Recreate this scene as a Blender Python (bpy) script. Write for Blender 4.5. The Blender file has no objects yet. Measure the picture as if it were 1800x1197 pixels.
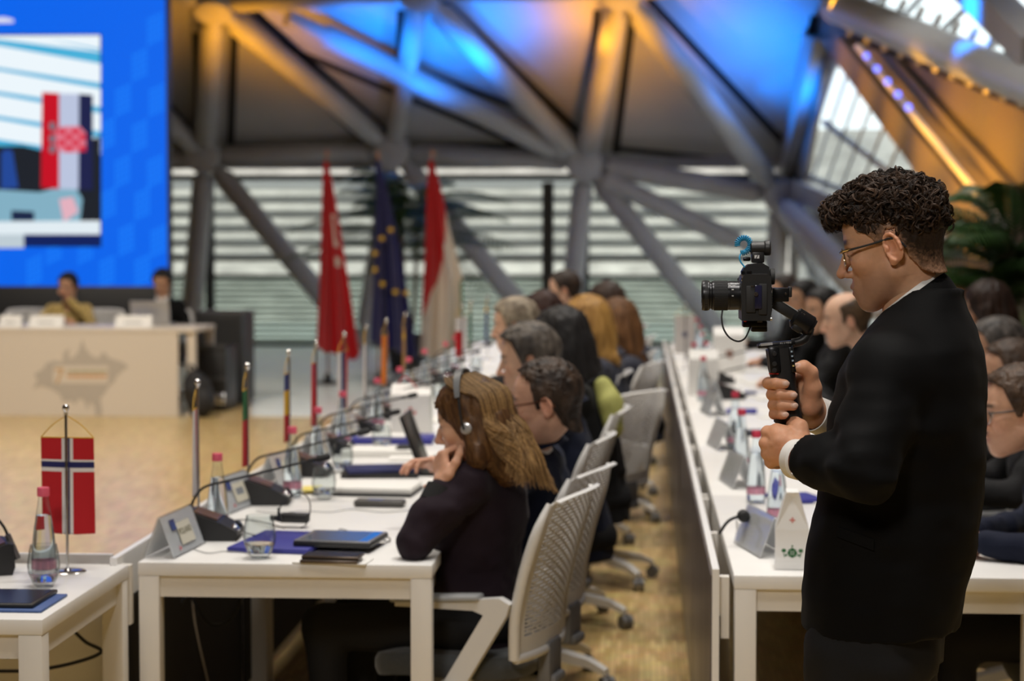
import bpy, bmesh, math, random
import numpy as np
from mathutils import Matrix, Vector, Euler

random.seed(7)
rng = np.random.default_rng(7)
SC = bpy.context.scene
COL = SC.collection
PI = math.pi
R = math.radians

# ------------------------------------------------------------------ camera, world, lights, exposure
F_PX = 3500.0
CAM = Vector((0.0, 0.0, 1.615))
YAW = math.atan(225.0 / 3500.0)
PITCH = math.atan(183.5 / 3500.0)
cam_d = bpy.data.cameras.new('camera')
cam_d.sensor_width = 36.0
cam_d.lens = 70.0
cam_d.clip_end = 200
cam_d.dof.use_dof = True
cam_d.dof.focus_distance = 3.84
cam_d.dof.aperture_fstop = 3.6
cam_d.dof.aperture_blades = 9
cam = bpy.data.objects.new('camera', cam_d)
COL.objects.link(cam)
cam.location = CAM
cam.rotation_euler = Euler((PI / 2 - PITCH, 0, YAW), 'XYZ')
SC.camera = cam
CAMR = cam.rotation_euler.to_matrix()

SC.view_settings.view_transform = 'Standard'
SC.view_settings.look = 'None'
SC.view_settings.gamma = 1.0
SC.view_settings.exposure = 0.0
SC.view_settings.use_curve_mapping = False
SC.cycles.use_denoising = True
SC.cycles.max_bounces = 8
SC.cycles.diffuse_bounces = 4
SC.cycles.glossy_bounces = 4
SC.cycles.transmission_bounces = 8
SC.cycles.transparent_max_bounces = 16
SC.cycles.sample_clamp_indirect = 4.0
SC.cycles.caustics_reflective = False

world = bpy.data.worlds.new('overcast sky')
SC.world = world
world.use_nodes = True
wb = world.node_tree.nodes['Background']
wb.inputs[0].default_value = (0.68, 0.71, 0.71, 1)
wb.inputs[1].default_value = 3.2


def area(name, loc, target, power, size, color=(1, 1, 1), spread=140, size_y=None):
    d = bpy.data.lights.new(name, 'AREA')
    d.energy = power
    d.color = color
    d.shape = 'RECTANGLE' if size_y else 'DISK'
    d.size = size
    if size_y:
        d.size_y = size_y
    d.spread = R(spread)
    o = bpy.data.objects.new(name, d)
    COL.objects.link(o)
    o.location = loc
    v = Vector(target) - Vector(loc)
    o.rotation_euler = v.to_track_quat('-Z', 'Y').to_euler()
    return o


def spot(name, loc, target, power, angle, color, blend=0.6, radius=0.06):
    d = bpy.data.lights.new(name, 'SPOT')
    d.energy = power
    d.color = color
    d.spot_size = R(angle)
    d.spot_blend = blend
    d.shadow_soft_size = radius
    o = bpy.data.objects.new(name, d)
    COL.objects.link(o)
    o.location = loc
    v = Vector(target) - Vector(loc)
    o.rotation_euler = v.to_track_quat('-Z', 'Y').to_euler()
    return o


def ray(px, py):
    v = Vector(((px - 900.0) / F_PX, -(py - 598.5) / F_PX, -1.0))
    return (CAMR @ v).normalized()


def pixY(px, py, Y):
    d = ray(px, py)
    return CAM + d * ((Y - CAM.y) / d.y)


def pixZ(px, py, Z):
    d = ray(px, py)
    return CAM + d * ((Z - CAM.z) / d.z)


def pixP(px, py, p, n):
    d = ray(px, py)
    p = Vector(p); n = Vector(n)
    return CAM + d * ((p - CAM).dot(n) / d.dot(n))


# hall lights: rows of soft downlights hung high over the tables (warm white)
LW = (1.0, 0.95, 0.885)
LS = 0.235
for k, y in enumerate((2.2, 5.4, 9.0, 13.0, 17.0)):
    area('hall_light_right', (0.75, y + 0.3, 6.6), (0.62, y + 0.1, 0.7), LS * (150 if k else 165), 0.9, LW, 80)
    area('hall_light_left', (-1.1, y + 1.2, 6.8), (-1.3, y + 1.0, 0.7), LS * (130 if k else 140), 0.9, LW, 110)
area('fill_light_back', (-1.4, -1.8, 5.0), (0.2, 4.6, 1.0), 34, 1.2, LW, 90)  # added fill from behind the viewpoint for faces and table fronts
area('stage_light', (-5.2, 12.5, 6.6), (-5.2, 15.5, 0.2), LS * 800, 1.2, (1.0, 0.9, 0.76), 110)
area('stage_light', (-3.4, 9.0, 6.6), (-3.6, 10.0, 0.2), LS * 560, 1.2, (1.0, 0.9, 0.76), 110)
BLUE = (0.0, 0.21, 1.0)
AMBER = (1.0, 0.43, 0.02)

# ------------------------------------------------------------------ materials
_M = {}


def mat(name, color, rough=0.5, metal=0.0, noise=0.0, scale=30.0, bump=0.0, bscale=200.0, spec=0.5, emit=0.0, coat=0.0, trans=0.0,
        ior=1.45, stretch=None, sheen=0.0, sss=0.0, ecol=None, vcol=None, alpha=1.0):
    if name in _M:
        return _M[name]
    m = bpy.data.materials.new(name)
    m.use_nodes = True
    nt = m.node_tree
    b = nt.nodes['Principled BSDF']
    c = tuple(color) + (1.0,)
    b.inputs['Base Color'].default_value = c
    b.inputs['Roughness'].default_value = rough
    b.inputs['Metallic'].default_value = metal
    b.inputs['Specular IOR Level'].default_value = spec
    b.inputs['Coat Weight'].default_value = coat
    b.inputs['Transmission Weight'].default_value = trans
    b.inputs['IOR'].default_value = ior
    b.inputs['Sheen Weight'].default_value = sheen
    b.inputs['Alpha'].default_value = alpha
    if sss:
        b.inputs['Subsurface Weight'].default_value = sss
        b.inputs['Subsurface Radius'].default_value = (0.012, 0.005, 0.003)
        b.inputs['Subsurface Scale'].default_value = 1.0
    if emit:
        b.inputs['Emission Color'].default_value = tuple(ecol or color) + (1.0,)
        b.inputs['Emission Strength'].default_value = emit
    tc = nt.nodes.new('ShaderNodeTexCoord')
    src = tc.outputs['Object']
    if stretch:
        mp = nt.nodes.new('ShaderNodeMapping')
        mp.inputs['Scale'].default_value = stretch
        nt.links.new(src, mp.inputs['Vector'])
        src = mp.outputs['Vector']
    base = None
    if vcol:
        vc = nt.nodes.new('ShaderNodeVertexColor')
        vc.layer_name = vcol
        base = vc.outputs['Color']
        nt.links.new(base, b.inputs['Base Color'])
    if noise:
        n = nt.nodes.new('ShaderNodeTexNoise')
        n.inputs['Scale'].default_value = scale
        n.inputs['Detail'].default_value = 4
        nt.links.new(src, n.inputs['Vector'])
        rp = nt.nodes.new('ShaderNodeMapRange')
        rp.inputs['From Min'].default_value = 0.3
        rp.inputs['From Max'].default_value = 0.7
        rp.inputs['To Min'].default_value = 1.0 - noise
        rp.inputs['To Max'].default_value = 1.0 + noise
        nt.links.new(n.outputs['Fac'], rp.inputs['Value'])
        mx = nt.nodes.new('ShaderNodeVectorMath')
        mx.operation = 'SCALE'
        if base is not None:
            nt.links.new(base, mx.inputs[0])
        else:
            mx.inputs[0].default_value = color
        nt.links.new(rp.outputs['Result'], mx.inputs['Scale'])
        nt.links.new(mx.outputs['Vector'], b.inputs['Base Color'])
    if bump:
        n2 = nt.nodes.new('ShaderNodeTexNoise')
        n2.inputs['Scale'].default_value = bscale
        n2.inputs['Detail'].default_value = 3
        nt.links.new(src, n2.inputs['Vector'])
        bp = nt.nodes.new('ShaderNodeBump')
        bp.inputs['Strength'].default_value = bump
        bp.inputs['Distance'].default_value = 0.002
        nt.links.new(n2.outputs['Fac'], bp.inputs['Height'])
        nt.links.new(bp.outputs['Normal'], b.inputs['Normal'])
    _M[name] = m
    return m


def thin_glass(name, tint=(1, 1, 1), gloss=0.02, edge=0.9, refl=0.55):
    if name in _M:
        return _M[name]
    m = bpy.data.materials.new(name)
    m.use_nodes = True
    nt = m.node_tree
    for n in list(nt.nodes):
        if n.type != 'OUTPUT_MATERIAL':
            nt.nodes.remove(n)
    out = [n for n in nt.nodes if n.type == 'OUTPUT_MATERIAL'][0]
    tr = nt.nodes.new('ShaderNodeBsdfTransparent')
    gl = nt.nodes.new('ShaderNodeBsdfGlossy')
    gl.inputs['Roughness'].default_value = gloss
    lw = nt.nodes.new('ShaderNodeLayerWeight')
    lw.inputs['Blend'].default_value = 0.5
    pw = nt.nodes.new('ShaderNodeMath'); pw.operation = 'POWER'; pw.inputs[1].default_value = 3.5
    nt.links.new(lw.outputs['Facing'], pw.inputs[0])
    fr = nt.nodes.new('ShaderNodeMath'); fr.operation = 'MULTIPLY_ADD'
    fr.inputs[1].default_value = refl; fr.inputs[2].default_value = 0.035
    nt.links.new(pw.outputs['Value'], fr.inputs[0])
    # longer path through the glass at grazing angles: deeper tint
    tm = nt.nodes.new('ShaderNodeMix'); tm.data_type = 'RGBA'
    tm.inputs['A'].default_value = tuple(tint) + (1,)
    tm.inputs['B'].default_value = tuple(c * edge for c in tint) + (1,)
    nt.links.new(pw.outputs['Value'], tm.inputs['Factor'])
    nt.links.new(tm.outputs['Result'], tr.inputs['Color'])
    mx = nt.nodes.new('ShaderNodeMixShader')
    nt.links.new(fr.outputs['Value'], mx.inputs['Fac'])
    nt.links.new(tr.outputs['BSDF'], mx.inputs[1])
    nt.links.new(gl.outputs['BSDF'], mx.inputs[2])
    nt.links.new(mx.outputs['Shader'], out.inputs['Surface'])
    _M[name] = m
    return m


def lin(r, g, b):
    f = lambda c: (c / 255 / 12.92) if c / 255 <= 0.04045 else ((c / 255 + 0.055) / 1.055) ** 2.4
    return (f(r), f(g), f(b))


# ------------------------------------------------------------------ mesh building
def frame(axis):
    a = Vector(axis).normalized()
    h = Vector((0, 0, 1)) if abs(a.z) < 0.9 else Vector((1, 0, 0))
    u = a.cross(h).normalized()
    v = a.cross(u).normalized()
    return a, u, v


class MB:
    def __init__(s):
        s.v = []; s.f = []; s.mi = []; s.m = 0

    def mat(s, i):
        s.m = i
        return s

    def add(s, vs, fs, M=None):
        o = len(s.v)
        if M is not None:
            vs = [M @ Vector(v) for v in vs]
        s.v += [tuple(v) for v in vs]
        for f in fs:
            s.f.append(tuple(o + i for i in f)); s.mi.append(s.m)
        return s

    def box(s, c, size, rot=None, bev=0.0, seg=2):
        M = Matrix.Translation(Vector(c))
        if rot is not None:
            M = M @ (rot.to_4x4() if isinstance(rot, Matrix) else Euler(rot).to_matrix().to_4x4())
        x, y, z = (k / 2 for k in size)
        if bev <= 0:
            vs = [(-x, -y, -z), (x, -y, -z), (x, y, -z), (-x, y, -z), (-x, -y, z), (x, -y, z), (x, y, z), (-x, y, z)]
            fs = [(0, 3, 2, 1), (4, 5, 6, 7), (0, 1, 5, 4), (1, 2, 6, 5), (2, 3, 7, 6), (3, 0, 4, 7)]
            return s.add(vs, fs, M)
        bm = bmesh.new()
        bmesh.ops.create_cube(bm, size=1.0)
        for v in bm.verts:
            v.co = Vector((v.co.x * size[0], v.co.y * size[1], v.co.z * size[2]))
        bmesh.ops.bevel(bm, geom=bm.edges[:], offset=min(bev, min(size) * 0.49), segments=seg, affect='EDGES', profile=0.5)
        bm.verts.index_update()
        vs = [v.co.copy() for v in bm.verts]
        fs = [tuple(v.index for v in f.verts) for f in bm.faces]
        bm.free()
        return s.add(vs, fs, M)

    def cone(s, p0, p1, r0, r1=None, n=16, cap=True):
        r1 = r0 if r1 is None else r1
        p0 = Vector(p0); p1 = Vector(p1)
        a, u, v = frame(p1 - p0)
        vs = []
        for p, r in ((p0, r0), (p1, r1)):
            for k in range(n):
                t = 2 * PI * k / n
                vs.append(p + (u * math.cos(t) + v * math.sin(t)) * r)
        fs = [(k, (k + 1) % n, n + (k + 1) % n, n + k) for k in range(n)]
        if cap:
            fs += [tuple(range(n))[::-1], tuple(range(n, 2 * n))]
        return s.add(vs, fs)

    def tube(s, pts, r, n=8, cap=True, closed=False):
        pts = [Vector(p) for p in pts]
        N = len(pts)
        rs = r if isinstance(r, (list, tuple)) else [r] * N
        vs = []
        up = None
        for i in range(N):
            if closed:
                t = pts[(i + 1) % N] - pts[i - 1]
            else:
                t = pts[min(i + 1, N - 1)] - pts[max(i - 1, 0)]
            t.normalize()
            if up is None:
                _, up, _ = frame(t)
            up = (up - t * up.dot(t))
            if up.length < 1e-6:
                _, up, _ = frame(t)
            up.normalize()
            w = t.cross(up)
            for k in range(n):
                a = 2 * PI * k / n
                vs.append(pts[i] + (up * math.cos(a) + w * math.sin(a)) * rs[i])
        fs = []
        for i in range(N if closed else N - 1):
            j = (i + 1) % N
            for k in range(n):
                fs.append((i * n + k, i * n + (k + 1) % n, j * n + (k + 1) % n, j * n + k))
        if cap and not closed:
            fs += [tuple(range(n))[::-1], tuple(range((N - 1) * n, N * n))]
        return s.add(vs, fs)

    def lathe(s, prof, n=24, c=(0, 0, 0), axis=(0, 0, 1), ell=(1, 1), cap=True):
        a, u, v = frame(axis)
        c = Vector(c)
        vs = []
        for r, z in prof:
            for k in range(n):
                t = 2 * PI * k / n
                vs.append(c + a * z + u * (r * math.cos(t) * ell[0]) + v * (r * math.sin(t) * ell[1]))
        fs = []
        for i in range(len(prof) - 1):
            for k in range(n):
                fs.append((i * n + k, (i + 1) * n + k, (i + 1) * n + (k + 1) % n, i * n + (k + 1) % n))
        if cap:
            if prof[0][0] > 1e-6:
                fs.append(tuple(range(n)))
            if prof[-1][0] > 1e-6:
                fs.append(tuple(range((len(prof) - 1) * n, len(prof) * n))[::-1])
        return s.add(vs, fs)

    def ball(s, c, r, n=16, m=10, M=None):
        r = (r, r, r) if not isinstance(r, (tuple, list)) else r
        vs = [(0, 0, r[2])]
        for i in range(1, m):
            t = PI * i / m
            for k in range(n):
                p = 2 * PI * k / n
                vs.append((r[0] * math.sin(t) * math.cos(p), r[1] * math.sin(t) * math.sin(p), r[2] * math.cos(t)))
        vs.append((0, 0, -r[2]))
        fs = [(0, 1 + k, 1 + (k + 1) % n) for k in range(n)]
        for i in range(m - 2):
            for k in range(n):
                a = 1 + i * n
                fs.append((a + k, a + n + k, a + n + (k + 1) % n, a + (k + 1) % n))
        a = 1 + (m - 2) * n
        L = len(vs) - 1
        fs += [(L, a + (k + 1) % n, a + k) for k in range(n)]
        T = Matrix.Translation(Vector(c))
        if M is not None:
            T = T @ M.to_4x4()
        return s.add(vs, fs, T)

    def prism(s, poly, d, M=None):
        """poly: 2-D outline in the local xy plane, extruded to +z by d"""
        n = len(poly)
        vs = [(x, y, 0) for x, y in poly] + [(x, y, d) for x, y in poly]
        fs = [tuple(range(n))[::-1], tuple(range(n, 2 * n))] + [(k, (k + 1) % n, n + (k + 1) % n, n + k) for k in range(n)]
        return s.add(vs, fs, M)

    def slab(s, pts, d):
        """planar 3-D outline, given thickness along vector d"""
        n = len(pts)
        d = Vector(d)
        vs = [Vector(p) for p in pts] + [Vector(p) + d for p in pts]
        fs = [tuple(range(n))[::-1], tuple(range(n, 2 * n))] + [(k, (k + 1) % n, n + (k + 1) % n, n + k) for k in range(n)]
        return s.add(vs, fs)

    def build(s, name, mats, parent=None, smooth=40, world=False):
        me = bpy.data.meshes.new(name)
        me.from_pydata(s.v, [], s.f)
        for m in (mats if isinstance(mats, (list, tuple)) else [mats]):
            me.materials.append(m)
        if any(s.mi):
            me.polygons.foreach_set('material_index', s.mi)
        bm = bmesh.new(); bm.from_mesh(me)
        bmesh.ops.recalc_face_normals(bm, faces=bm.faces)
        bm.to_mesh(me); bm.free()
        if smooth:
            me.polygons.foreach_set('use_smooth', [True] * len(me.polygons))
            me.set_sharp_from_angle(angle=R(smooth))
        return link(name, me, parent, world)


def pmatrix(p):
    M = Matrix.Translation(p.location) @ p.rotation_euler.to_matrix().to_4x4()
    if p.parent:
        M = pmatrix(p.parent) @ p.matrix_parent_inverse @ M
    return M


def link(name, me, parent=None, world=False):
    o = bpy.data.objects.new(name, me)
    COL.objects.link(o)
    if parent is not None:
        o.parent = parent
        if world:
            o.matrix_parent_inverse = pmatrix(parent).inverted()
    return o


def npmesh(name, V, Fq, mats, parent=None, world=False, smooth=True, tris=None, vcol=None):
    """mesh from numpy arrays: Fq (n,4) quads, tris (n,3)"""
    me = bpy.data.meshes.new(name)
    V = np.asarray(V, dtype=np.float32)
    nq = 0 if Fq is None else len(Fq)
    nt_ = 0 if tris is None else len(tris)
    idx = []
    if nq:
        idx.append(np.asarray(Fq).ravel())
    if nt_:
        idx.append(np.asarray(tris).ravel())
    idx = np.concatenate(idx).astype(np.int32)
    me.vertices.add(len(V)); me.vertices.foreach_set('co', V.ravel())
    me.loops.add(len(idx)); me.loops.foreach_set('vertex_index', idx)
    me.polygons.add(nq + nt_)
    st = np.concatenate([np.arange(nq) * 4, nq * 4 + np.arange(nt_) * 3]).astype(np.int32)
    me.polygons.foreach_set('loop_start', st)
    me.update(calc_edges=True)
    me.validate()
    if smooth:
        me.polygons.foreach_set('use_smooth', np.ones(len(me.polygons), dtype=bool))
    for m in (mats if isinstance(mats, (list, tuple)) else [mats]):
        me.materials.append(m)
    if vcol is not None:
        ca = me.color_attributes.new('Col', 'FLOAT_COLOR', 'POINT')
        c4 = np.ones((len(V), 4), dtype=np.float32); c4[:, :3] = vcol
        ca.data.foreach_set('color', c4.ravel())
    return link(name, me, parent, world)


def tag(o, label=None, cat=None, group=None, kind=None):
    if label: o['label'] = label
    if cat: o['category'] = cat
    if group: o['group'] = group
    if kind: o['kind'] = kind
    return o


def thing(name, label, cat, loc=(0, 0, 0), rz=0.0, group=None):
    o = bpy.data.objects.new(name, None)
    COL.objects.link(o)
    o.empty_display_size = 0.1
    o.location = loc
    o.rotation_euler = (0, 0, rz)
    return tag(o, label, cat, group)


def dup(root, loc, rz=None, label=None, group=None, scale=None):
    r = root.copy(); COL.objects.link(r)
    r.location = loc
    if rz is not None: r.rotation_euler = (0, 0, rz)
    if label: r['label'] = label
    if group: r['group'] = group
    if scale: r.scale = scale
    for ch in list(root.children):
        c = ch.copy(); COL.objects.link(c); c.parent = r; c.matrix_parent_inverse = ch.matrix_parent_inverse.copy()
        for g in list(ch.children):
            d = g.copy(); COL.objects.link(d); d.parent = c; d.matrix_parent_inverse = g.matrix_parent_inverse.copy()
    return r


def struct(o):
    o['kind'] = 'structure'
    return o


def bez(pts, n=24):
    """Catmull-Rom through points"""
    P = [Vector(p) for p in pts]
    P = [P[0] * 2 - P[1]] + P + [P[-1] * 2 - P[-2]]
    out = []
    seg = len(P) - 3
    for i in range(seg):
        for k in range(n):
            t = k / n
            a, b, c, d = P[i:i + 4]
            out.append(0.5 * ((2 * b) + (c - a) * t + (2 * a - 5 * b + 4 * c - d) * t * t + (3 * b - a - 3 * c + d) * t ** 3))
    out.append(P[-2])
    return out


def text_mesh(txt, size, depth=0.0):
    """lettering as mesh data in the local xy plane, centred"""
    cu = bpy.data.curves.new('lettering', 'FONT')
    cu.body = txt; cu.size = size; cu.align_x = 'CENTER'; cu.align_y = 'CENTER'; cu.extrude = depth
    o = bpy.data.objects.new('lettering', cu)
    COL.objects.link(o)
    dg = bpy.context.evaluated_depsgraph_get()
    me = bpy.data.meshes.new_from_object(o.evaluated_get(dg))
    bpy.data.objects.remove(o)
    return me


def place_text(txt, size, m, M, parent, name='lettering', depth=0.0003, world=False):
    me = text_mesh(txt, size, depth)
    me.transform(M)
    me.materials.clear(); me.materials.append(m)
    return link(name, me, parent, world)
# ------------------------------------------------------------------ shared materials
WHITE = mat('white laminate', (0.80, 0.79, 0.77), 0.38, noise=0.02, scale=8)
WHITE_EDGE = mat('white table metal', (0.74, 0.71, 0.66), 0.45)
PANEL_DARK = mat('taupe panel', (0.135, 0.115, 0.115), 0.35, noise=0.25, scale=9, stretch=(1, 1.0, 0.02))
CHAIRM = mat('light grey chair plastic', (0.68, 0.67, 0.655), 0.42, bump=0.05, bscale=400)
CHAIRD = mat('dark grey chair plastic', (0.16, 0.16, 0.165), 0.5)
ARMPAD = mat('grey arm pad', (0.30, 0.31, 0.32), 0.55)
SEATM = mat('charcoal seat fabric', (0.045, 0.05, 0.055), 0.85, noise=0.2, scale=250, sheen=0.3)
BLACKP = mat('black plastic', (0.018, 0.018, 0.019), 0.42, bump=0.04, bscale=600)
BLACKM = mat('black satin metal', (0.02, 0.02, 0.022), 0.3, metal=0.6)
BLACKR = mat('black rubber', (0.02, 0.02, 0.021), 0.7)
CHROME = mat('polished chrome', (0.72, 0.72, 0.72), 0.16, metal=1.0)
GOLD = mat('gold metal', (0.83, 0.62, 0.32), 0.22, metal=1.0)
STEELG = mat('grey painted steel', (0.38, 0.355, 0.345), 0.55, noise=0.06, scale=3)
CEILM = mat('ceiling panel', (0.42, 0.395, 0.38), 0.5, noise=0.05, scale=1.2)
JOINT_SHADE = mat('joint and beam shade', (0.02, 0.018, 0.017), 0.8)
WALLG = mat('warm grey wall', (0.22, 0.19, 0.17), 0.6, noise=0.05, scale=2)
DARKF = mat('dark window frame', (0.05, 0.05, 0.052), 0.5)
LOUV = mat('aluminium louvre', (0.55, 0.54, 0.52), 0.5, noise=0.12, scale=3, stretch=(0.4, 1, 6))
GLASSW = thin_glass('window glass', (0.95, 0.98, 0.97))
FROST = thin_glass('green balustrade glass', (0.74, 0.81, 0.78), 0.15)
CARD = mat('white card', (0.82, 0.81, 0.79), 0.6)


def parquet():
    m = bpy.data.materials.new('oak parquet')
    m.use_nodes = True
    nt = m.node_tree
    b = nt.nodes['Principled BSDF']
    tc = nt.nodes.new('ShaderNodeTexCoord')
    mp = nt.nodes.new('ShaderNodeMapping')
    mp.inputs['Rotation'].default_value = (0, 0, R(90))
    nt.links.new(tc.outputs['Object'], mp.inputs['Vector'])
    br = nt.nodes.new('ShaderNodeTexBrick')
    br.inputs['Color1'].default_value = (0.41, 0.275, 0.10, 1)
    br.inputs['Color2'].default_value = (0.62, 0.45, 0.20, 1)
    br.inputs['Mortar'].default_value = (0.30, 0.19, 0.09, 1)
    br.inputs['Scale'].default_value = 1.0
    br.inputs['Mortar Size'].default_value = 0.0012
    br.inputs['Brick Width'].default_value = 0.16
    br.inputs['Row Height'].default_value = 0.022
    br.inputs['Bias'].default_value = 0.05
    nt.links.new(mp.outputs['Vector'], br.inputs['Vector'])
    n = nt.nodes.new('ShaderNodeTexNoise')
    n.inputs['Scale'].default_value = 14
    nt.links.new(mp.outputs['Vector'], n.inputs['Vector'])
    mx = nt.nodes.new('ShaderNodeMix'); mx.data_type = 'RGBA'; mx.blend_type = 'OVERLAY'
    mx.inputs['Factor'].default_value = 0.25
    nt.links.new(br.outputs['Color'], mx.inputs['A'])
    nt.links.new(n.outputs['Color'], mx.inputs['B'])
    nt.links.new(mx.outputs['Result'], b.inputs['Base Color'])
    b.inputs['Roughness'].default_value = 0.34
    b.inputs['Specular IOR Level'].default_value = 0.45
    b.inputs['Coat Weight'].default_value = 0.25
    b.inputs['Coat Roughness'].default_value = 0.22
    return m


# ------------------------------------------------------------------ the hall
YF = 29.0           # glazed far wall
ZE = 2.72           # eave height over it
SLOPE = 0.577
CP = (0, YF, ZE)
CN = Vector((0, SLOPE, 1)).normalized()
XL, XR0, XR1 = -14.0, 2.15, 3.35       # left wall, right wall at the far and near end
YB = -3.0
YT = 20.0
ZT = ZE + SLOPE * (YF - YT)

fl = MB().box((-4.8, 13.0, -0.05), (20.0, 34.0, 0.1))
struct(fl.build('floor', parquet()))
fs_ = MB().slab([(-3.48, 17.6, 0.0), (-2.75, 17.6, 0.0), (-2.6, 21.0, 0.0), (0.0, 23.5, 0.0), (2.1, 23.5, 0.0), (2.1, 28.85, 0.0), (-5.7, 28.85, 0.0)], (0, 0, 0.006))
struct(fs_.build('floor_2', mat('pale floor reflection', (0.84, 0.86, 0.85), 0.22, noise=0.05, scale=3)))  # pale inlay paints the window reflection onto the far floor

# right wall runs from (2.15, 29) towards the camera side, slightly opening
SP = Vector((XR0, YF, 0))
SD = Vector((3.0 - XR0, 13.0 - YF, 0)).normalized()
SN = Vector((-SD.y, SD.x, 0))
if SN.x > 0: SN = -SN                      # points into the room (-X)


def side(px, py, off=0.0):
    return pixP(px, py, SP + SN * off, SN)


def ceil(px, py, off=0.0):
    """point on the sloping ceiling, off metres below it"""
    return pixP(px, py, Vector(CP) - CN * off, CN)


c1 = MB()
xr = lambda y: XR0 + (YF - y) * 0.85 / 16 + 0.06
c1.slab([(XL, YF, ZE), (xr(YF), YF, ZE), (xr(YT), YT, ZT), (XL, YT, ZT)], CN * 0.12)
c1.slab([(XL, YT, ZT), (xr(YT), YT, ZT), (xr(YB), YB, ZT), (XL, YB, ZT)], (0, 0, 0.12))
struct(c1.build('ceiling', CEILM))
struct(MB().box((XL - 0.1, 13, 4), (0.2, 33, 8.4)).build('wall_left', WALLG))
struct(MB().box((-4.8, YB - 0.1, 4), (20, 0.2, 8.4)).build('wall_back', WALLG))

# ------------------------------------------------------------------ far glazed wall: five bays
NX = [-14.0, -11.8, -9.07, -6.32, -3.58, -0.80, 2.10]
eave = MB().box(((XL + XR0) / 2, YF + 0.05, ZE + 0.10), (XR0 - XL, 0.3, 0.44))
struct(eave.build('trim_1', STEELG))
for i in range(len(NX) - 1):
    x0, x1 = NX[i], NX[i + 1]
    w = x1 - x0
    xc = (x0 + x1) / 2
    g = struct(MB().box((xc, YF + 0.05, 1.77), (w - 0.08, 0.012, 1.46)).build('window_%d' % (i + 1), GLASSW))
    f = MB()
    f.box((xc, YF, 2.47), (w, 0.14, 0.09))
    f.box((xc, YF - 0.02, 1.02), (w, 0.12, 0.07))
    f.box((xc, YF - 0.02, 0.03), (w, 0.16, 0.07))
    f.box((x0 + 0.03, YF, 1.24), (0.06, 0.12, 2.46))
    f.box((x1 - 0.03, YF, 1.24), (0.06, 0.12, 2.46))
    f.box((xc, YF - 0.02, 1.28), (w, 0.06, 0.05))
    f.build('window_frame', DARKF, g)
    lv = MB()
    for k in range(6):
        z = 1.30 + k * 0.215
        lv.box((xc, YF + 0.42, z), (w, 0.17, 0.012), rot=(R(48), 0, 0))
    lv.build('louvre', LOUV, g)
    p = MB()
    p.box((xc, YF + 0.06, 0.52), (w - 0.06, 0.014, 0.96))
    p.build('lower_pane', FROST, g)
    pl = MB()
    for k in range(11):
        pl.box((xc, YF + 0.35, 0.08 + k * 0.085), (w, 0.05, 0.008), rot=(R(55), 0, 0))
    pl.build('lower_louvre', LOUV, g)
# terrace and hedge strip outside
struct(MB().box((-5, 34, -0.12), (26, 9, 0.1)).build('terrace_ground', mat('pale terrace', (0.5, 0.5, 0.47), 0.8, noise=0.1, scale=2)))
struct(MB().box((-5, 39.5, 1.6), (30, 0.3, 4.2)).build('wall_opposite', mat('pale brick facade', (0.56, 0.52, 0.47), 0.8, noise=0.3, scale=1.4, stretch=(1, 1, 4))))

# ------------------------------------------------------------------ steel roof frame
OFF = 0.30
node_px = {'A': (360, 272), 'B': (692, 264), 'C': (1028, 287), 'D': (1372, 345), 'E': (375, 8), 'F': (738, -14), 'G': (1092, -18), 'H': (1440, -30)}
low = {}
for k in 'ABCD':
    low[k] = pixY(node_px[k][0], node_px[k][1], YF - 0.55)
up = {k: ceil(*node_px[k], OFF) for k in 'EFGH'}
ND = {**low, **up}
trim_n = [1]


def trim(mb, m):
    trim_n[0] += 1
    return struct(mb.build('trim_%d' % trim_n[0], m))


def beam(p, q, r=0.15):
    p = Vector(p); q = Vector(q)
    d = (q - p).normalized()
    L = (q - p).length
    mb = MB()
    # tapered ends, thick middle, as the cast members have
    t = 0.10
    mb.tube([p, p + d * t * L, p + d * (t + 0.02) * L, q - d * (t + 0.02) * L, q - d * t * L, q],
            [r * 0.62, r * 0.66, r, r, r * 0.66, r * 0.62], 14)
    return trim(mb, STEELG)


def node(p, r=0.25, n=CN):
    mb = MB()
    mb.lathe([(r * 0.55, -0.17), (r * 0.94, -0.15), (r, -0.12), (r, 0.12), (r * 0.94, 0.15), (r * 0.55, 0.17)], 28, p, n)
    return trim(mb, STEELG)


for k in 'ABCD':
    node(ND[k] - Vector((0, 0.16, 0)), 0.25, Vector((0, 1, 0.25)))
for k in 'EFG':
    node(ND[k], 0.25, CN)
beam(ND['E'], ND['A'], 0.16)
beam(ND['F'], ND['B'], 0.14)
beam(ND['G'], ND['C'], 0.17)
beam(ND['E'], ND['B'], 0.16)
beam(ceil(505, 30, OFF), ND['C'], 0.16)
beam(ND['F'], ND['C'], 0.16)
beam(ND['G'], ND['D'], 0.17)
beam(ND['E'], ceil(250, -40, OFF), 0.13)
beam(ND['A'], ceil(245, 165, OFF), 0.15)
beam(ND['E'], ND['F'], 0.12)
beam(ND['F'], ND['G'], 0.12)
beam(ND['G'], ND['H'], 0.12)
beam(ND['C'], ND['D'] + Vector((0, 0, 0.0)), 0.15)
beam(ND['A'], ND['B'], 0.13)
beam(ND['B'], ND['C'], 0.13)
beam(ND['A'], ND['A'] + Vector((-2.75, 0, -0.1)), 0.13)
# dark strips: ceiling panel joints, with the shade beside each member painted in
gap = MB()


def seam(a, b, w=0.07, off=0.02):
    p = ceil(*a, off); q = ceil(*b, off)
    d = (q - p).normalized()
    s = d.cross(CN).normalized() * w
    gap.slab([p - s, q - s, q + s, p + s], CN * 0.02)


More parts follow.
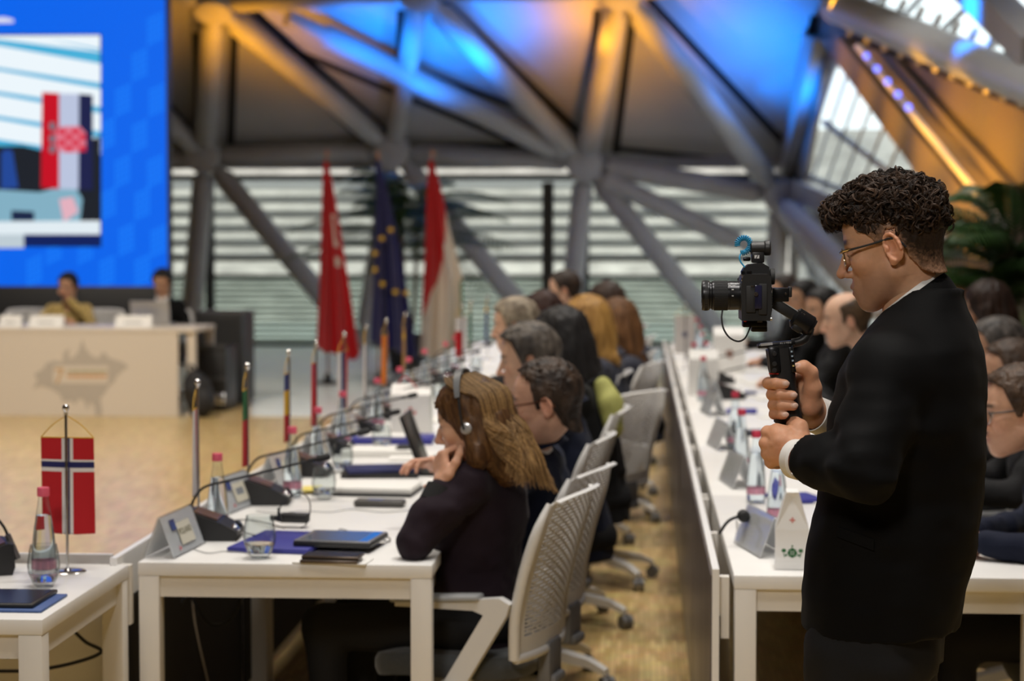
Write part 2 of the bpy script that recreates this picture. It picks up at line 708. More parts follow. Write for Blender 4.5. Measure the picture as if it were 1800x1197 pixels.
for a, b in (((345, 60), (350, 250)), ((412, 60), (405, 262)), ((425, 55), (655, 262)), ((445, 20), (690, 245)), ((500, 40), (935, 200)),
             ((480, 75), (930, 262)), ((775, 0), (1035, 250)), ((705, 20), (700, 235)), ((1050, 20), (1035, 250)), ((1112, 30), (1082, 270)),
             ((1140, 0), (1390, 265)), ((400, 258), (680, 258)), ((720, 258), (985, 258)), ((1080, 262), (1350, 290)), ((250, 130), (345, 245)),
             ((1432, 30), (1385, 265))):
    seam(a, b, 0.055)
trim(gap, JOINT_SHADE)


def leg(p, foot, r=0.15):
    return beam(p, foot, r)


A, B, C_, D = (ND[k] for k in 'ABCD')
for nd, (l1, l2) in ((A, ((332, 612), (640, 612))), (B, ((640, 612), (975, 612))), (C_, ((996, 612), (1290, 612))), (D, ((1352, 612), (1640, 640)))):
    for px, py in (l1, l2):
        t = pixZ(px, py, 0.0)
        # feet stand just inside the glass
        foot = Vector((nd.x + (t.x - nd.x) * 1.0, YF - 0.4, 0.0)) if px < 1500 else Vector((nd.x + 1.0, YF - 2.2, 0.0))
        foot.x = pixY(px, py, YF - 0.4).x if px < 1500 else foot.x
        leg(nd, foot, 0.155)
beam(C_ + Vector((0, -0.1, -0.1)), pixY(1330, 440, YF - 0.55), 0.14)
beam(D + Vector((0, -0.15, -0.1)), side(1565, 560, 0.5), 0.17)

# ------------------------------------------------------------------ right wall with the raking window
Zs = 8.2
wallp = [SP, SP + SD * 32.2]
win = [(1470, 92), (1448, 120), (1388, 318), (1404, 372), (1640, 408), (1757, 447)]
win2 = [(1384, 392), (1408, 384), (1560, 520), (1590, 600), (1384, 560)]


def side_xyz(px, py, off=0.0):
    return side(px, py, off)


def to_s(p):                       # wall coordinates (along, up)
    v = p - SP
    return (v.dot(SD), p.z)


def from_s(u, z, off=0.0):
    return SP + SD * u + Vector((0, 0, z)) + SN * off


# wall sheet cut around the two window openings: triangulated with bmesh
def wall_with_holes(outer, holes, depth, name, m):
    bm = bmesh.new()
    loops = [outer] + holes
    edges = []
    for lp in loops:
        vs = [bm.verts.new((u, z, 0)) for u, z in lp]
        for i in range(len(vs)):
            edges.append(bm.edges.new((vs[i], vs[(i + 1) % len(vs)])))
    bmesh.ops.triangle_fill(bm, use_beauty=True, use_dissolve=False, edges=edges, normal=(0, 0, 1))
    # drop faces inside holes
    def inside(poly, x, y):
        c = False
        for i in range(len(poly)):
            x1, y1 = poly[i]; x2, y2 = poly[i - 1]
            if (y1 > y) != (y2 > y) and x < (x2 - x1) * (y - y1) / (y2 - y1) + x1:
                c = not c
        return c
    kill = [f for f in bm.faces if any(inside(h, f.calc_center_median().x, f.calc_center_median().y) for h in holes)]
    bmesh.ops.delete(bm, geom=kill, context='FACES_ONLY')
    r = bmesh.ops.extrude_face_region(bm, geom=bm.faces[:])
    for g in r['geom']:
        if isinstance(g, bmesh.types.BMVert):
            g.co.z -= depth
    for v in bm.verts:
        v.co = from_s(v.co.x, v.co.y, v.co.z)
    bmesh.ops.recalc_face_normals(bm, faces=bm.faces)
    me = bpy.data.meshes.new(name)
    bm.to_mesh(me); bm.free()
    me.materials.append(m)
    return struct(link(name, me))


h1 = [to_s(side(*p)) for p in win]
h2 = [to_s(side(*p)) for p in win2]
# upper glazed strip beside the duct
win3 = [(1490, -60), (1478, -4), (1800, 150), (1900, 200), (1900, -60)]
h3 = [to_s(side(*p)) for p in win3]
wall_with_holes([(0, 0), (32.2, 0), (32.2, Zs), (0, Zs)], [h1, h2, h3], 0.07, 'wall_right', WALLG)


def clip_line(poly, p, d):
    """part of the line p + t d inside a polygon"""
    ts = []
    for i in range(len(poly)):
        a = Vector(poly[i - 1]); b = Vector(poly[i])
        e = b - a
        den = d.x * e.y - d.y * e.x
        if abs(den) < 1e-9: continue
        w = a - p
        t = (w.x * e.y - w.y * e.x) / den
        s = (w.x * d.y - w.y * d.x) / den
        if 0 <= s < 1: ts.append(t)
    return (min(ts), max(ts)) if len(ts) >= 2 else None


def glazing(hole, n_name, a_px, b_px, step, fin_m, fin=0.035, cross=()):
    """one raking window: pane, frame, fins running along the pixel direction a->b"""
    pane = MB()
    pane.slab([from_s(u, z, -0.06) for u, z in hole], SN * 0.012)
    w = struct(pane.build(n_name, thin_glass('fritted glass', (0.93, 0.97, 0.98), 0.1, 0.85, 0.15)))
    fr = MB()
    for i in range(len(hole)):
        p = from_s(*hole[i - 1], -0.1); q = from_s(*hole[i], -0.1)
        fr.cone(p, q, 0.06, n=8)
    fr.build('window_frame', mat('grey window frame', (0.38, 0.36, 0.35), 0.5), w)  # plain mid grey frame round the raking opening
    d = Vector(to_s(side(*b_px))) - Vector(to_s(side(*a_px)))
    d = d.to_2d() if len(d) > 2 else d
    d.normalize()
    nrm = Vector((-d.y, d.x))
    ks = [Vector(h).dot(nrm) for h in hole]
    fins = MB()
    k = min(ks) + step * 0.5
    while k < max(ks):
        r = clip_line(hole, nrm * k, d)
        if r and r[1] - r[0] > 0.05:
            p = nrm * k + d * r[0]; q = nrm * k + d * r[1]
            a = from_s(p.x, p.y, -0.03); b = from_s(q.x, q.y, -0.03)
            v = (b - a).normalized()
            sd = v.cross(SN).normalized()
            fins.slab([a - sd * fin, b - sd * fin, b + sd * fin, a + sd * fin], -SN * 0.015)
        k += step
    for (a, b) in cross:
        fins.cone(side(*a, -0.08), side(*b, -0.08), 0.045, n=6)
    fins.build('fin', fin_m, w)
    return w


FINM = mat('grey window fin', (0.36, 0.37, 0.38), 0.5)
FINO = mat('pale fin', (0.62, 0.58, 0.54), 0.5)
glazing(h1, 'window_7', (1520, 130), (1450, 330), 0.55, FINM, 0.03, (((1450, 215), (1600, 330)), ((1395, 300), (1520, 350))))
glazing(h2, 'window_8', (1420, 380), (1400, 560), 0.75, FINM, 0.03)
glazing(h3, 'window_9', (1560, -10), (1500, 60), 0.5, FINM, 0.03)

# raking steel members on the right wall
def plank(pts, thick, m, off=0.02):
    mb = MB()
    mb.slab([side(*p, off) for p in pts], SN * thick)
    return trim(mb, m)


RAKE = mat('raking beam', (0.15, 0.125, 0.105), 0.5)
plank([(1470, 70), (1505, 66), (1800, 408), (1800, 470), (1757, 447)], 0.20, RAKE)
plank([(1520, 75), (1585, 100), (1800, 330), (1800, 408)], 0.10, RAKE)
plank([(1590, 104), (1800, 192), (1860, 215), (1860, 390), (1800, 328)], 0.03, RAKE)
plank([(1430, 60), (1456, 70), (1388, 330), (1368, 318)], 0.16, STEELG)
plank([(1392, 312), (1640, 408), (1757, 447), (1757, 462), (1640, 428), (1390, 352)], 0.10, STEELG)
led = MB()
led.slab([side(*p, 0.24) for p in ((1503, 80), (1512, 78), (1775, 398), (1768, 404))], SN * 0.03)
strip_l = trim(led, mat('light strip housing', (0.70, 0.70, 0.72), 0.3))
dots = MB()
for k in range(5):
    t = 0.06 + k * 0.07
    dots.ball(side(1507 + 264 * t, 79 + 322 * t, 0.30), 0.035, 10, 6)
dd = dots.build('light_dot', mat('blue light dot', (0.15, 0.2, 1.0), 0.4, emit=2.2), strip_l, world=True)
dd['kind'] = 'structure'
# ventilation duct and its slanted ribs
duct = MB()
dp = [side(1440, -30, 0.30), side(1500, 32, 0.30), side(1650, 95, 0.30), side(1800, 160, 0.30), side(1900, 205, 0.30)]
dp = [dp[1] + (dp[4] - dp[1]) * t for t in (-0.12, 0, 0.33, 0.66, 1.0, 2.2)]
duct.tube([p + Vector((0, 0, 0.06)) for p in dp], [0.20, 0.19, 0.17, 0.15, 0.135, 0.11], 24)
trim(duct, mat('galvanised duct', (0.62, 0.64, 0.66), 0.42, metal=0.35))
for k in range(11):
    x = 1500 + k * 30
    y = 44 + k * 12.6
    rb = MB()
    a = side(x - 6, y + 16, 0.22); b = side(x + 26 + k * 1.5, y - 66, 0.22)
    rb.cone(a, b, 0.036 - 0.001 * k, n=8)
    trim(rb, FINO)
# bluish raking beam in the top corner
plank([(1712, -20), (1770, -20), (1860, 66), (1860, 120)], 0.25, STEELG, 0.10)
# event uplights on the roof steel
def cspot(px, py, power, ang, colr, off=0.9, tx=None, blend=0.9):
    t = ceil(px, py, 0.0)
    p = t - CN * off
    return spot('event_uplight', p, ceil(*(tx or (px, py)), 0.0), power, ang, colr, blend, 0.05)


def sspot(px, py, power, ang, colr, off=0.9):
    t = side(px, py, 0.0)
    return spot('event_uplight', t + SN * off, t, power, ang, colr, 0.9, 0.05)


cspot(815, 40, 170, 125, BLUE, 1.3)
cspot(640, 10, 120, 120, BLUE, 1.1)
cspot(1360, 85, 260, 120, BLUE, 1.3)
cspot(1270, 10, 90, 120, BLUE, 1.1)
cspot(1085, -20, 70, 120, AMBER, 1.3)
cspot(1078, 60, 60, 120, AMBER, 1.4)
cspot(1068, 130, 22, 120, AMBER, 1.4)
cspot(1030, 20, 34, 120, AMBER, 0.8)
cspot(420, -10, 60, 120, AMBER, 1.3)
cspot(480, 50, 44, 120, AMBER, 1.4)
cspot(560, 100, 18, 120, AMBER, 1.4)
cspot(372, 40, 14, 120, AMBER, 1.3)
cspot(870, 40, 80, 125, BLUE, 0.9)
cspot(770, 90, 80, 125, BLUE, 1.0)
cspot(690, 40, 60, 125, BLUE, 1.0)
for _x, _y, _p in ((1515, 110, 26), (1555, 155, 34), (1605, 205, 42), (1665, 262, 50), (1735, 335, 60), (1700, 190, 60), (1775, 250, 80)):
    sspot(_x, _y, _p, 125, AMBER, 0.9)
sspot(1418, 190, 55, 100, BLUE, 1.0)
sspot(1785, 20, 120, 100, BLUE, 0.8)
sspot(1540, 0, 10, 100, AMBER, 0.6)
# ------------------------------------------------------------------ conference tables
TH = 0.74
ORD = ['nearest', 'second', 'third', 'fourth', 'fifth', 'sixth', 'seventh', 'farthest']


def table_mesh(t, x0, x1, y0, y1, panel=None, plen=None):
    """white table with square legs in world coordinates"""
    b = MB().box(((x0 + x1) / 2, (y0 + y1) / 2, TH - 0.0185), (x1 - x0, y1 - y0 - 0.003, 0.037), bev=0.003)
    b.build('tabletop', WHITE, t, world=True)
    f = MB()
    zc = TH - 0.037 - 0.029
    L = 0.056
    for y in (y0 + 0.03, y1 - 0.03):
        f.box(((x0 + x1) / 2, y, zc), (x1 - x0 - 2 * L, 0.025, 0.058))
    for x in (x0 + 0.03, x1 - 0.03):
        f.box((x, (y0 + y1) / 2, zc), (0.025, y1 - y0 - 2 * L, 0.058))
    f.build('apron', WHITE_EDGE, t, world=True)
    for x in (x0 + L / 2 + 0.002, x1 - L / 2 - 0.002):
        for y in (y0 + L / 2 + 0.002, y1 - L / 2 - 0.002):
            MB().box((x, y, (TH - 0.037) / 2), (L, L, TH - 0.037), bev=0.003).build('leg', WHITE_EDGE, t, world=True)


def side_panel(t, x, y0, y1, face):
    """upright modesty panel along a table's side: dark face outside, white edge"""
    p = MB()
    p.box((x, (y0 + y1) / 2, 0.385), (0.018, y1 - y0 - 0.004, 0.75))
    o = p.build('modesty_panel', WHITE, t, world=True)
    q = MB()
    q.box((x + face * 0.0105, (y0 + y1) / 2, 0.378), (0.004, y1 - y0 - 0.03, 0.728))
    q.build('panel_face', PANEL_DARK, o, world=True)
    MB().box((x - face * 0.0105, (y0 + y1) / 2, 0.335), (0.004, y1 - y0 - 0.03, 0.60)).build('panel_inner_shade', mat('under-table shade', (0.03, 0.025, 0.02), 0.8), o, world=True)  # inner face coloured dark for the shade under the table
    s = -face
    for y in (y0 + 0.05, (y0 + y1) / 2, y1 - 0.05):
        MB().box((x + s * 0.022, y, 0.655), (0.028, 0.035, 0.16)).build('bracket', WHITE_EDGE, t, world=True)


LT0, LTL, NT = 5.235, 1.6, 7
for i in range(NT):
    y0 = LT0 + i * LTL
    t = thing('conference_table', '%s white conference table of the left row, counted from the camera' % ORD[i] if i else
              'white conference table at the near end of the left row, before the woman with headphones', 'table', (-0.95, y0 + 0.8, 0), 0, 'white tables of the left row')
    table_mesh(t, -1.345, -0.55, y0, y0 + LTL)
    side_panel(t, -1.395, y0 - (0.06 if i == 0 else 0), y0 + LTL, -1)
for i in range(NT):
    y0 = 5.13 + i * LTL
    t = thing('conference_table', '%s white conference table of the right row, counted from the camera' % ORD[i] if i else
              'white conference table at the near end of the right row, behind the standing cameraman', 'table', (0.63, y0 + 0.8, 0), 0, 'white tables of the right row')
    table_mesh(t, 0.245, 1.045, y0, y0 + LTL)
    side_panel(t, 0.197, y0 - (0.03 if i == 0 else 0), y0 + LTL, -1)
# table closing the near end on the left, seen by its right-hand half
t = thing('conference_table', 'white table in the bottom left corner carrying the red flag with the blue cross', 'table', (-2.1, 4.82, 0))
table_mesh(t, -2.96, -1.36, 4.43, 5.20)
p = MB()
p.box((-2.175, 5.245, 0.385), (1.52, 0.018, 0.75))
p.build('modesty_panel', WHITE, t, world=True)

# head table on the stage
HY = 17.55
hx1 = pixY(343, 600, HY).x
hx0 = hx1 - 4.2
hp = pixY(313, 600, HY).x
ht = thing('head_table', 'long beige fronted head table under the big screen', 'table', ((hx0 + hx1) / 2, HY + 0.45, 0))
HEADM = mat('cream laminate', (0.66, 0.60, 0.53), 0.5)
MB().box(((hx0 + hx1) / 2, HY + 0.42, 0.772), (hx1 - hx0, 0.86, 0.04), bev=0.004).build('tabletop', HEADM, ht, world=True)
fr = MB().box(((hx0 + hp) / 2, HY + 0.01, 0.376), (hp - hx0, 0.03, 0.75)).build('front_panel', HEADM, ht, world=True)
lg = MB()
for x in (hx1 - 0.04, hx0 + 0.04):
    for y in (HY + 0.05, HY + 0.80):
        MB().box((x, y, 0.376), (0.07, 0.07, 0.752)).build('leg', HEADM, ht, world=True)
# printed emblem on the front: pale grey blot with a small strip of lettering
MAPG = mat('printed grey map', (0.47, 0.43, 0.385), 0.55)
em = MB()


def hpt(px, py, dy=0.0):
    q = pixY(px, py, HY - 0.006 - dy)
    return q


blob = [(145, 595), (150, 612), (160, 625), (172, 630), (183, 618), (190, 628), (200, 632), (215, 636), (226, 645), (215, 652), (206, 660), (200, 672), (190, 680), (184, 692),
        (176, 700), (180, 725), (170, 735), (165, 712), (158, 706), (154, 722), (148, 704), (138, 700), (132, 712), (126, 704), (112, 706), (104, 692), (92, 684), (72, 678), (58, 684),
        (66, 668), (60, 658), (76, 648), (82, 638), (96, 634), (110, 636), (112, 620), (122, 612), (120, 630), (130, 628), (138, 618)]
em.slab([hpt(*b) for b in blob], (0, -0.0015, 0))
e = em.build('printed_map', MAPG, fr, world=True)
pl = MB().slab([hpt(*b, 0.002) for b in ((94, 643), (190, 643), (190, 674), (94, 674))], (0, -0.0015, 0)).build('printed_plate', HEADM, fr, world=True)
cc = hpt(104, 662, 0.005)
Mv = Matrix.Translation(cc) @ Euler((PI / 2, 0, 0)).to_matrix().to_4x4()
place_text('7', 0.19, mat('gold print', (0.52, 0.30, 0.10), 0.5), Mv, fr, 'lettering', 0.0005, True)
for (x0, y0, x1, y1, c) in ((118, 651, 188, 655, (0.30, 0.30, 0.16)), (118, 658, 188, 664, (0.60, 0.33, 0.16))):
    s_ = MB()
    k = x0
    while k < x1 - 2:
        w = random.uniform(4, 9)
        s_.slab([hpt(a, b, 0.004) for a, b in ((k, y0), (min(k + w, x1), y0), (min(k + w, x1), y1), (k, y1))], (0, -0.0012, 0))
        k += w + 1.2
    s_.build('printed_line', mat('print %d' % y0, c, 0.5), fr, world=True)


# ------------------------------------------------------------------ office chairs
def chair_back():
    """perforated shell: local x forward, back leans to -x; real slots cut through"""
    NU, NR = 54, 34                      # columns; rows of slots
    W0 = 0.235
    zs, rows = [], []
    z_lo, z_hi = 0.52, 0.895
    # rows alternate: bar, slot, bar, slot ...
    levels = []
    pitch = (z_hi - z_lo) / NR
    for r in range(NR):
        levels += [z_lo + r * pitch, z_lo + r * pitch + pitch * 0.48]
    levels.append(z_hi)
    zz = [0.465, 0.475, 0.495] + levels + [0.902, 0.908, 0.912, 0.913]
    slotrow = [False] * 3 + [bool(k % 2) for k in range(len(levels) - 1)] + [False] * 4
    us = np.linspace(-1, 1, NU + 1)

    def P(u, z):
        t = (z - 0.465) / 0.45
        w = W0 * (0.93 + 0.10 * math.sin(min(max(t, 0), 1) * PI * 0.85)) * (1 - 0.10 * max(0, t - 0.86) / 0.14)
        x = -0.190 - 0.100 * t - 0.05 * math.sin(t * PI) * 0.0 - 0.035 * (1 - t) * 0.0
        x += 0.014 * math.sin((t * 1.0 + 0.05) * PI) - 0.012 * max(0, 0.25 - t) / 0.25
        x += 0.036 * (abs(u) ** 2.2) * (1.0 - 0.25 * t)         # wraps round the sitter
        if z > 0.90:
            x -= 0.010 * ((z - 0.90) / 0.012) ** 2
        return (x, u * w, z - 0.055 * (1 - t) * 0 - (0.010 * abs(u) ** 3) * max(0, t - 0.55) / 0.45)
    V = []
    idx = {}
    for j, z in enumerate(zz):
        for i, u in enumerate(us):
            idx[(j, i)] = len(V)
            V.append(P(u, z))
    # rolled top lip: last ring pushed backwards
    for i in range(NU + 1):
        x, y, z = V[idx[(len(zz) - 1, i)]]
        V[idx[(len(zz) - 1, i)]] = (V[idx[(len(zz) - 2, i)]][0] - 0.012, y, z - 0.006)
    F = []
    for j in range(len(zz) - 1):
        par = (j // 2) % 2
        for i in range(NU):
            if slotrow[j] and 3 <= i < NU - 3:
                k = (i - 3 + (3 if par else 0)) % 6
                edge = i < 4 or i >= NU - 4
                if k < 5 and not (i == 3 or i == NU - 4):
                    continue
            F.append((idx[(j, i)], idx[(j, i + 1)], idx[(j + 1, i + 1)], idx[(j + 1, i)]))
    me = bpy.data.meshes.new('backrest')
    me.from_pydata(V, [], F)
    me.materials.append(CHAIRM)
    bm = bmesh.new(); bm.from_mesh(me)
    lo = [v for v in bm.verts if not v.link_faces]
    bmesh.ops.delete(bm, geom=lo, context='VERTS')
    bmesh.ops.solidify(bm, geom=bm.faces[:], thickness=0.005)
    bmesh.ops.recalc_face_normals(bm, faces=bm.faces)
    bm.to_mesh(me); bm.free()
    me.polygons.foreach_set('use_smooth', [True] * len(me.polygons))
    me.set_sharp_from_angle(angle=R(45))
    return me, P


BACK_ME, BACKP = chair_back()


def make_chair(label, group):
    t = thing('office_chair', label, 'chair', (0, 0, 0), 0, group)
    link('backrest', BACK_ME, t)
    # rim frame down both sides and across the lower edge
    fr = MB()
    for s in (-1, 1):
        pts = []
        for k in range(15):
            z = 0.465 + 0.437 * k / 14
            x, y, zz = BACKP(s, z)
            pts.append((x + 0.004, y, zz))
        fr.tube(pts, [0.016] * 12 + [0.014, 0.011, 0.008], 10)
    pts = [BACKP(u, 0.468) for u in np.linspace(-1, 1, 17)]
    fr.tube([(x, y, z - 0.002) for x, y, z in pts], 0.014, 10)
    fr.build('back_frame', CHAIRM, t)
    # seat
    s = MB()
    prof = []
    n = 28
    rings = [(0.86, 0.395), (0.97, 0.40), (1.0, 0.42), (1.0, 0.445), (0.96, 0.462), (0.80, 0.470), (0.4, 0.468), (0.0, 0.466)]
    V, F = [], []
    for sc, z in rings:
        for k in range(n):
            a = 2 * PI * k / n
            c, sn = math.cos(a), math.sin(a)
            ex = 0.55
            x = 0.235 * sc * abs(c) ** ex * (1 if c >= 0 else -1) + 0.055
            y = 0.222 * sc * abs(sn) ** ex * (1 if sn >= 0 else -1)
            V.append((x, y, z - (0.02 * max(0, x - 0.18) / 0.1)))
    for i in range(len(rings) - 1):
        for k in range(n):
            F.append((i * n + k, i * n + (k + 1) % n, (i + 1) * n + (k + 1) % n, (i + 1) * n + k))
    F.append(tuple(range(n))[::-1])
    s.add(V, F).build('seat', SEATM, t)
    u = MB().box((0.03, 0, 0.372), (0.30, 0.24, 0.05), bev=0.02)
    u.box((-0.12, 0, 0.375), (0.22, 0.10, 0.03), bev=0.01)
    u.box((-0.195, 0, 0.425), (0.04, 0.12, 0.12), bev=0.012)
    u.build('seat_mechanism', CHAIRD, t)
    for sg in (-1, 1):
        a = MB()
        y = sg * 0.226
        # rear post rising from the seat to the arm, then the arm running forward
        a.slab([(0.045, y - sg * 0.0, 0.375), (-0.02, y, 0.375), (-0.150, y, 0.590), (-0.160, y, 0.622), (-0.13, y, 0.638), (-0.06, y, 0.631), (0.10, y, 0.619), (0.17, y, 0.613),
                (0.17, y, 0.601), (-0.055, y, 0.601), (-0.085, y, 0.590)], (0, sg * 0.036, 0))
        a.box((0.02, sg * 0.20, 0.378), (0.06, 0.16, 0.03))
        ao = a.build('armrest', CHAIRM, t, smooth=25)
        MB().box((0.055, y + sg * 0.018, 0.628), (0.26, 0.062, 0.018), bev=0.009, rot=(0, R(3.5), 0)).build('arm_pad', ARMPAD, ao)
    g = MB().cone((0, 0, 0.12), (0, 0, 0.25), 0.028, n=14).cone((0, 0, 0.25), (0, 0, 0.36), 0.016, n=12)
    g.build('gas_column', CHAIRD, t)
    b = MB()
    b.cone((0, 0, 0.085), (0, 0, 0.15), 0.045, 0.04, 16)
    cs = []
    for k in range(5):
        a = 2 * PI * k / 5 + 0.35
        d = Vector((math.cos(a), math.sin(a), 0))
        sd = Vector((-d.y, d.x, 0))
        p0, p1, p2 = d * 0.03, d * 0.25, d * 0.315
        for (q0, z0, w0, h0), (q1, z1, w1, h1) in (((p0, 0.135, 0.028, 0.05), (p1, 0.10, 0.021, 0.034)), ((p1, 0.10, 0.021, 0.034), (p2, 0.072, 0.017, 0.026))):
            vs = []
            for q, z, w, h in ((q0, z0, w0, h0), (q1, z1, w1, h1)):
                for sx, sz in ((-1, -1), (1, -1), (1, 0.7), (0.5, 1), (-0.5, 1), (-1, 0.7)):
                    vs.append(q + sd * w * sx + Vector((0, 0, z + h * 0.5 * sz)))
            b.add(vs, [tuple(range(6))[::-1], tuple(range(6, 12))] + [(i, (i + 1) % 6, 6 + (i + 1) % 6, 6 + i) for i in range(6)])
        cs.append((d * 0.315, a))
    bo = b.build('base', CHAIRM, t)
    for p, a in cs:
        c = MB()
        d2 = Vector((math.cos(a + 0.9), math.sin(a + 0.9), 0))
        for sg in (-1, 1):
            q = p + d2 * sg * 0.014 + Vector((0, 0, 0.028))
            c.cone(q - d2 * 0.009, q + d2 * 0.009, 0.028, n=18)
        c.box(p + Vector((0, 0, 0.045)), (0.02, 0.02, 0.03))
        c.build('caster', CHAIRD, bo)
    return t


# chairs: (x, y, forward angle in degrees)
CH = []
chair0 = make_chair('light grey office chair with slotted back under the woman with headphones', 'grey office chairs with slotted backs')
chair0.location = (-0.44, 5.60, 0); chair0.rotation_euler = (0, 0, R(166))
spots = [(-0.40, 6.15, 165, 'grey slotted chair under the man with brown glasses, just behind the headphone woman'),
         (-0.40, 7.12, 172, 'grey slotted chair whose rim shows behind the man with brown glasses'),
         (-0.35, 8.25, 176, 'grey slotted chair under the woman with long black hair and yellow top'),
         (-0.22, 9.25, 150, 'large pale grey chair standing empty and turned behind the woman with black hair'),
         (-0.35, 10.5, 176, 'grey chair under the blond woman in the navy jacket'),
         (-0.18, 11.35, 165, 'pale grey chair beyond the large empty chair, beside the blond woman'),
         (-0.2, 12.5, 170, 'pale grey chair far down the aisle beside the woman with dark hair'),
         (-0.2, 14.2, 172, 'small pale grey chair standing far down the aisle before the glass'),
         (-0.25, 15.9, 178, 'farthest pale grey chair at the end of the left row')]
for x, y, a, lb in spots:
    dup(chair0, (x, y, 0), R(a), lb)
rspots = [(1.32, 5.62, 178, 'grey chair under the man with glasses in the navy suit at right'),
          (1.36, 6.9, 180, 'grey chair under the balding dark haired man behind the navy suit man'),
          (1.38, 8.1, 180, 'grey chair under the grey haired person behind the cameraman'),
          (1.25, 9.35, 180, 'grey chair under the balding man beyond the camera'),
          (1.30, 11.7, 180, 'grey chair under the first dark haired man beyond the camera'),
          (1.32, 13.4, 180, 'grey chair under the second dark haired man beyond the camera'),
          (1.36, 15.7, 180, 'grey chair under the farthest man of the right row'),
          (1.98, 10.05, 180, 'grey chair under the brown haired woman in the second row at right'),
          (2.28, 13.4, 180, 'grey chair under the man in the second row at right')]
for x, y, a, lb in rspots:
    dup(chair0, (x, y, 0), R(a), lb)
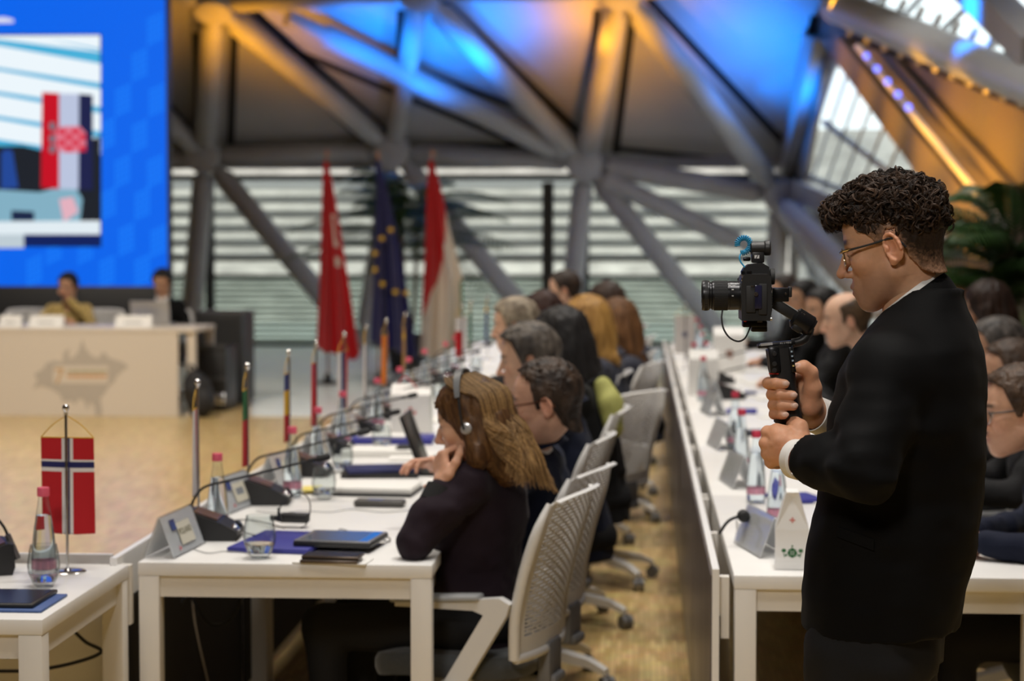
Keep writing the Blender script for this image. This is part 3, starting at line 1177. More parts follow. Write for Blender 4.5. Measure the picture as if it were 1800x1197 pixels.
# ------------------------------------------------------------------ implicit modelling for bodies, clothes and hair
class Fld:
    def __init__(s, lo, hi, h):
        s.lo = np.array(lo, float); s.h = h
        n = np.ceil((np.array(hi, float) - s.lo) / h).astype(int) + 1
        s.ax = [(s.lo[i] + h * np.arange(n[i])).astype(np.float32) for i in range(3)]
        s.F = np.full(n, 1e3, np.float32)

    def sub(s, lo, hi):
        sl = []
        for i in range(3):
            a = int(np.searchsorted(s.ax[i], lo[i])); b = int(np.searchsorted(s.ax[i], hi[i]))
            if b <= a: return None
            sl.append(slice(a, b))
        X, Y, Z = np.meshgrid(*[s.ax[i][sl[i]] for i in range(3)], indexing='ij', sparse=True)
        return tuple(sl), X, Y, Z

    def _u(s, sl, d, k):
        a = s.F[sl]
        if k <= 0:
            s.F[sl] = np.minimum(a, d)
        else:
            h = np.clip(0.5 + 0.5 * (a - d) / k, 0, 1)
            s.F[sl] = a + (d - a) * h - k * h * (1 - h)

    def _s(s, sl, d, k):
        a = s.F[sl]
        if k <= 0:
            s.F[sl] = np.maximum(a, -d)
        else:
            h = np.clip(0.5 - 0.5 * (a + d) / k, 0, 1)
            s.F[sl] = a + (-d - a) * h + k * h * (1 - h)

    def op(s, sl, d, k, neg):
        (s._s if neg else s._u)(sl, d, k)

    def rc(s, a, b, ra, rb=None, k=0.02, neg=False):
        rb = ra if rb is None else rb
        a = np.array(a, float); b = np.array(b, float)
        pad = max(ra, rb) + k + 3 * s.h
        r = s.sub(np.minimum(a, b) - pad, np.maximum(a, b) + pad)
        if r is None: return s
        sl, X, Y, Z = r
        ab = b - a; L = float(ab @ ab) or 1e-12
        t = np.clip(((X - a[0]) * ab[0] + (Y - a[1]) * ab[1] + (Z - a[2]) * ab[2]) / L, 0, 1)
        d = np.sqrt((X - a[0] - t * ab[0]) ** 2 + (Y - a[1] - t * ab[1]) ** 2 + (Z - a[2] - t * ab[2]) ** 2) - (ra + (rb - ra) * t)
        s.op(sl, d.astype(np.float32), k, neg)
        return s

    def chain(s, pts, rs, k=0.02, neg=False):
        if not isinstance(rs, (list, tuple)): rs = [rs] * len(pts)
        for i in range(len(pts) - 1):
            s.rc(pts[i], pts[i + 1], rs[i], rs[i + 1], k, neg)
        return s

    def ell(s, c, r, k=0.02, M=None, neg=False):
        c = np.array(c, float); r = np.array(r, float)
        pad = max(r) + k + 3 * s.h
        q = s.sub(c - pad, c + pad)
        if q is None: return s
        sl, X, Y, Z = q
        x, y, z = X - c[0], Y - c[1], Z - c[2]
        if M is not None:
            m = np.array(M)              # columns are the ellipsoid's axes
            x, y, z = (x * m[0, i] + y * m[1, i] + z * m[2, i] for i in range(3))
        k0 = np.sqrt((x / r[0]) ** 2 + (y / r[1]) ** 2 + (z / r[2]) ** 2)
        k1 = np.sqrt((x / r[0] ** 2) ** 2 + (y / r[1] ** 2) ** 2 + (z / r[2] ** 2) ** 2) + 1e-9
        s.op(sl, (k0 * (k0 - 1) / k1).astype(np.float32), k, neg)
        return s

    def loft(s, rows, k=0.02, ex=2.3, neg=False):
        """rows: (z, cx, cy, rx, ry) from low to high"""
        A = np.array(rows, float)
        m = max(A[:, 3].max(), A[:, 4].max()) + k + 3 * s.h
        lo = (A[:, 1].min() - m, A[:, 2].min() - m, A[0, 0] - k - 3 * s.h)
        hi = (A[:, 1].max() + m, A[:, 2].max() + m, A[-1, 0] + k + 3 * s.h)
        q = s.sub(lo, hi)
        if q is None: return s
        sl, X, Y, Z = q
        zz = Z.ravel()
        g = [np.interp(zz, A[:, 0], A[:, i]).astype(np.float32)[None, None, :] for i in range(1, 5)]
        x = np.abs((X - g[0]) / g[2]); y = np.abs((Y - g[1]) / g[3])
        k0 = (x ** ex + y ** ex) ** (1 / ex)
        k1 = np.sqrt((x / g[2]) ** 2 + (y / g[3]) ** 2) + 1e-6
        kk = np.sqrt(x * x + y * y)
        d = (k0 - 1) * kk / k1
        d = np.maximum(d, np.maximum(A[0, 0] - Z, Z - A[-1, 0]))
        s.op(sl, d.astype(np.float32), k, neg)
        return s

    def cut(s, fn):
        """keep only where fn(X,Y,Z) < 0"""
        X, Y, Z = np.meshgrid(*s.ax, indexing='ij', sparse=True)
        s.F = np.maximum(s.F, fn(X, Y, Z).astype(np.float32))
        return s

    def noise(s, amp, freq, seed=0, w=None):
        near = np.abs(s.F) < amp * 2 + 3 * s.h
        idx = np.argwhere(near)
        P = np.stack([s.ax[i][idx[:, i]] for i in range(3)], 1)
        n = vnoise(P * np.asarray(freq), seed)
        a = amp * n
        if w is not None: a = a * w(P)
        s.F[near] += a.astype(np.float32)
        return s

    def mesh(s):
        return nets(s.F, s.lo, s.h)


_LAT = {}


def vnoise(P, seed=0):
    """smooth value noise in -1..1"""
    if seed not in _LAT:
        _LAT[seed] = np.random.default_rng(seed + 11).uniform(-1, 1, (32, 32, 32)).astype(np.float32)
    L = _LAT[seed]
    i = np.floor(P).astype(int); f = P - i
    f = f * f * (3 - 2 * f)
    out = 0
    for a in (0, 1):
        wa = f[:, 0] if a else 1 - f[:, 0]
        for b in (0, 1):
            wb = f[:, 1] if b else 1 - f[:, 1]
            for c in (0, 1):
                wc = f[:, 2] if c else 1 - f[:, 2]
                out = out + wa * wb * wc * L[(i[:, 0] + a) % 32, (i[:, 1] + b) % 32, (i[:, 2] + c) % 32]
    return out


def nets(F, lo, h):
    S = F < 0
    n = np.array(F.shape)
    cnt = np.zeros(n - 1, np.int8)
    for a in (0, 1):
        for b in (0, 1):
            for c in (0, 1):
                cnt += S[a:n[0] - 1 + a, b:n[1] - 1 + b, c:n[2] - 1 + c]
    I = np.argwhere((cnt > 0) & (cnt < 8))
    acc = np.zeros((len(I), 3)); num = np.zeros(len(I))
    cor = [(a, b, c) for a in (0, 1) for b in (0, 1) for c in (0, 1)]
    for p in cor:
        for ax in range(3):
            if p[ax]: continue
            q = list(p); q[ax] = 1
            fa = F[I[:, 0] + p[0], I[:, 1] + p[1], I[:, 2] + p[2]]
            fb = F[I[:, 0] + q[0], I[:, 1] + q[1], I[:, 2] + q[2]]
            m = (fa < 0) != (fb < 0)
            t = fa[m] / (fa[m] - fb[m])
            v = np.tile(np.array(p, float), (m.sum(), 1)); v[:, ax] += t
            acc[m] += v; num[m] += 1
    V = lo + (I + acc / num[:, None]) * h
    ids = np.full(n - 1, -1, np.int64)
    ids[I[:, 0], I[:, 1], I[:, 2]] = np.arange(len(I))
    Q = []
    for ax in range(3):
        u, v = (ax + 1) % 3, (ax + 2) % 3
        a = [slice(None)] * 3; b = [slice(None)] * 3
        a[ax] = slice(0, -1); b[ax] = slice(1, None)
        ch = np.argwhere(S[tuple(a)] != S[tuple(b)])
        ok = (ch[:, u] > 0) & (ch[:, v] > 0) & (ch[:, u] < n[u] - 1) & (ch[:, v] < n[v] - 1)
        ch = ch[ok]
        if not len(ch): continue
        ins = S[ch[:, 0], ch[:, 1], ch[:, 2]]
        def cell(du, dv):
            c = ch.copy(); c[:, u] += du; c[:, v] += dv
            return ids[c[:, 0], c[:, 1], c[:, 2]]
        q = np.stack([cell(-1, -1), cell(0, -1), cell(0, 0), cell(-1, 0)], 1)
        q[~ins] = q[~ins][:, ::-1]
        Q.append(q)
    Q = np.concatenate(Q)
    Q = Q[(Q >= 0).all(1)]
    return V, Q


def relax(V, Q, it=1, lam=0.5):
    for _ in range(it):
        acc = np.zeros_like(V); c = np.zeros(len(V))
        for i in range(4):
            j = (i + 1) % 4
            np.add.at(acc, Q[:, i], V[Q[:, j]]); np.add.at(c, Q[:, i], 1)
            np.add.at(acc, Q[:, j], V[Q[:, i]]); np.add.at(c, Q[:, j], 1)
        V = V + lam * (acc / np.maximum(c, 1)[:, None] - V)
    return V


def join(parts):
    """[(V, Q, C)] -> one"""
    Vs, Qs, Cs, o = [], [], [], 0
    for V, Q, C in parts:
        Vs.append(V); Qs.append(Q + o); Cs.append(C); o += len(V)
    return np.concatenate(Vs), np.concatenate(Qs), np.concatenate(Cs)


def xf(V, M):
    M = np.array(M)
    return V @ M[:3, :3].T + M[:3, 3]


def tubes(lines, rad, sides=4, taper=0.35):
    """lines (N,S,3) -> V, Q of thin tapering strands"""
    L = np.asarray(lines, float)
    N, S, _ = L.shape
    T = np.gradient(L, axis=1)
    T /= np.linalg.norm(T, axis=2, keepdims=True) + 1e-9
    ref = np.tile(np.array([0.31, 0.52, 0.79]), (N, S, 1))
    U = np.cross(T, ref); U /= np.linalg.norm(U, axis=2, keepdims=True) + 1e-9
    W = np.cross(T, U)
    rad = np.broadcast_to(np.asarray(rad, float).reshape(-1, 1), (N, 1))
    prof = np.interp(np.linspace(0, 1, S), [0, 0.15, 0.7, 1], [0.7, 1, 0.9, taper])[None, :]
    rr = (rad * prof)[:, :, None]
    ring = []
    for k in range(sides):
        a = 2 * PI * k / sides
        ring.append(L + (U * math.cos(a) + W * math.sin(a)) * rr)
    V = np.stack(ring, 2).reshape(-1, 3)
    base = (np.arange(N)[:, None, None] * S + np.arange(S - 1)[None, :, None]) * sides
    k = np.arange(sides)[None, None, :]
    k2 = (k + 1) % sides
    Q = np.stack([base + k, base + k2, base + sides + k2, base + sides + k], -1).reshape(-1, 4)
    return V, Q
# ------------------------------------------------------------------ people
SKIN = mat('skin', (0.6, 0.4, 0.3), 0.48, vcol='Col', sss=0.25, spec=0.35, noise=0.05, scale=90, bump=0.12, bscale=350)
HAIRV = mat('hair', (0.1, 0.07, 0.05), 0.55, vcol='Col', noise=0.30, scale=260, spec=0.35)
SUITB = mat('black wool suit', (0.0032, 0.0032, 0.0035), 0.75, noise=0.2, scale=900, sheen=0.015, bump=0.05, bscale=900, spec=0.12)
SUITN = mat('navy wool suit', (0.006, 0.009, 0.024), 0.8, noise=0.2, scale=800, sheen=0.03, spec=0.25)
SUITG = mat('charcoal wool suit', (0.009, 0.009, 0.010), 0.8, noise=0.2, scale=800, sheen=0.03, spec=0.25)
SUITP = mat('aubergine jacket cloth', (0.016, 0.009, 0.0145), 0.82, noise=0.2, scale=900, sheen=0.03, bump=0.05, bscale=900, spec=0.2)
SUITV = mat('slate blue jacket cloth', (0.028, 0.031, 0.05), 0.8, noise=0.2, scale=800, sheen=0.04)
SHIRTW = mat('white shirt', (0.78, 0.76, 0.73), 0.65)
TROUSB = mat('black trousers', (0.010, 0.010, 0.011), 0.75, noise=0.2, scale=700, spec=0.25)
SHOEM = mat('black shoe leather', (0.012, 0.011, 0.01), 0.35)
YELT = mat('yellow green top', (0.40, 0.40, 0.12), 0.75)
BATIK = mat('ochre patterned shirt cloth', (0.42, 0.30, 0.10), 0.8, noise=0.5, scale=28)


def head_mesh(h=0.004, s=1.0, skin=(0.55, 0.36, 0.26), neck_to=(-0.045, 0, -0.17), neck_r=0.056, stubble=0.0, lip=(0.42, 0.19, 0.16), brow=(0.05, 0.035, 0.025),
              female=False, jaw=1.0, nose=1.0, ear=True, eyes_down=False):
    f = Fld((-0.135, -0.105, -0.215), (0.150, 0.105, 0.145), h)
    f.ell((-0.012, 0, 0.035), (0.098, 0.076, 0.088), 0)
    f.ell((0.030, 0, 0.038), (0.057, 0.062, 0.064), 0.03)
    f.ell((0.036, 0, -0.033), (0.052, 0.056, 0.074), 0.03)
    for y in (-1, 1):
        f.rc((0.000, y * 0.048 * jaw, -0.055), (0.062, y * 0.016, -0.100), 0.021, 0.017, 0.03)
        f.ell((0.058, y * 0.041, -0.022), (0.022, 0.020, 0.020), 0.022)
        f.rc((0.084, y * 0.012, 0.021), (0.074, y * 0.043, 0.021), 0.0095, 0.0085, 0.014)
    f.ell((0.072, 0, -0.101), (0.018, 0.020, 0.017), 0.022)
    f.ell((0.026, 0, -0.074), (0.048, 0.044, 0.034), 0.025)
    f.ell((0.078, 0, -0.070), (0.020, 0.029, 0.026), 0.016)
    nt = np.array(neck_to, float)
    f.rc((-0.024, 0, -0.045), nt, neck_r * 0.95, neck_r * 1.06, 0.022)
    for y in (-1, 1):
        f.ell((0.094, y * 0.032, 0.000), (0.017, 0.017, 0.0125), 0.012, neg=True)
        f.ell((0.0735, y * 0.0315, -0.001), (0.0125,) * 3, 0.004)
        if h < 0.005:
            z = -0.001 if eyes_down else 0.005
            f.chain([(0.079, y * 0.019, z - 0.003), (0.0855, y * 0.030, z + 0.001), (0.077, y * 0.044, z - 0.003)], 0.0036, 0.004)
            f.chain([(0.079, y * 0.020, -0.009), (0.083, y * 0.031, -0.0115), (0.076, y * 0.043, -0.009)], 0.003, 0.005)
    n = nose
    f.chain([(0.087, 0, 0.014), (0.098, 0, -0.008), (0.087 + 0.026 * n, 0, -0.034)], [0.0075, 0.0085, 0.0105], 0.010)
    for y in (-1, 1):
        f.ell((0.098, y * 0.0115, -0.0395), (0.011, 0.0075, 0.0075), 0.007)
        if h < 0.0035:
            f.ell((0.104, y * 0.0065, -0.0485), (0.005, 0.003, 0.004), 0.003, neg=True)
    if h < 0.006:
        f.chain([(0.086, 0.022, -0.0705), (0.0955, 0.007, -0.0655), (0.0955, -0.007, -0.0655), (0.086, -0.022, -0.0705)], 0.0048, 0.005)
        f.chain([(0.086, 0.018, -0.0765), (0.0935, 0.0, -0.0795), (0.086, -0.018, -0.0765)], 0.0055, 0.005)
        f.chain([(0.087, 0.024, -0.0725), (0.1025, 0.0, -0.0725), (0.087, -0.024, -0.0725)], 0.0021, 0.002, neg=True)
    if ear:
        M = Euler((0, R(12), 0)).to_matrix()
        for y in (-1, 1):
            tl = Matrix.Rotation(y * R(-18), 3, 'Z') @ M
            f.ell((-0.014, y * 0.079, -0.006), (0.0185, 0.0065, 0.031), 0.006, tl)
            if h < 0.005:
                f.ell((-0.009, y * 0.0870, -0.004), (0.0100, 0.0085, 0.0165), 0.002, tl, neg=True)
                f.ell((-0.011, y * 0.0875, 0.015), (0.0085, 0.006, 0.0075), 0.003, tl, neg=True)
                rim = []
                for k in range(13):
                    a = R(-70 + 270 * k / 12)
                    q = tl @ Vector((0.0165 * math.cos(a), y * 0.0055, 0.0285 * math.sin(a)))
                    rim.append((-0.014 + q.x, y * 0.079 + q.y, -0.006 + q.z))
                f.chain(rim, 0.0034, 0.003)
                f.ell((-0.008, y * 0.079, -0.034), (0.009, 0.005, 0.009), 0.006)
                f.ell((-0.001, y * 0.081, -0.006), (0.004, 0.004, 0.006), 0.003)
    V, Q = f.mesh()
    V = relax(V, Q, 1, 0.35)
    C = np.tile(np.array(skin, np.float32), (len(V), 1))
    x, y, z = V[:, 0], V[:, 1], V[:, 2]
    ay = np.abs(y)

    def mixc(w, col):
        nonlocal C
        w = np.clip(w, 0, 1)[:, None]
        C = C * (1 - w) + np.array(col, np.float32) * w
    red = np.array(skin) * np.array([1.08, 0.78, 0.72])
    mixc(np.exp(-(((x - 0.108) / 0.018) ** 2 + (y / 0.02) ** 2 + ((z + 0.035) / 0.016) ** 2)) * 0.55, red)
    mixc(np.exp(-(((x - 0.07) / 0.03) ** 2 + ((ay - 0.045) / 0.02) ** 2 + ((z + 0.03) / 0.025) ** 2)) * 0.4, red)
    mixc((ay > 0.072) * np.exp(-(((x + 0.014) / 0.025) ** 4 + ((z + 0.004) / 0.04) ** 4)) * 0.55, red)
    if stubble:
        sh = np.array(skin) * np.array([0.50, 0.50, 0.54])
        w = np.clip((-0.028 - z - 0.55 * np.maximum(0, 0.055 - x) * 0.3) / 0.03, 0, 1) * np.clip((x + 0.010) / 0.02, 0, 1) * np.clip((0.0 + z + 0.15) / 0.04, 0, 1)
        w *= 1 - np.exp(-(((ay - 0.035) / 0.016) ** 2 + ((z + 0.04) / 0.02) ** 2)) * 0.7
        mixc(w * stubble, sh)
    lw = np.exp(-(((z + 0.0725) / 0.0085) ** 4)) * np.exp(-((ay / 0.021) ** 6)) * (x > 0.083)
    mixc(lw * 0.85, lip)
    bw = np.exp(-(((z - (0.0245 + 0.10 * (0.03 - np.abs(ay - 0.03)) * 0.4)) / 0.0058) ** 4)) * np.exp(-(((ay - 0.031) / 0.022) ** 6)) * (x > 0.06)
    mixc(bw * 0.9, brow)
    ew = np.exp(-(((z + 0.001) / 0.0062) ** 4)) * np.exp(-(((ay - 0.0315) / 0.011) ** 4)) * (x > 0.07)
    if eyes_down:
        mixc(ew * np.exp(-(((z + 0.0055) / 0.0036) ** 2)) * 0.95, (0.02, 0.015, 0.012))
    else:
        mixc(ew * 0.8, (0.55, 0.52, 0.50))
        mixc(np.exp(-(((z + 0.001) / 0.0055) ** 4 + ((ay - 0.0315) / 0.0055) ** 4)) * (x > 0.07), (0.03, 0.02, 0.015))
        mixc(np.exp(-(((z - 0.006) / 0.0022) ** 2)) * np.exp(-(((ay - 0.0315) / 0.013) ** 4)) * (x > 0.07) * 0.8, (0.03, 0.02, 0.015))
    return V * s, Q, C


HL_SHORT = [(-0.13, -0.105), (-0.08, -0.098), (-0.05, -0.07), (-0.034, -0.028), (-0.02, 0.022), (0.0, 0.022), (0.008, -0.012), (0.022, -0.012), (0.030, 0.012), (0.042, 0.045), (0.052, 0.075), (0.07, 0.088), (0.10, 0.095), (0.16, 0.097)]
HL_RECEDE = HL_SHORT[:8] + [(0.026, 0.02), (0.03, 0.07), (0.05, 0.095), (0.07, 0.108), (0.10, 0.118), (0.16, 0.125)]


def hair_shell(h, col, thick=0.014, hl=HL_SHORT, seed=0, amp=0.004, freq=70, top=0.0, front=0.0, extra=None, col2=None, bald=None, back=0.0, fade=None):
    """short hair as a rough shell over the skull, in head space"""
    f = Fld((-0.20, -0.15, -0.36), (0.17, 0.15, 0.22), h)
    f.ell((-0.012 - back * 0.5, 0, 0.035 + top * 0.4), (0.098 + thick + back * 0.5, 0.076 + thick, 0.088 + thick + top), 0)
    f.rc((-0.030, 0, -0.01), (-0.047, 0, -0.11), 0.0558 + thick * 0.5, 0.0515 + thick * 0.3, 0.03)
    f.ell((0.030, 0, 0.040 + top), (0.057 + thick * 0.7, 0.062 + thick * 0.6, 0.064 + thick * 0.8), 0.03)
    if front:
        f.ell((0.078, 0.0, 0.098 + top), (0.035 + front, 0.055, 0.028), 0.03)
    hx = np.array([a for a, b in hl]); hz = np.array([b for a, b in hl])

    def c(X, Y, Z):
        zc = np.interp(X.ravel(), hx, hz).reshape(X.shape)
        g = zc - Z
        if bald is not None:
            # bald crown: remove what lies above a tilted plane
            g = np.maximum(g, Z - (bald + 0.35 * (-X - 0.02)) - 0.0 * Y)
        return g + 0 * Y
    f.cut(c)
    if extra: extra(f)
    f.noise(amp, np.array([freq, freq, freq * 0.6]), seed)
    f.noise(amp * 0.7, np.array([freq * 2.3] * 3), seed + 3)
    V, Q = f.mesh()
    n = vnoise(V * np.array([60, 60, 40]), seed + 5)[:, None]
    C = np.array(col)[None] * (1 + 0.35 * n)
    if col2 is not None:
        m = np.clip(vnoise(V * np.array([45, 70, 25]), seed + 9)[:, None] * 0.9 + 0.45, 0, 1)
        C = C * (1 - m) + np.array(col2)[None] * m
    if fade is not None:
        zc = np.interp(V[:, 0], hx, hz)
        w = np.clip(1.0 - (V[:, 2] - zc) / fade[1] + 0.35 * vnoise(V * 320, seed + 2), 0, 1)[:, None] * (V[:, 0] < 0.032)[:, None] * 0.75
        C = C * (1 - w) + np.array(fade[0])[None] * w
    return V, Q, C


def finger(f, pts, r, k=0.006):
    f.chain(pts, r, k)


def hand_mesh(W, X, N, side, curl=(35, 40, 25), spread=4, thumb=(30, 20), skin=(0.55, 0.36, 0.26), h=0.0035, s=1.0, curls=None):
    """generic hand: wrist W, direction X towards the fingers, N normal of the back of the hand, side +1 thumb on +y (N x X)"""
    f = Fld((-0.05, -0.085, -0.105), (0.215, 0.085, 0.05), h)
    f.rc((-0.04, 0, 0), (0.012, 0, 0), 0.024, 0.024, 0.01)
    f.ell((0.05, 0.0, -0.004), (0.052, 0.040, 0.0145), 0.02)
    f.rc((0.02, 0.014 * side, -0.006), (0.085, 0.028 * side, 0.0), 0.013, 0.0105, 0.012)
    f.rc((0.02, -0.014 * side, -0.006), (0.078, -0.030 * side, -0.002), 0.013, 0.009, 0.012)
    spec = [(0.090, 0.028, (0.043, 0.025, 0.020), 0.0092), (0.094, 0.0095, (0.048, 0.029, 0.021), 0.0094), (0.089, -0.009, (0.044, 0.027, 0.021), 0.009), (0.079, -0.026, (0.034, 0.021, 0.018), 0.008)]
    for i, (x0, y0, L, r) in enumerate(spec):
        cu = curls[i] if curls else curl
        a = R(spread * (1.5 - i)) * side
        p = Vector((x0 - 0.012, y0 * side, -0.001)); pts = [p]; ang = 0
        p = Vector((x0, y0 * side, 0.0005)); pts.append(p)
        for l, c in zip(L, cu):
            ang += R(c)
            d = Vector((math.cos(ang) * math.cos(a), math.cos(ang) * math.sin(a), -math.sin(ang)))
            p = p + d * l; pts.append(p)
        f.chain(pts, [r * 1.1, r * 1.12, r, r * 0.92, r * 0.78], 0.005)
    t0 = Vector((0.022, 0.028 * side, -0.012))
    a, b = R(thumb[0]), R(thumb[1])
    d1 = Vector((math.cos(a), math.sin(a) * side, -0.35)).normalized()
    t1 = t0 + d1 * 0.042
    d2 = Vector((math.cos(a - b), math.sin(a - b) * side, -0.4)).normalized()
    t2 = t1 + d2 * 0.030
    t3 = t2 + Vector((math.cos(a - 1.6 * b), math.sin(a - 1.6 * b) * side, -0.35)).normalized() * 0.024
    f.chain([Vector((0.008, 0.012 * side, -0.006)), t0, t1, t2, t3], [0.015, 0.0155, 0.0125, 0.011, 0.0088], 0.008)
    V, Q = f.mesh()
    X = Vector(X).normalized(); N = Vector(N); N = (N - X * N.dot(X)).normalized()
    Y = N.cross(X)
    M = Matrix((X, Y, N)).transposed().to_4x4()
    M.translation = Vector(W)
    V = xf(V * s, M)
    C = np.tile(np.array(skin, np.float32) * np.array([1.02, 0.94, 0.92], np.float32), (len(V), 1))
    return V, Q, C


def headM(pos, yaw=0.0, pitch=0.0, roll=0.0):
    """head frame: x forward, pitch>0 looks down"""
    return Matrix.Translation(Vector(pos)) @ Euler((roll, pitch, yaw), 'XYZ').to_matrix().to_4x4()


def ring_band(c, fwd, lat, r0, r1, hgt, thick, up, n=40, gap=0.0, drop=0.0):
    """collar: band around the neck. c centre of the top ring; fwd/lat unit axes; r0=(fwd,lat) top radii, r1 bottom radii"""
    c = Vector(c); up = Vector(up).normalized()
    mb = MB()
    vs = []
    a0 = gap; a1 = 2 * PI - gap
    for k in range(n + 1):
        a = a0 + (a1 - a0) * k / n
        ca, sa = math.cos(a), math.sin(a)
        o = fwd * ca; l = lat * sa
        fdrop = drop * max(0, ca) ** 2
        top = c + fwd * (ca * r0[0]) + lat * (sa * r0[1]) - up * fdrop
        bot = c + fwd * (ca * r1[0]) + lat * (sa * r1[1]) - up * (hgt + fdrop * 1.3)
        nrm = (fwd * ca + lat * sa).normalized()
        vs += [top, top + nrm * thick, bot + nrm * thick, bot]
    fs = []
    for k in range(n):
        for i in range(4):
            j = (i + 1) % 4
            fs.append((k * 4 + i, k * 4 + j, (k + 1) * 4 + j, (k + 1) * 4 + i))
    fs += [(0, 1, 2, 3), tuple((n * 4 + i) for i in (3, 2, 1, 0))]
    return mb.add(vs, fs)


def glasses(par, M, m_frame, m_temple, s=1.0, lens=True, world=False):
    """spectacles in head space"""
    g = MB()
    for y in (-1, 1):
        pts = []
        for k in range(20):
            a = 2 * PI * k / 20
            pts.append((0.101 - 0.006 * abs(math.cos(a)) * 0 - 0.010 * (abs(y * 0.033 + 0.023 * math.cos(a)) / 0.055) ** 2, y * 0.033 + 0.0225 * math.cos(a), -0.004 + 0.0185 * math.sin(a) * (1.0 if math.sin(a) > 0 else 1.08)))
        g.tube(pts, 0.0012, 6, closed=True)
    g.tube(bez([(0.101, -0.0115, 0.003), (0.104, 0, 0.006), (0.101, 0.0115, 0.003)], 6), 0.0013, 6)
    go = bpy.data.objects.new('x', None)
    for q in (g,):
        q.v = [tuple(M @ (Vector(v) * s)) for v in q.v]
    bpy.data.objects.remove(go)
    fo = g.build('glasses', m_frame, par, world=world)
    for y in (-1, 1):
        t = MB().tube(bez([(0.096, y * 0.056, 0.007), (0.070, y * 0.071, 0.008), (0.02, y * 0.079, 0.010), (-0.012, y * 0.083, 0.012), (-0.030, y * 0.083, 0.0), (-0.038, y * 0.081, -0.012)], 6),
                      0.0024, 6)
        t.v = [tuple(M @ (Vector(v) * s)) for v in t.v]
        t.build('temple', m_temple, fo)
    if lens:
        L = MB()
        for y in (-1, 1):
            L.add([(0.1005 - 0.010 * (abs(y * 0.033 + 0.022 * math.cos(2 * PI * k / 20)) / 0.055) ** 2, y * 0.033 + 0.022 * math.cos(2 * PI * k / 20), -0.004 + 0.0182 * math.sin(2 * PI * k / 20)) for k in range(20)], [tuple(range(20))])
        L.v = [tuple(M @ (Vector(v) * s)) for v in L.v]
        L.build('lens', thin_glass('spectacle lens'), fo)
    return fo


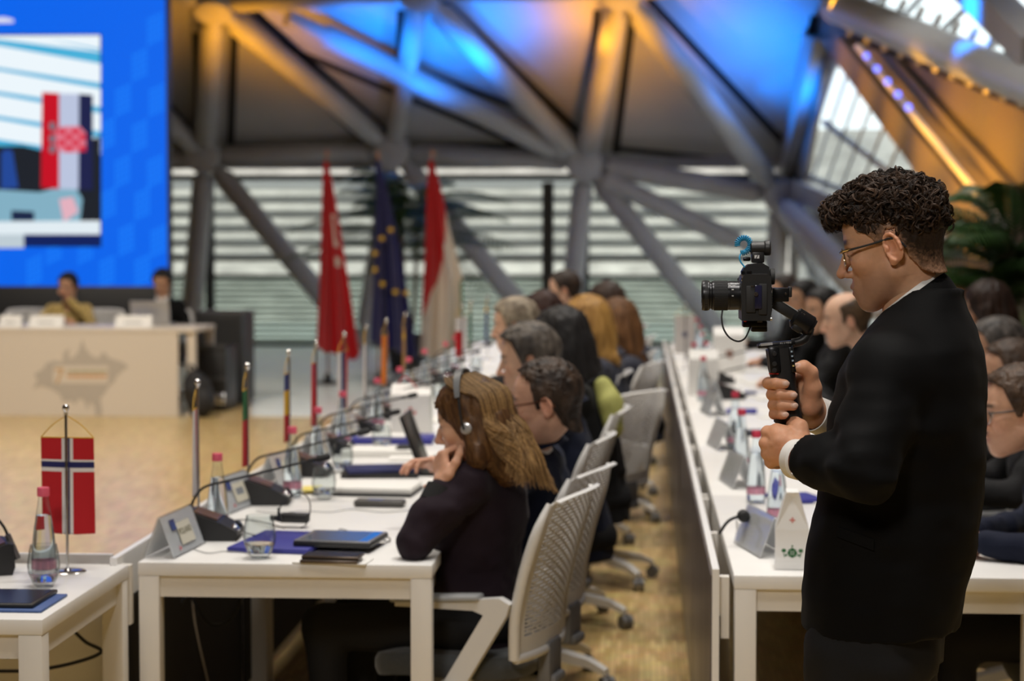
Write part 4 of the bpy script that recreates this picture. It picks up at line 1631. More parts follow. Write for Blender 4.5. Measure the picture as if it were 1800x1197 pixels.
def seated(label, loc, rz, head=(0.10, 0, 1.16), yaw=0, pitch=8, roll=0, skin=(0.55, 0.36, 0.26), hair='short', hcol=(0.03, 0.02, 0.015), hcol2=None,
           suit=SUITB, shirt=SHIRTW, sh=1.0, lean=0.06, armL=None, armR=None, hands=True, h=0.010, hh=0.006, female=False, hs=1.0, hl=HL_SHORT, thick=0.014, bald=None,
           spec=None, seed=0, lower=TROUSB, hair_fn=None, width=1.0, collar=True, hand_opt=None, stubble=0.0, jawless=False, top=0.0, group=None, legs=True, head_kw=None):
    """a seated figure facing local +x, hips above the local origin"""
    t = thing('person', label, 'person', loc, rz, group)
    w = width
    hx = Vector(head)
    sx = lean
    nb = Vector((sx + 0.005, 0, sh + 0.045))
    HM = headM(head, R(yaw), R(pitch), R(roll))
    nl = HM.inverted() @ nb
    kw = dict(h=hh, s=1.0, skin=skin, neck_to=tuple(nl), neck_r=0.048 if female else 0.056, stubble=stubble)
    kw.update(head_kw or {})
    parts = []
    V, Q, C = head_mesh(**kw)
    V = V * hs
    parts.append((xf(V, HM), Q, C))
    aL = armL or ((0.12 + sx, 0.26, 0.76), (0.36 + sx, 0.12, 0.775))
    aR = armR or ((0.12 + sx, -0.26, 0.76), (0.36 + sx, -0.12, 0.775))
    SL = Vector((sx - 0.005, 0.165 * w, sh - 0.03)); SR = Vector((sx - 0.005, -0.165 * w, sh - 0.03))
    lo = (-0.26, -0.40, 0.36); hi = (0.75, 0.40, sh + 0.12)

    def torso(f, d, kk):
        f.loft([(0.44, -0.02, 0, 0.125 + d, 0.165 * w + d), (0.56, -0.01, 0, 0.125 + d, 0.155 * w + d), (0.68, sx * 0.35, 0, 0.115 + d, 0.148 * w + d), (0.82, sx * 0.75, 0, 0.118 + d, 0.168 * w + d),
                (sh - 0.07, sx, 0, 0.105 + d, 0.165 * w + d), (sh - 0.005, sx - 0.005, 0, 0.07 + d, 0.12 * w + d), (sh + 0.03, sx, 0, 0.045 + d, 0.065 * w + d)], 0.03, 2.2)
        f.rc(SL, SR, 0.052 + d, 0.052 + d, 0.04)

    def arms(f, d, kk, cuff=0.0):
        for S, (E, W) in ((SL, aL), (SR, aR)):
            E = Vector(E); W = Vector(W)
            W2 = W - (W - E).normalized() * cuff
            f.chain([S, S.lerp(E, 0.5), E, E.lerp(W2, 0.5), W2], [0.050 + d, 0.043 + d, 0.039 + d, 0.036 + d, 0.028 + d * 1.2], kk)
    b = Fld(lo, hi, max(h, 0.010))
    torso(b, -0.014, 0.03)
    arms(b, -0.012, 0.02)
    b.rc(nb - Vector((0.02, 0, 0.06)), nb + Vector((0, 0, 0.02)), 0.05, 0.045, 0.03)
    if legs:
        pass
    V, Q = b.mesh()
    parts.append((V, Q, np.tile(np.array(skin, np.float32), (len(V), 1))))
    ho = hand_opt or {}
    if hands:
        for nm, (E, W), sg in (('L', aL, -1), ('R', aR, 1)):
            o = dict(ho.get(nm, {}))
            if o.get('skip'): continue
            E = Vector(E); W = Vector(W)
            X = Vector(o.pop('X', tuple((W - E).normalized() * 0.8 + Vector((0.15, sg * 0.35, -0.12)))))
            N = Vector(o.pop('N', (-0.1, 0, 1)))
            parts.append(hand_mesh(W, X, N, sg, skin=skin, h=o.pop('h', max(0.004, hh)), s=0.92 if female else 1.0, **o))
    V, Q, C = join(parts)
    npmesh('body', V, Q, SKIN, t, vcol=C)
    j = Fld(lo, hi, h)
    torso(j, 0.006, 0.03)
    arms(j, 0.006, 0.025, 0.012)
    j.noise(0.007, np.array([11, 14, 16]), seed)
    j.noise(0.004, np.array([24, 30, 34]), seed + 1)
    # neck opening with a V towards the front
    j.rc(nb + Vector((0.01, 0, -0.01)), nb + Vector((0.03, 0, 0.12)), 0.058, 0.07, 0.01, neg=True)
    j.rc(nb + Vector((0.045, 0, 0.0)), nb + Vector((0.135, 0, -0.16)), 0.040, 0.012, 0.01, neg=True)
    V, Q = j.mesh()
    jo = npmesh('jacket' if collar else 'top', V, Q, suit, t)
    if shirt is not None:
        s2 = Fld((sx - 0.16, -0.16, 0.70), (sx + 0.2, 0.16, sh + 0.08), max(h, 0.008))
        s2.loft([(0.70, sx * 0.5, 0, 0.110, 0.13), (0.82, sx * 0.75, 0, 0.114, 0.14), (sh - 0.07, sx, 0, 0.100, 0.13), (sh - 0.005, sx - 0.005, 0, 0.07, 0.10), (sh + 0.045, sx + 0.003, 0, 0.055, 0.058)], 0.02, 2.1)
        V, Q = s2.mesh()
        so = npmesh('shirt', V, Q, shirt, t)
        if collar:
            fw = Vector((0.93, 0, -0.36)).normalized(); up = Vector((0.36, 0, 0.93))
            ring_band(nb + Vector((0.004, 0, 0.030)), fw, Vector((0, 1, 0)), (0.063, 0.058), (0.075, 0.070), 0.045, 0.004, up, 36, 0.12).build('collar', shirt, so)
            ring_band(nb + Vector((-0.004, 0, 0.018)), fw, Vector((0, 1, 0)), (0.074, 0.068), (0.098, 0.098), 0.050, 0.006, up, 36, 0.95).build('jacket_collar', suit, jo)
    if legs:
        l = Fld((-0.25, -0.30, 0.03), (0.72, 0.30, 0.60), max(h, 0.012))
        for y in (-1, 1):
            l.chain([(0.0, y * 0.09, 0.52), (0.40, y * 0.11, 0.50), (0.38, y * 0.11, 0.10)], [0.085, 0.062, 0.042], 0.03)
        l.ell((-0.03, 0, 0.52), (0.13, 0.17, 0.09), 0.04)
        V, Q = l.mesh()
        npmesh('trousers', V, Q, lower, t)
        for y in (-1, 1):
            sm = MB()
            sm.ball((0.44, y * 0.11, 0.045), (0.13, 0.043, 0.045), 14, 8)
            sm.build('shoe', SHOEM, t)
    # hair
    if hair_fn is not None:
        V, Q, C = hair_fn()
        npmesh('hair', xf(V * hs, HM), Q, HAIRV, t, vcol=C)
    elif hair:
        V, Q, C = hair_shell(max(hh, 0.004), hcol, thick, hl, seed, 0.0035, 80, top, 0.0, None, hcol2, bald)
        npmesh('hair', xf(V * hs, HM), Q, HAIRV, t, vcol=C)
    if spec:
        glasses(t, HM, spec[0], spec[1], hs, True)
    return t, HM
# ------------------------------------------------------------------ seated delegates
def w2l(loc, rz, p):
    v = Vector(p) - Vector(loc)
    return Matrix.Rotation(-rz, 3, 'Z') @ v


def hd(loc, rz, px, py, Y):
    return tuple(w2l(loc, rz, pixY(px, py, Y)))


def long_hair(col, col2=None, L=0.30, vol=0.022, seed=1, back=0.05, h=0.008, side_f=0.03, bun=False):
    """shoulder-length or longer hair shell in head space"""
    def fn():
        f = Fld((-0.24, -0.17, -0.62), (0.15, 0.17, 0.20), h)
        f.ell((-0.018, 0, 0.040), (0.100 + vol, 0.078 + vol, 0.092 + vol), 0)
        f.ell((-0.035, 0, -0.05), (0.085 + vol, 0.080 + vol * 1.2, 0.13), 0.04)
        for y in (-1, 1):
            f.chain([(0.015, y * 0.085, 0.0), (-0.005, y * 0.093, -0.10), (0.0 + side_f, y * 0.088, -0.20)], [0.03, 0.032, 0.022], 0.03)
        f.chain([(-0.07, 0, -0.05), (-0.085, 0, -0.16), (-0.085 - back, 0, -0.10 - L)], [0.085, 0.075, 0.045], 0.04)
        def c(X, Y, Z):
            # open the face
            face = np.sqrt(((X - 0.115) / 0.085) ** 2 + (Y / 0.068) ** 2 + ((Z + 0.035) / 0.125) ** 2) - 1.0
            return -face * 0.07
        f.cut(c)
        f.noise(0.006, np.array([55, 55, 9]), seed)
        f.noise(0.005, np.array([120, 120, 20]), seed + 2)
        V, Q = f.mesh()
        n = np.clip(vnoise(V * np.array([90, 90, 12]), seed + 5) * 0.6 + 0.5, 0, 1)[:, None]
        c1 = np.array(col)[None]; c2 = np.array(col2 if col2 is not None else [k * 0.5 for k in col])[None]
        return V, Q, c1 * (1 - n) + c2 * n
    return fn


GREY = lin(120, 112, 102); GREYD = lin(70, 62, 56); BROWN = lin(62, 46, 34); DKBR = lin(38, 28, 22); BLK = (0.008, 0.007, 0.007)
BLOND = lin(178, 136, 72); BLOND2 = lin(120, 84, 38); AUB = lin(58, 28, 18)
SK1 = (0.60, 0.35, 0.24); SK2 = (0.52, 0.30, 0.19); SK3 = (0.64, 0.40, 0.28); SK4 = (0.42, 0.235, 0.15)
ROW = 'delegates seated along the left row'
ROWR = 'delegates seated along the right row'

# --- man with brown glasses next to the headphone woman
loc, rz = (-0.40, 6.13, 0), R(168)
hp_ = hd(loc, rz, 960, 708, 6.02)
aL = (tuple(w2l(loc, rz, (-0.42, 5.82, 0.79))), tuple(w2l(loc, rz, (-0.545, 5.86, 0.905))))
aR = (tuple(w2l(loc, rz, (-0.52, 6.36, 0.78))), tuple(w2l(loc, rz, (-0.56, 6.12, 0.80))))
TORT = mat('tortoiseshell frame', (0.10, 0.03, 0.012), 0.3)
man2, HM2 = seated('man in navy suit with brown glasses and dark combed hair, beside the headphone woman', loc, rz, hp_, 6, 8, 0, SK1, None, h=0.008, hh=0.0034, suit=SUITN, sh=0.935, lean=-0.07,
                   armL=aL, armR=aR, spec=(TORT, TORT), seed=4, stubble=0.35, group=ROW,
                   hand_opt={'L': dict(X=(0.75, -0.05, 0.35), N=(-0.35, -0.55, 0.7), curls=[(20, 35, 25), (28, 38, 25), (36, 40, 28), (42, 44, 30)], thumb=(55, 15)), 'R': dict(curl=(12, 18, 12))},
                   hair_fn=lambda: hair_shell(0.0034, DKBR, 0.011, HL_RECEDE, 31, 0.0035, 90, 0.004, 0.0, None, lin(66, 50, 38)))

def person(px, py, Y, label, off=0.15, rzd=176, lean=0.06, sh=None, grp=ROW, **kw):
    """seat somebody so that the head centre is at (px, py) in depth Y; the hips sit off metres behind"""
    rz = R(rzd)
    w = pixY(px, py, Y)
    d = Vector((math.cos(rz), math.sin(rz), 0))
    loc = Vector((w.x, w.y, 0)) - d * off
    hl = (off, 0, w.z)
    return seated(label, tuple(loc), rz, hl, sh=sh or (w.z - 0.195), lean=lean, group=grp, **kw)


FARH = dict(h=0.014, hh=0.008)
MIDH = dict(h=0.011, hh=0.006)
person(928, 632, 7.25, 'man with dark grey hair between the brown glasses man and the white haired man', 0.17, yaw=6, skin=SK3, hcol=lin(96, 88, 80), hcol2=lin(48, 42, 38), suit=SUITN, seed=6, thick=0.02, **MIDH)
bhw = person(982, 600, 8.30, 'woman with long black hair, white headset and yellow green top', 0.15, rzd=172, yaw=-6, skin=SK2, hair_fn=long_hair(BLK, (0.014, 0.012, 0.012), 0.46, 0.02, 7, 0.09), suit=SUITG,
       shirt=YELT, female=True, lean=0.05, **MIDH)
_sc = Fld((-0.2, -0.05, 0.7), (0.1, 0.25, 1.1), 0.012)
_sc.chain([(-0.05, 0.07, 1.00), (-0.085, 0.10, 0.93), (-0.10, 0.11, 0.83)], [0.04, 0.048, 0.042], 0.02)
_sc.noise(0.008, np.array([30, 30, 14]), 2)
V, Q = _sc.mesh()
npmesh('scarf', V, Q, YELT, bhw[0])
person(905, 572, 9.50, 'man with light grey hair seated beyond the dark grey haired man', 0.17, skin=SK3, hcol=lin(165, 152, 132), hcol2=lin(96, 84, 70), suit=SUITG, seed=8, thick=0.018, **MIDH)
person(1030, 572, 10.40, 'woman with wavy blond hair and slate blue jacket', 0.13, rzd=168, yaw=-18, skin=SK3, hair_fn=long_hair(BLOND, BLOND2, 0.10, 0.032, 9, 0.05), suit=SUITV, female=True, lean=0.03, **MIDH)
person(1083, 572, 11.50, 'woman with brown wavy hair just behind the blond woman', 0.13, rzd=168, yaw=-18, skin=SK3, hair_fn=long_hair(lin(120, 82, 48), lin(70, 46, 26), 0.12, 0.03, 12, 0.04), suit=SUITV, female=True, lean=0.03, **FARH)
person(952, 556, 11.60, 'woman with dark auburn hair half hidden behind the light grey haired man', 0.15, skin=SK3, hair_fn=long_hair(AUB, lin(30, 14, 10), 0.10, 0.022, 13, 0.03), suit=SUITG, female=True, **FARH)
person(992, 510, 13.20, 'man with short brown hair sitting tall before the glass, beyond the blond woman', 0.14, skin=SK3, hcol=DKBR, hcol2=BROWN, suit=SUITN, seed=10, **FARH)
person(1064, 536, 12.60, 'woman with dark brown hair at the far aisle side of the left row', 0.13, rzd=168, yaw=-14, skin=SK3, hair_fn=long_hair(lin(60, 40, 28), DKBR, 0.14, 0.022, 15, 0.03), suit=SUITG, female=True, **FARH)

# --- right row
SILV = mat('silver spectacle frame', (0.6, 0.6, 0.62), 0.25, metal=1.0)
loc, rz = (1.28, 5.62, 0), R(176)
hp_ = hd(loc, rz, 1793, 722, 5.60)
seated('man with thin silver glasses and navy suit at the right edge, arms on the table', loc, rz, hp_, 4, 6, 0, SK1, 'short', lin(78, 58, 42), lin(52, 38, 28), SUITN, sh=0.97, lean=0.10, h=0.008, hh=0.0038,
       armL=(tuple(w2l(loc, rz, (1.18, 5.30, 0.775))), tuple(w2l(loc, rz, (0.930, 5.42, 0.785)))), armR=(tuple(w2l(loc, rz, (1.16, 5.92, 0.775))), tuple(w2l(loc, rz, (0.93, 5.62, 0.785)))),
       spec=(SILV, DARKF), seed=14, stubble=0.3, group=ROWR, thick=0.012)
person(1778, 664, 6.90, 'man with receding dark hair between the navy suit man and the grey haired one', 0.16, skin=SK4, hcol=lin(60, 44, 32), hl=HL_RECEDE, suit=SUITG, seed=16, grp=ROWR, **MIDH)
person(1752, 615, 8.10, 'grey haired person in dark jacket showing behind the cameraman\'s back', 0.16, skin=SK4, hcol=lin(92, 86, 82), hcol2=lin(40, 36, 34), suit=SUITG, seed=17, grp=ROWR, **MIDH)
person(1733, 545, 10.05, 'woman with dark brown hair in the second row behind the cameraman', 0.13, skin=SK2, hair_fn=long_hair(lin(52, 32, 22), lin(26, 16, 12), 0.12, 0.022, 18, 0.03), suit=SUITG, female=True, grp='people in the second row at right', **MIDH)
person(1686, 502, 13.40, 'man with short dark hair in the second row, just above the cameraman\'s collar', 0.13, skin=SK2, hcol=DKBR, hcol2=BROWN, suit=SUITG, seed=19, grp='people in the second row at right', **FARH)
person(1487, 562, 9.20, 'balding man in black suit with clasped hands, seen between camera and cameraman', 0.18, yaw=4, skin=SK3, hcol=lin(92, 72, 52), hcol2=lin(56, 42, 32), hl=HL_RECEDE, bald=0.085, suit=SUITG, seed=20, grp=ROWR,
       armL=((0.22, 0.27, 0.78), (0.33, 0.08, 0.93)), armR=((0.22, -0.27, 0.78), (0.33, -0.06, 0.93)), hand_opt={'L': dict(X=(0.5, -0.5, 0.45), curl=(50, 55, 30)), 'R': dict(X=(0.5, 0.5, 0.45), curl=(50, 55, 30))}, **MIDH)
person(1446, 545, 11.60, 'dark haired man beside the balding man, nearer to the camera rig', 0.15, yaw=30, skin=SK2, hcol=BLK, suit=SUITG, seed=21, grp=ROWR, **MIDH)
person(1412, 526, 13.40, 'dark haired man two places beyond the balding man, above the gimbal arm', 0.15, yaw=30, skin=SK2, hcol=BLK, suit=SUITB, seed=22, grp=ROWR, **FARH)
person(1380, 512, 15.60, 'farthest dark haired delegate of the right row, half hidden by the camera', 0.14, yaw=10, skin=SK2, hcol=DKBR, suit=SUITB, seed=23, grp=ROWR, **FARH)

# --- head table
person(120, 503, 18.62, 'person in ochre patterned shirt resting chin on hand at the head table', 0.04, -90, lean=0.02, grp='people at the head table', skin=SK2, hcol=BLK, suit=BATIK, shirt=None, collar=False, seed=25, yaw=-14, pitch=14,
       armL=((0.16, 0.25, 0.80), (0.20, 0.05, 1.02)), armR=((0.20, -0.25, 0.82), (0.33, 0.02, 0.84)), hand_opt={'L': dict(X=(0.1, -0.3, 0.95), curl=(60, 70, 40))}, thick=0.016, **FARH)
person(285, 497, 18.62, 'person in black suit and tie behind the laptop at the head table', 0.04, -90, lean=0.02, grp='people at the head table', skin=SK2, hcol=BLK, suit=SUITB, seed=26, pitch=20, thick=0.02, **FARH)

# ------------------------------------------------------------------ the woman with the headphones
loc, rz = (-0.48, 5.60, 0), R(165)
hp_ = hd(loc, rz, 829, 742, 5.50)


def wl(*p): return tuple(w2l(loc, rz, p))


SKW = (0.66, 0.40, 0.275)
LW_, RW_ = pixY(776, 852, 5.40), pixY(800, 846, 5.55)
LE_, RE_ = Vector((-0.605, 5.335, 0.785)), Vector((-0.60, 5.80, 0.785))


def wdir(v): return tuple(Matrix.Rotation(-rz, 3, 'Z') @ Vector(v))


def woman_hair():
    f = Fld((-0.20, -0.16, -0.30), (0.16, 0.16, 0.17), 0.005)
    f.ell((-0.020, 0, 0.036), (0.108, 0.088, 0.098), 0)
    f.ell((0.025, 0, 0.055), (0.072, 0.072, 0.066), 0.03)
    f.ell((-0.050, 0, -0.05), (0.085, 0.086, 0.12), 0.04)
    f.chain([(-0.06, 0, -0.06), (-0.08, 0, -0.15)], [0.075, 0.058], 0.04)
    f.chain([(-0.01, 0.082, -0.01), (-0.02, 0.086, -0.10), (0.01, 0.08, -0.16)], [0.022, 0.024, 0.014], 0.03)
    def c(X, Y, Z):
        face = np.sqrt(((X - 0.112) / 0.098) ** 2 + (Y / 0.080) ** 2 + ((Z + 0.028) / 0.112) ** 2) - 1.0
        return -face * 0.07
    f.cut(c)
    f.noise(0.004, np.array([70, 70, 14]), 3)
    f.noise(0.003, np.array([170, 170, 26]), 4)
    V, Q = f.mesh()
    n = np.clip(vnoise(V * np.array([210, 210, 22]), 5) * 0.9 + 0.5, 0, 1)[:, None]
    C = np.array(lin(98, 68, 38))[None] * (1 - n) + np.array(lin(62, 38, 18))[None] * n
    # strands: from the parting over the skull, then hanging to the shoulders
    g = np.random.default_rng(3)
    N, S = 2600, 22
    side_ = np.where(g.random(N) < 0.62, 1.0, -1.0)
    az = g.uniform(-0.72, 1.0, N)                # -: front, + : back (fraction of a half turn)
    lines = np.zeros((N, S, 3))
    lay = g.uniform(0.0, 0.011, N)
    Lh = 0.05 + 0.17 * g.random(N) ** 0.8 + 0.06 * np.clip(az, 0, 1)
    ph = 5.0 * az + g.normal(0, 0.35, N) + np.where(side_ > 0, 0, 2.0); am = g.uniform(0.6, 1, N)
    t = np.linspace(0, 1, S)
    for i in range(N):
        th = (0.28 + 0.72 * (az[i] + 0.72) / 1.72) * PI      # azimuth from the front
        x0 = 0.075 - 0.16 * (az[i] + 0.72) / 1.72 * 0.75      # root along the parting
        ca, sa = math.cos(th), math.sin(th) * side_[i]
        total = 0.17 + Lh[i]
        r1, r2, r3 = 0.106 + lay[i], 0.086 + lay[i], 0.098 + lay[i]
        p = []
        th0 = th; the = max(th, R(112 + 14 * g.random()))
        for tt in t:
            s_ = tt * total
            e = min(s_ / 0.17, 1.0)
            ww = e * e * (3 - 2 * e); th = th0 + (the - th0) * min(1, ww * 1.25)
            ca, sa = math.cos(th), math.sin(th) * side_[i]
            el = (1.42 - e * 1.62)
            cx = -0.018
            q = Vector((cx + r1 * math.cos(el) * ca, r2 * math.cos(el) * sa, 0.036 + r3 * math.sin(el)))
            # roots start from the parting line
            k = max(0.0, 1 - e * 1.6)
            q.x = q.x * (1 - k * 0.7) + (x0 - 0.0) * k * 0.7
            if s_ > 0.17:
                d = s_ - 0.17
                fall = Vector((-0.22 if ca < 0.2 else -0.12, 0.02 * sa, -0.95)).normalized()
                q = q + fall * d
                u = d / max(Lh[i], 0.01)
                q.x += 0.026 * math.sin(u * 6.5 + ph[i] * 0.35) * u * am[i] - 0.03 * u * u * max(0, -ca)
                q.y += 0.018 * math.sin(u * 7.0 + ph[i]) * u * am[i] + sa * 0.02 * u
                q.x += (0.05 * u * u if ca > 0.1 else 0)
            p.append(q)
        lines[i] = [tuple(v) for v in p]
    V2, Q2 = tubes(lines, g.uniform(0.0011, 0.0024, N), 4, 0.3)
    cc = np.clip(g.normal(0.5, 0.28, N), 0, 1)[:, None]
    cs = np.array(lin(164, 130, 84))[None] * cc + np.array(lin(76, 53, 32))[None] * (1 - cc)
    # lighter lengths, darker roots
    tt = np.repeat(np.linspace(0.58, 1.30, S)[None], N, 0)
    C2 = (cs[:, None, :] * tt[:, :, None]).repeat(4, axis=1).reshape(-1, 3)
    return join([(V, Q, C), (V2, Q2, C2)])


woman, HMW = seated('woman with long auburn blond hair and headphones, chin on her clasped hands', loc, rz, hp_, 4, 13, 0, SKW, None, suit=SUITP, shirt=None, collar=False, sh=0.962, lean=-0.05, h=0.0065, hh=0.0028,
                    female=True, armL=(wl(*LE_), wl(*LW_)), armR=(wl(*RE_), wl(*RW_)), seed=27, group=ROW, width=0.95, hs=0.95,
                    hand_opt={'L': dict(X=wdir((-0.10, 0.45, 0.85)), N=wdir((-0.80, -0.55, 0.05)), curls=[(62, 55, 25), (60, 58, 25), (60, 60, 28), (62, 62, 30)], thumb=(35, 25), h=0.0032),
                              'R': dict(X=wdir((-0.35, -0.42, 0.80)), N=wdir((-0.85, 0.35, -0.2)), curls=[(58, 55, 25), (58, 55, 28), (60, 58, 30), (62, 60, 30)], thumb=(30, 20), h=0.0032)},
                    hair_fn=woman_hair)
# dark cuff at the near wrist
cf = MB()
a = Vector(wl(*LW_)); b = Vector(wl(*LE_))
cf.cone(a + (b - a).normalized() * 0.055, a + (b - a).normalized() * 0.008, 0.041, 0.038, 24)
cf.build('cuff', mat('black knitted cuff', (0.012, 0.012, 0.013), 0.9, bump=0.4, bscale=900), woman)
# headphones: band over the crown, ear pads, slim fork
ph_ = thing('headphones', 'thin dark grey interpreter headphones on the auburn blond woman\'s head', 'headphones', (0, 0, 0))
PM = Matrix.Translation(Vector(loc)) @ Matrix.Rotation(rz, 4, 'Z') @ HMW
ph_.location = PM.translation
PMl = Matrix.Translation(-Vector(ph_.location)) @ PM


def hpb(a, r=(0.110, 0.132)):
    return PMl @ Vector((-0.004 - 0.006 * math.cos(a), r[0] * math.sin(a), 0.008 + r[1] * math.cos(a)))


GREYB = mat('grey headband', (0.13, 0.135, 0.14), 0.4)
bd = MB()
vs, n = [], 26
for k in range(n + 1):
    a = R(-62 + 124 * k / n)
    wd = 0.013 - 0.006 * abs(k / n - 0.5) * 2
    for dx, dr in ((-1, 0.0), (1, 0.0), (1, 0.0035), (-1, 0.0035)):
        vs.append(PMl @ Vector((-0.004 + dx * wd, (0.108 + dr) * math.sin(a), 0.012 + (0.136 + dr) * math.cos(a))))
fs = []
for k in range(n):
    for i in range(4):
        fs.append((k * 4 + i, k * 4 + (i + 1) % 4, k * 4 + 4 + (i + 1) % 4, k * 4 + 4 + i))
fs += [(0, 1, 2, 3), (n * 4 + 3, n * 4 + 2, n * 4 + 1, n * 4)]
bd.add(vs, fs).build('headband', GREYB, ph_)
for sg in (-1, 1):
    fk = MB()
    fk.tube([hpb(sg * R(60)), hpb(sg * R(72), (0.110, 0.122)), hpb(sg * R(84), (0.108, 0.11)), PMl @ Vector((-0.006, sg * 0.106, -0.012))], [0.004, 0.0038, 0.0034, 0.003], 8)
    fk.build('slider', BLACKP, ph_)
    ep = MB()
    ep.lathe([(0.009, 0), (0.015, 0.003), (0.016, 0.007), (0.012, 0.012), (0.003, 0.013)], 20, PMl @ Vector((-0.010, sg * 0.092, -0.012)), PMl.to_3x3() @ Vector((0, sg, 0.05)))
    ep.build('earpad', mat('silver grey earpiece', (0.45, 0.45, 0.46), 0.3, metal=0.4), ph_)
# white headset dot on the black-haired woman
# ------------------------------------------------------------------ the standing cameraman
MY = 3.80


def m(px, py, dy=0.0):
    return pixY(px, py, MY + dy)


man = thing('person', 'standing man in black suit with curly dark hair, filming with a camera rig', 'person')
mo = m(1590, 1000)
man.location = (mo.x, MY, 0)
ML = Vector(man.location)
FA = R(166)                                     # he faces the left, turned a little away


def lo_(p): return Vector(p) - ML                 # world -> man's space (no rotation)


FW = Vector((math.cos(FA), math.sin(FA), 0)); LT = Vector((-FW.y, FW.x, 0))
BR = Matrix((FW, LT, Vector((0, 0, 1)))).transposed()   # body axes -> man's space


def tb(p): return BR.transposed() @ Vector(p)    # man's space -> body space (x forward, y left)


def mb_(px, py, dy=0.0): return tuple(tb(lo_(m(px, py, dy))))


# ---- suit jacket, in body space
def bx(px, py): return tb(lo_(m(px, py))).x


def row(py, xl, xr, ry, sh=0.0):
    """torso slice: image span xl..xr at height py (front..back), half width ry"""
    z = m((xl + xr) / 2, py).z
    a = m(xl, py); b = m(xr, py)
    half = (b.x - a.x) / 2
    c = tb(lo_((a + b) / 2))
    ang = PI - FA
    # half extent of a turned ellipse -> front-back radius
    rx = math.sqrt(max(half ** 2 - (ry * math.sin(ang)) ** 2, 0.06 ** 2)) / math.cos(ang)
    return (z, c.x + sh, 0.0, rx, ry)


rows = [row(1100, 1408, 1688, 0.198), row(1040, 1407, 1697, 0.198), row(960, 1416, 1716, 0.19), row(880, 1436, 1728, 0.186), row(800, 1450, 1735, 0.192), row(720, 1458, 1738, 0.203),
        row(650, 1474, 1736, 0.205), row(610, 1500, 1730, 0.188), row(575, 1528, 1719, 0.150), row(545, 1556, 1704, 0.112), row(520, 1580, 1692, 0.088), row(505, 1604, 1678, 0.072)]
SHL = mb_(1566, 655, -0.155); SHR = mb_(1584, 655, 0.215)
ELL = mb_(1512, 828, -0.245); WRL = mb_(1394, 806, -0.080)
ELR = mb_(1552, 778, 0.235); WRR = mb_(1427, 726, 0.045)


def jacket_fold_w(P):
    # stronger creases at the elbows and forearms
    d = np.linalg.norm(P - np.array(ELL), axis=1)
    return 0.45 + 1.6 * np.exp(-(d / 0.13) ** 2)


jf = Fld((-0.27, -0.33, 0.82), (0.32, 0.36, 1.58), 0.0055)
jf.loft(rows, 0.02, 2.25)
jf.rc(SHL, (SHL[0], SHL[1] - 0.05, SHL[2] + 0.02), 0.068, 0.06, 0.04)
jf.rc(SHR, (SHR[0], SHR[1] + 0.05, SHR[2] + 0.02), 0.066, 0.06, 0.04)
def cuffpt(E, W, d):
    E = Vector(E); W = Vector(W)
    return tuple(W - (W - E).normalized() * d)
CWL = cuffpt(ELL, WRL, 0.018); CWR = cuffpt(ELR, WRR, 0.058)
jf.chain([SHL, tuple(Vector(SHL).lerp(Vector(ELL), 0.5)), ELL], [0.074, 0.064, 0.056], 0.022)
jf.chain([ELL, tuple(Vector(ELL).lerp(Vector(CWL), 0.5)), CWL], [0.057, 0.053, 0.046], 0.014)
jf.chain([SHR, tuple(Vector(SHR).lerp(Vector(ELR), 0.5)), ELR], [0.072, 0.062, 0.056], 0.022)
jf.chain([ELR, CWR], [0.057, 0.045], 0.014)
# flat sleeve ends with the shirt showing: hollow them out
for E, W in ((ELL, CWL), (ELR, CWR)):
    d = (Vector(W) - Vector(E)).normalized()
    jf.rc(tuple(Vector(W) + d * 0.012), tuple(Vector(W) + d * 0.09), 0.060, 0.060, 0.006, neg=True)
# neck opening
nc = mb_(1600, 505)
jf.rc((nc[0], 0, nc[2] - 0.015), (nc[0] + 0.0, 0, nc[2] + 0.12), 0.064, 0.075, 0.01, neg=True)
jf.rc((nc[0] + 0.06, 0, nc[2] - 0.07), (nc[0] + 0.16, 0, nc[2] - 0.24), 0.045, 0.020, 0.01, neg=True)
# creases
jf.noise(0.0065, np.array([9, 11, 15]), 40, jacket_fold_w)
jf.noise(0.0045, np.array([20, 20, 38]), 41, jacket_fold_w)
# armhole seam line of the near sleeve
seam_pts = []
for k in range(13):
    a = R(-100 + 200 * k / 12)
    seam_pts.append((SHL[0] + 0.082 * math.sin(a) * 0.95 + 0.0, SHL[1] + 0.045, SHL[2] - 0.03 + 0.095 * math.cos(a)))
V, Q = jf.mesh()
V = relax(V, Q, 2, 0.45)
BM4 = BR.to_4x4()
jo = npmesh('jacket', xf(V, BM4), Q, SUITB, man)

# pocket flap on the near side
fp = [m(1478, 928), m(1536, 950), m(1534, 968), m(1476, 946)]


def on_jacket(px, py, lift=0.003):
    """first hit of the camera ray with the jacket"""
    o = lo_(CAM); d = ray(px, py)
    best = None
    ok, loc, nor, idx = jo.ray_cast(o, d)
    if not ok: return None
    return loc - d * lift, nor


pk = MB()
g1 = [on_jacket(1470 + 66 * k / 6, 925 + 23 * k / 6, 0.0015) for k in range(7)]
g2 = [on_jacket(1470 + 66 * k / 6, 943 + 25 * k / 6, 0.005) for k in range(7)]
if all(g1) and all(g2):
    vs = [tuple(g[0]) for g in g1] + [tuple(g[0]) for g in g2] + [tuple(g[0] + Vector((0, 0.004, 0))) for g in g2]
    fs = [(k, k + 1, 8 + k, 7 + k) for k in range(6)] + [(7 + k, 8 + k, 15 + k, 14 + k) for k in range(6)]
    pk.add(vs, fs)
    pk.build('pocket_flap', SUITB, jo)
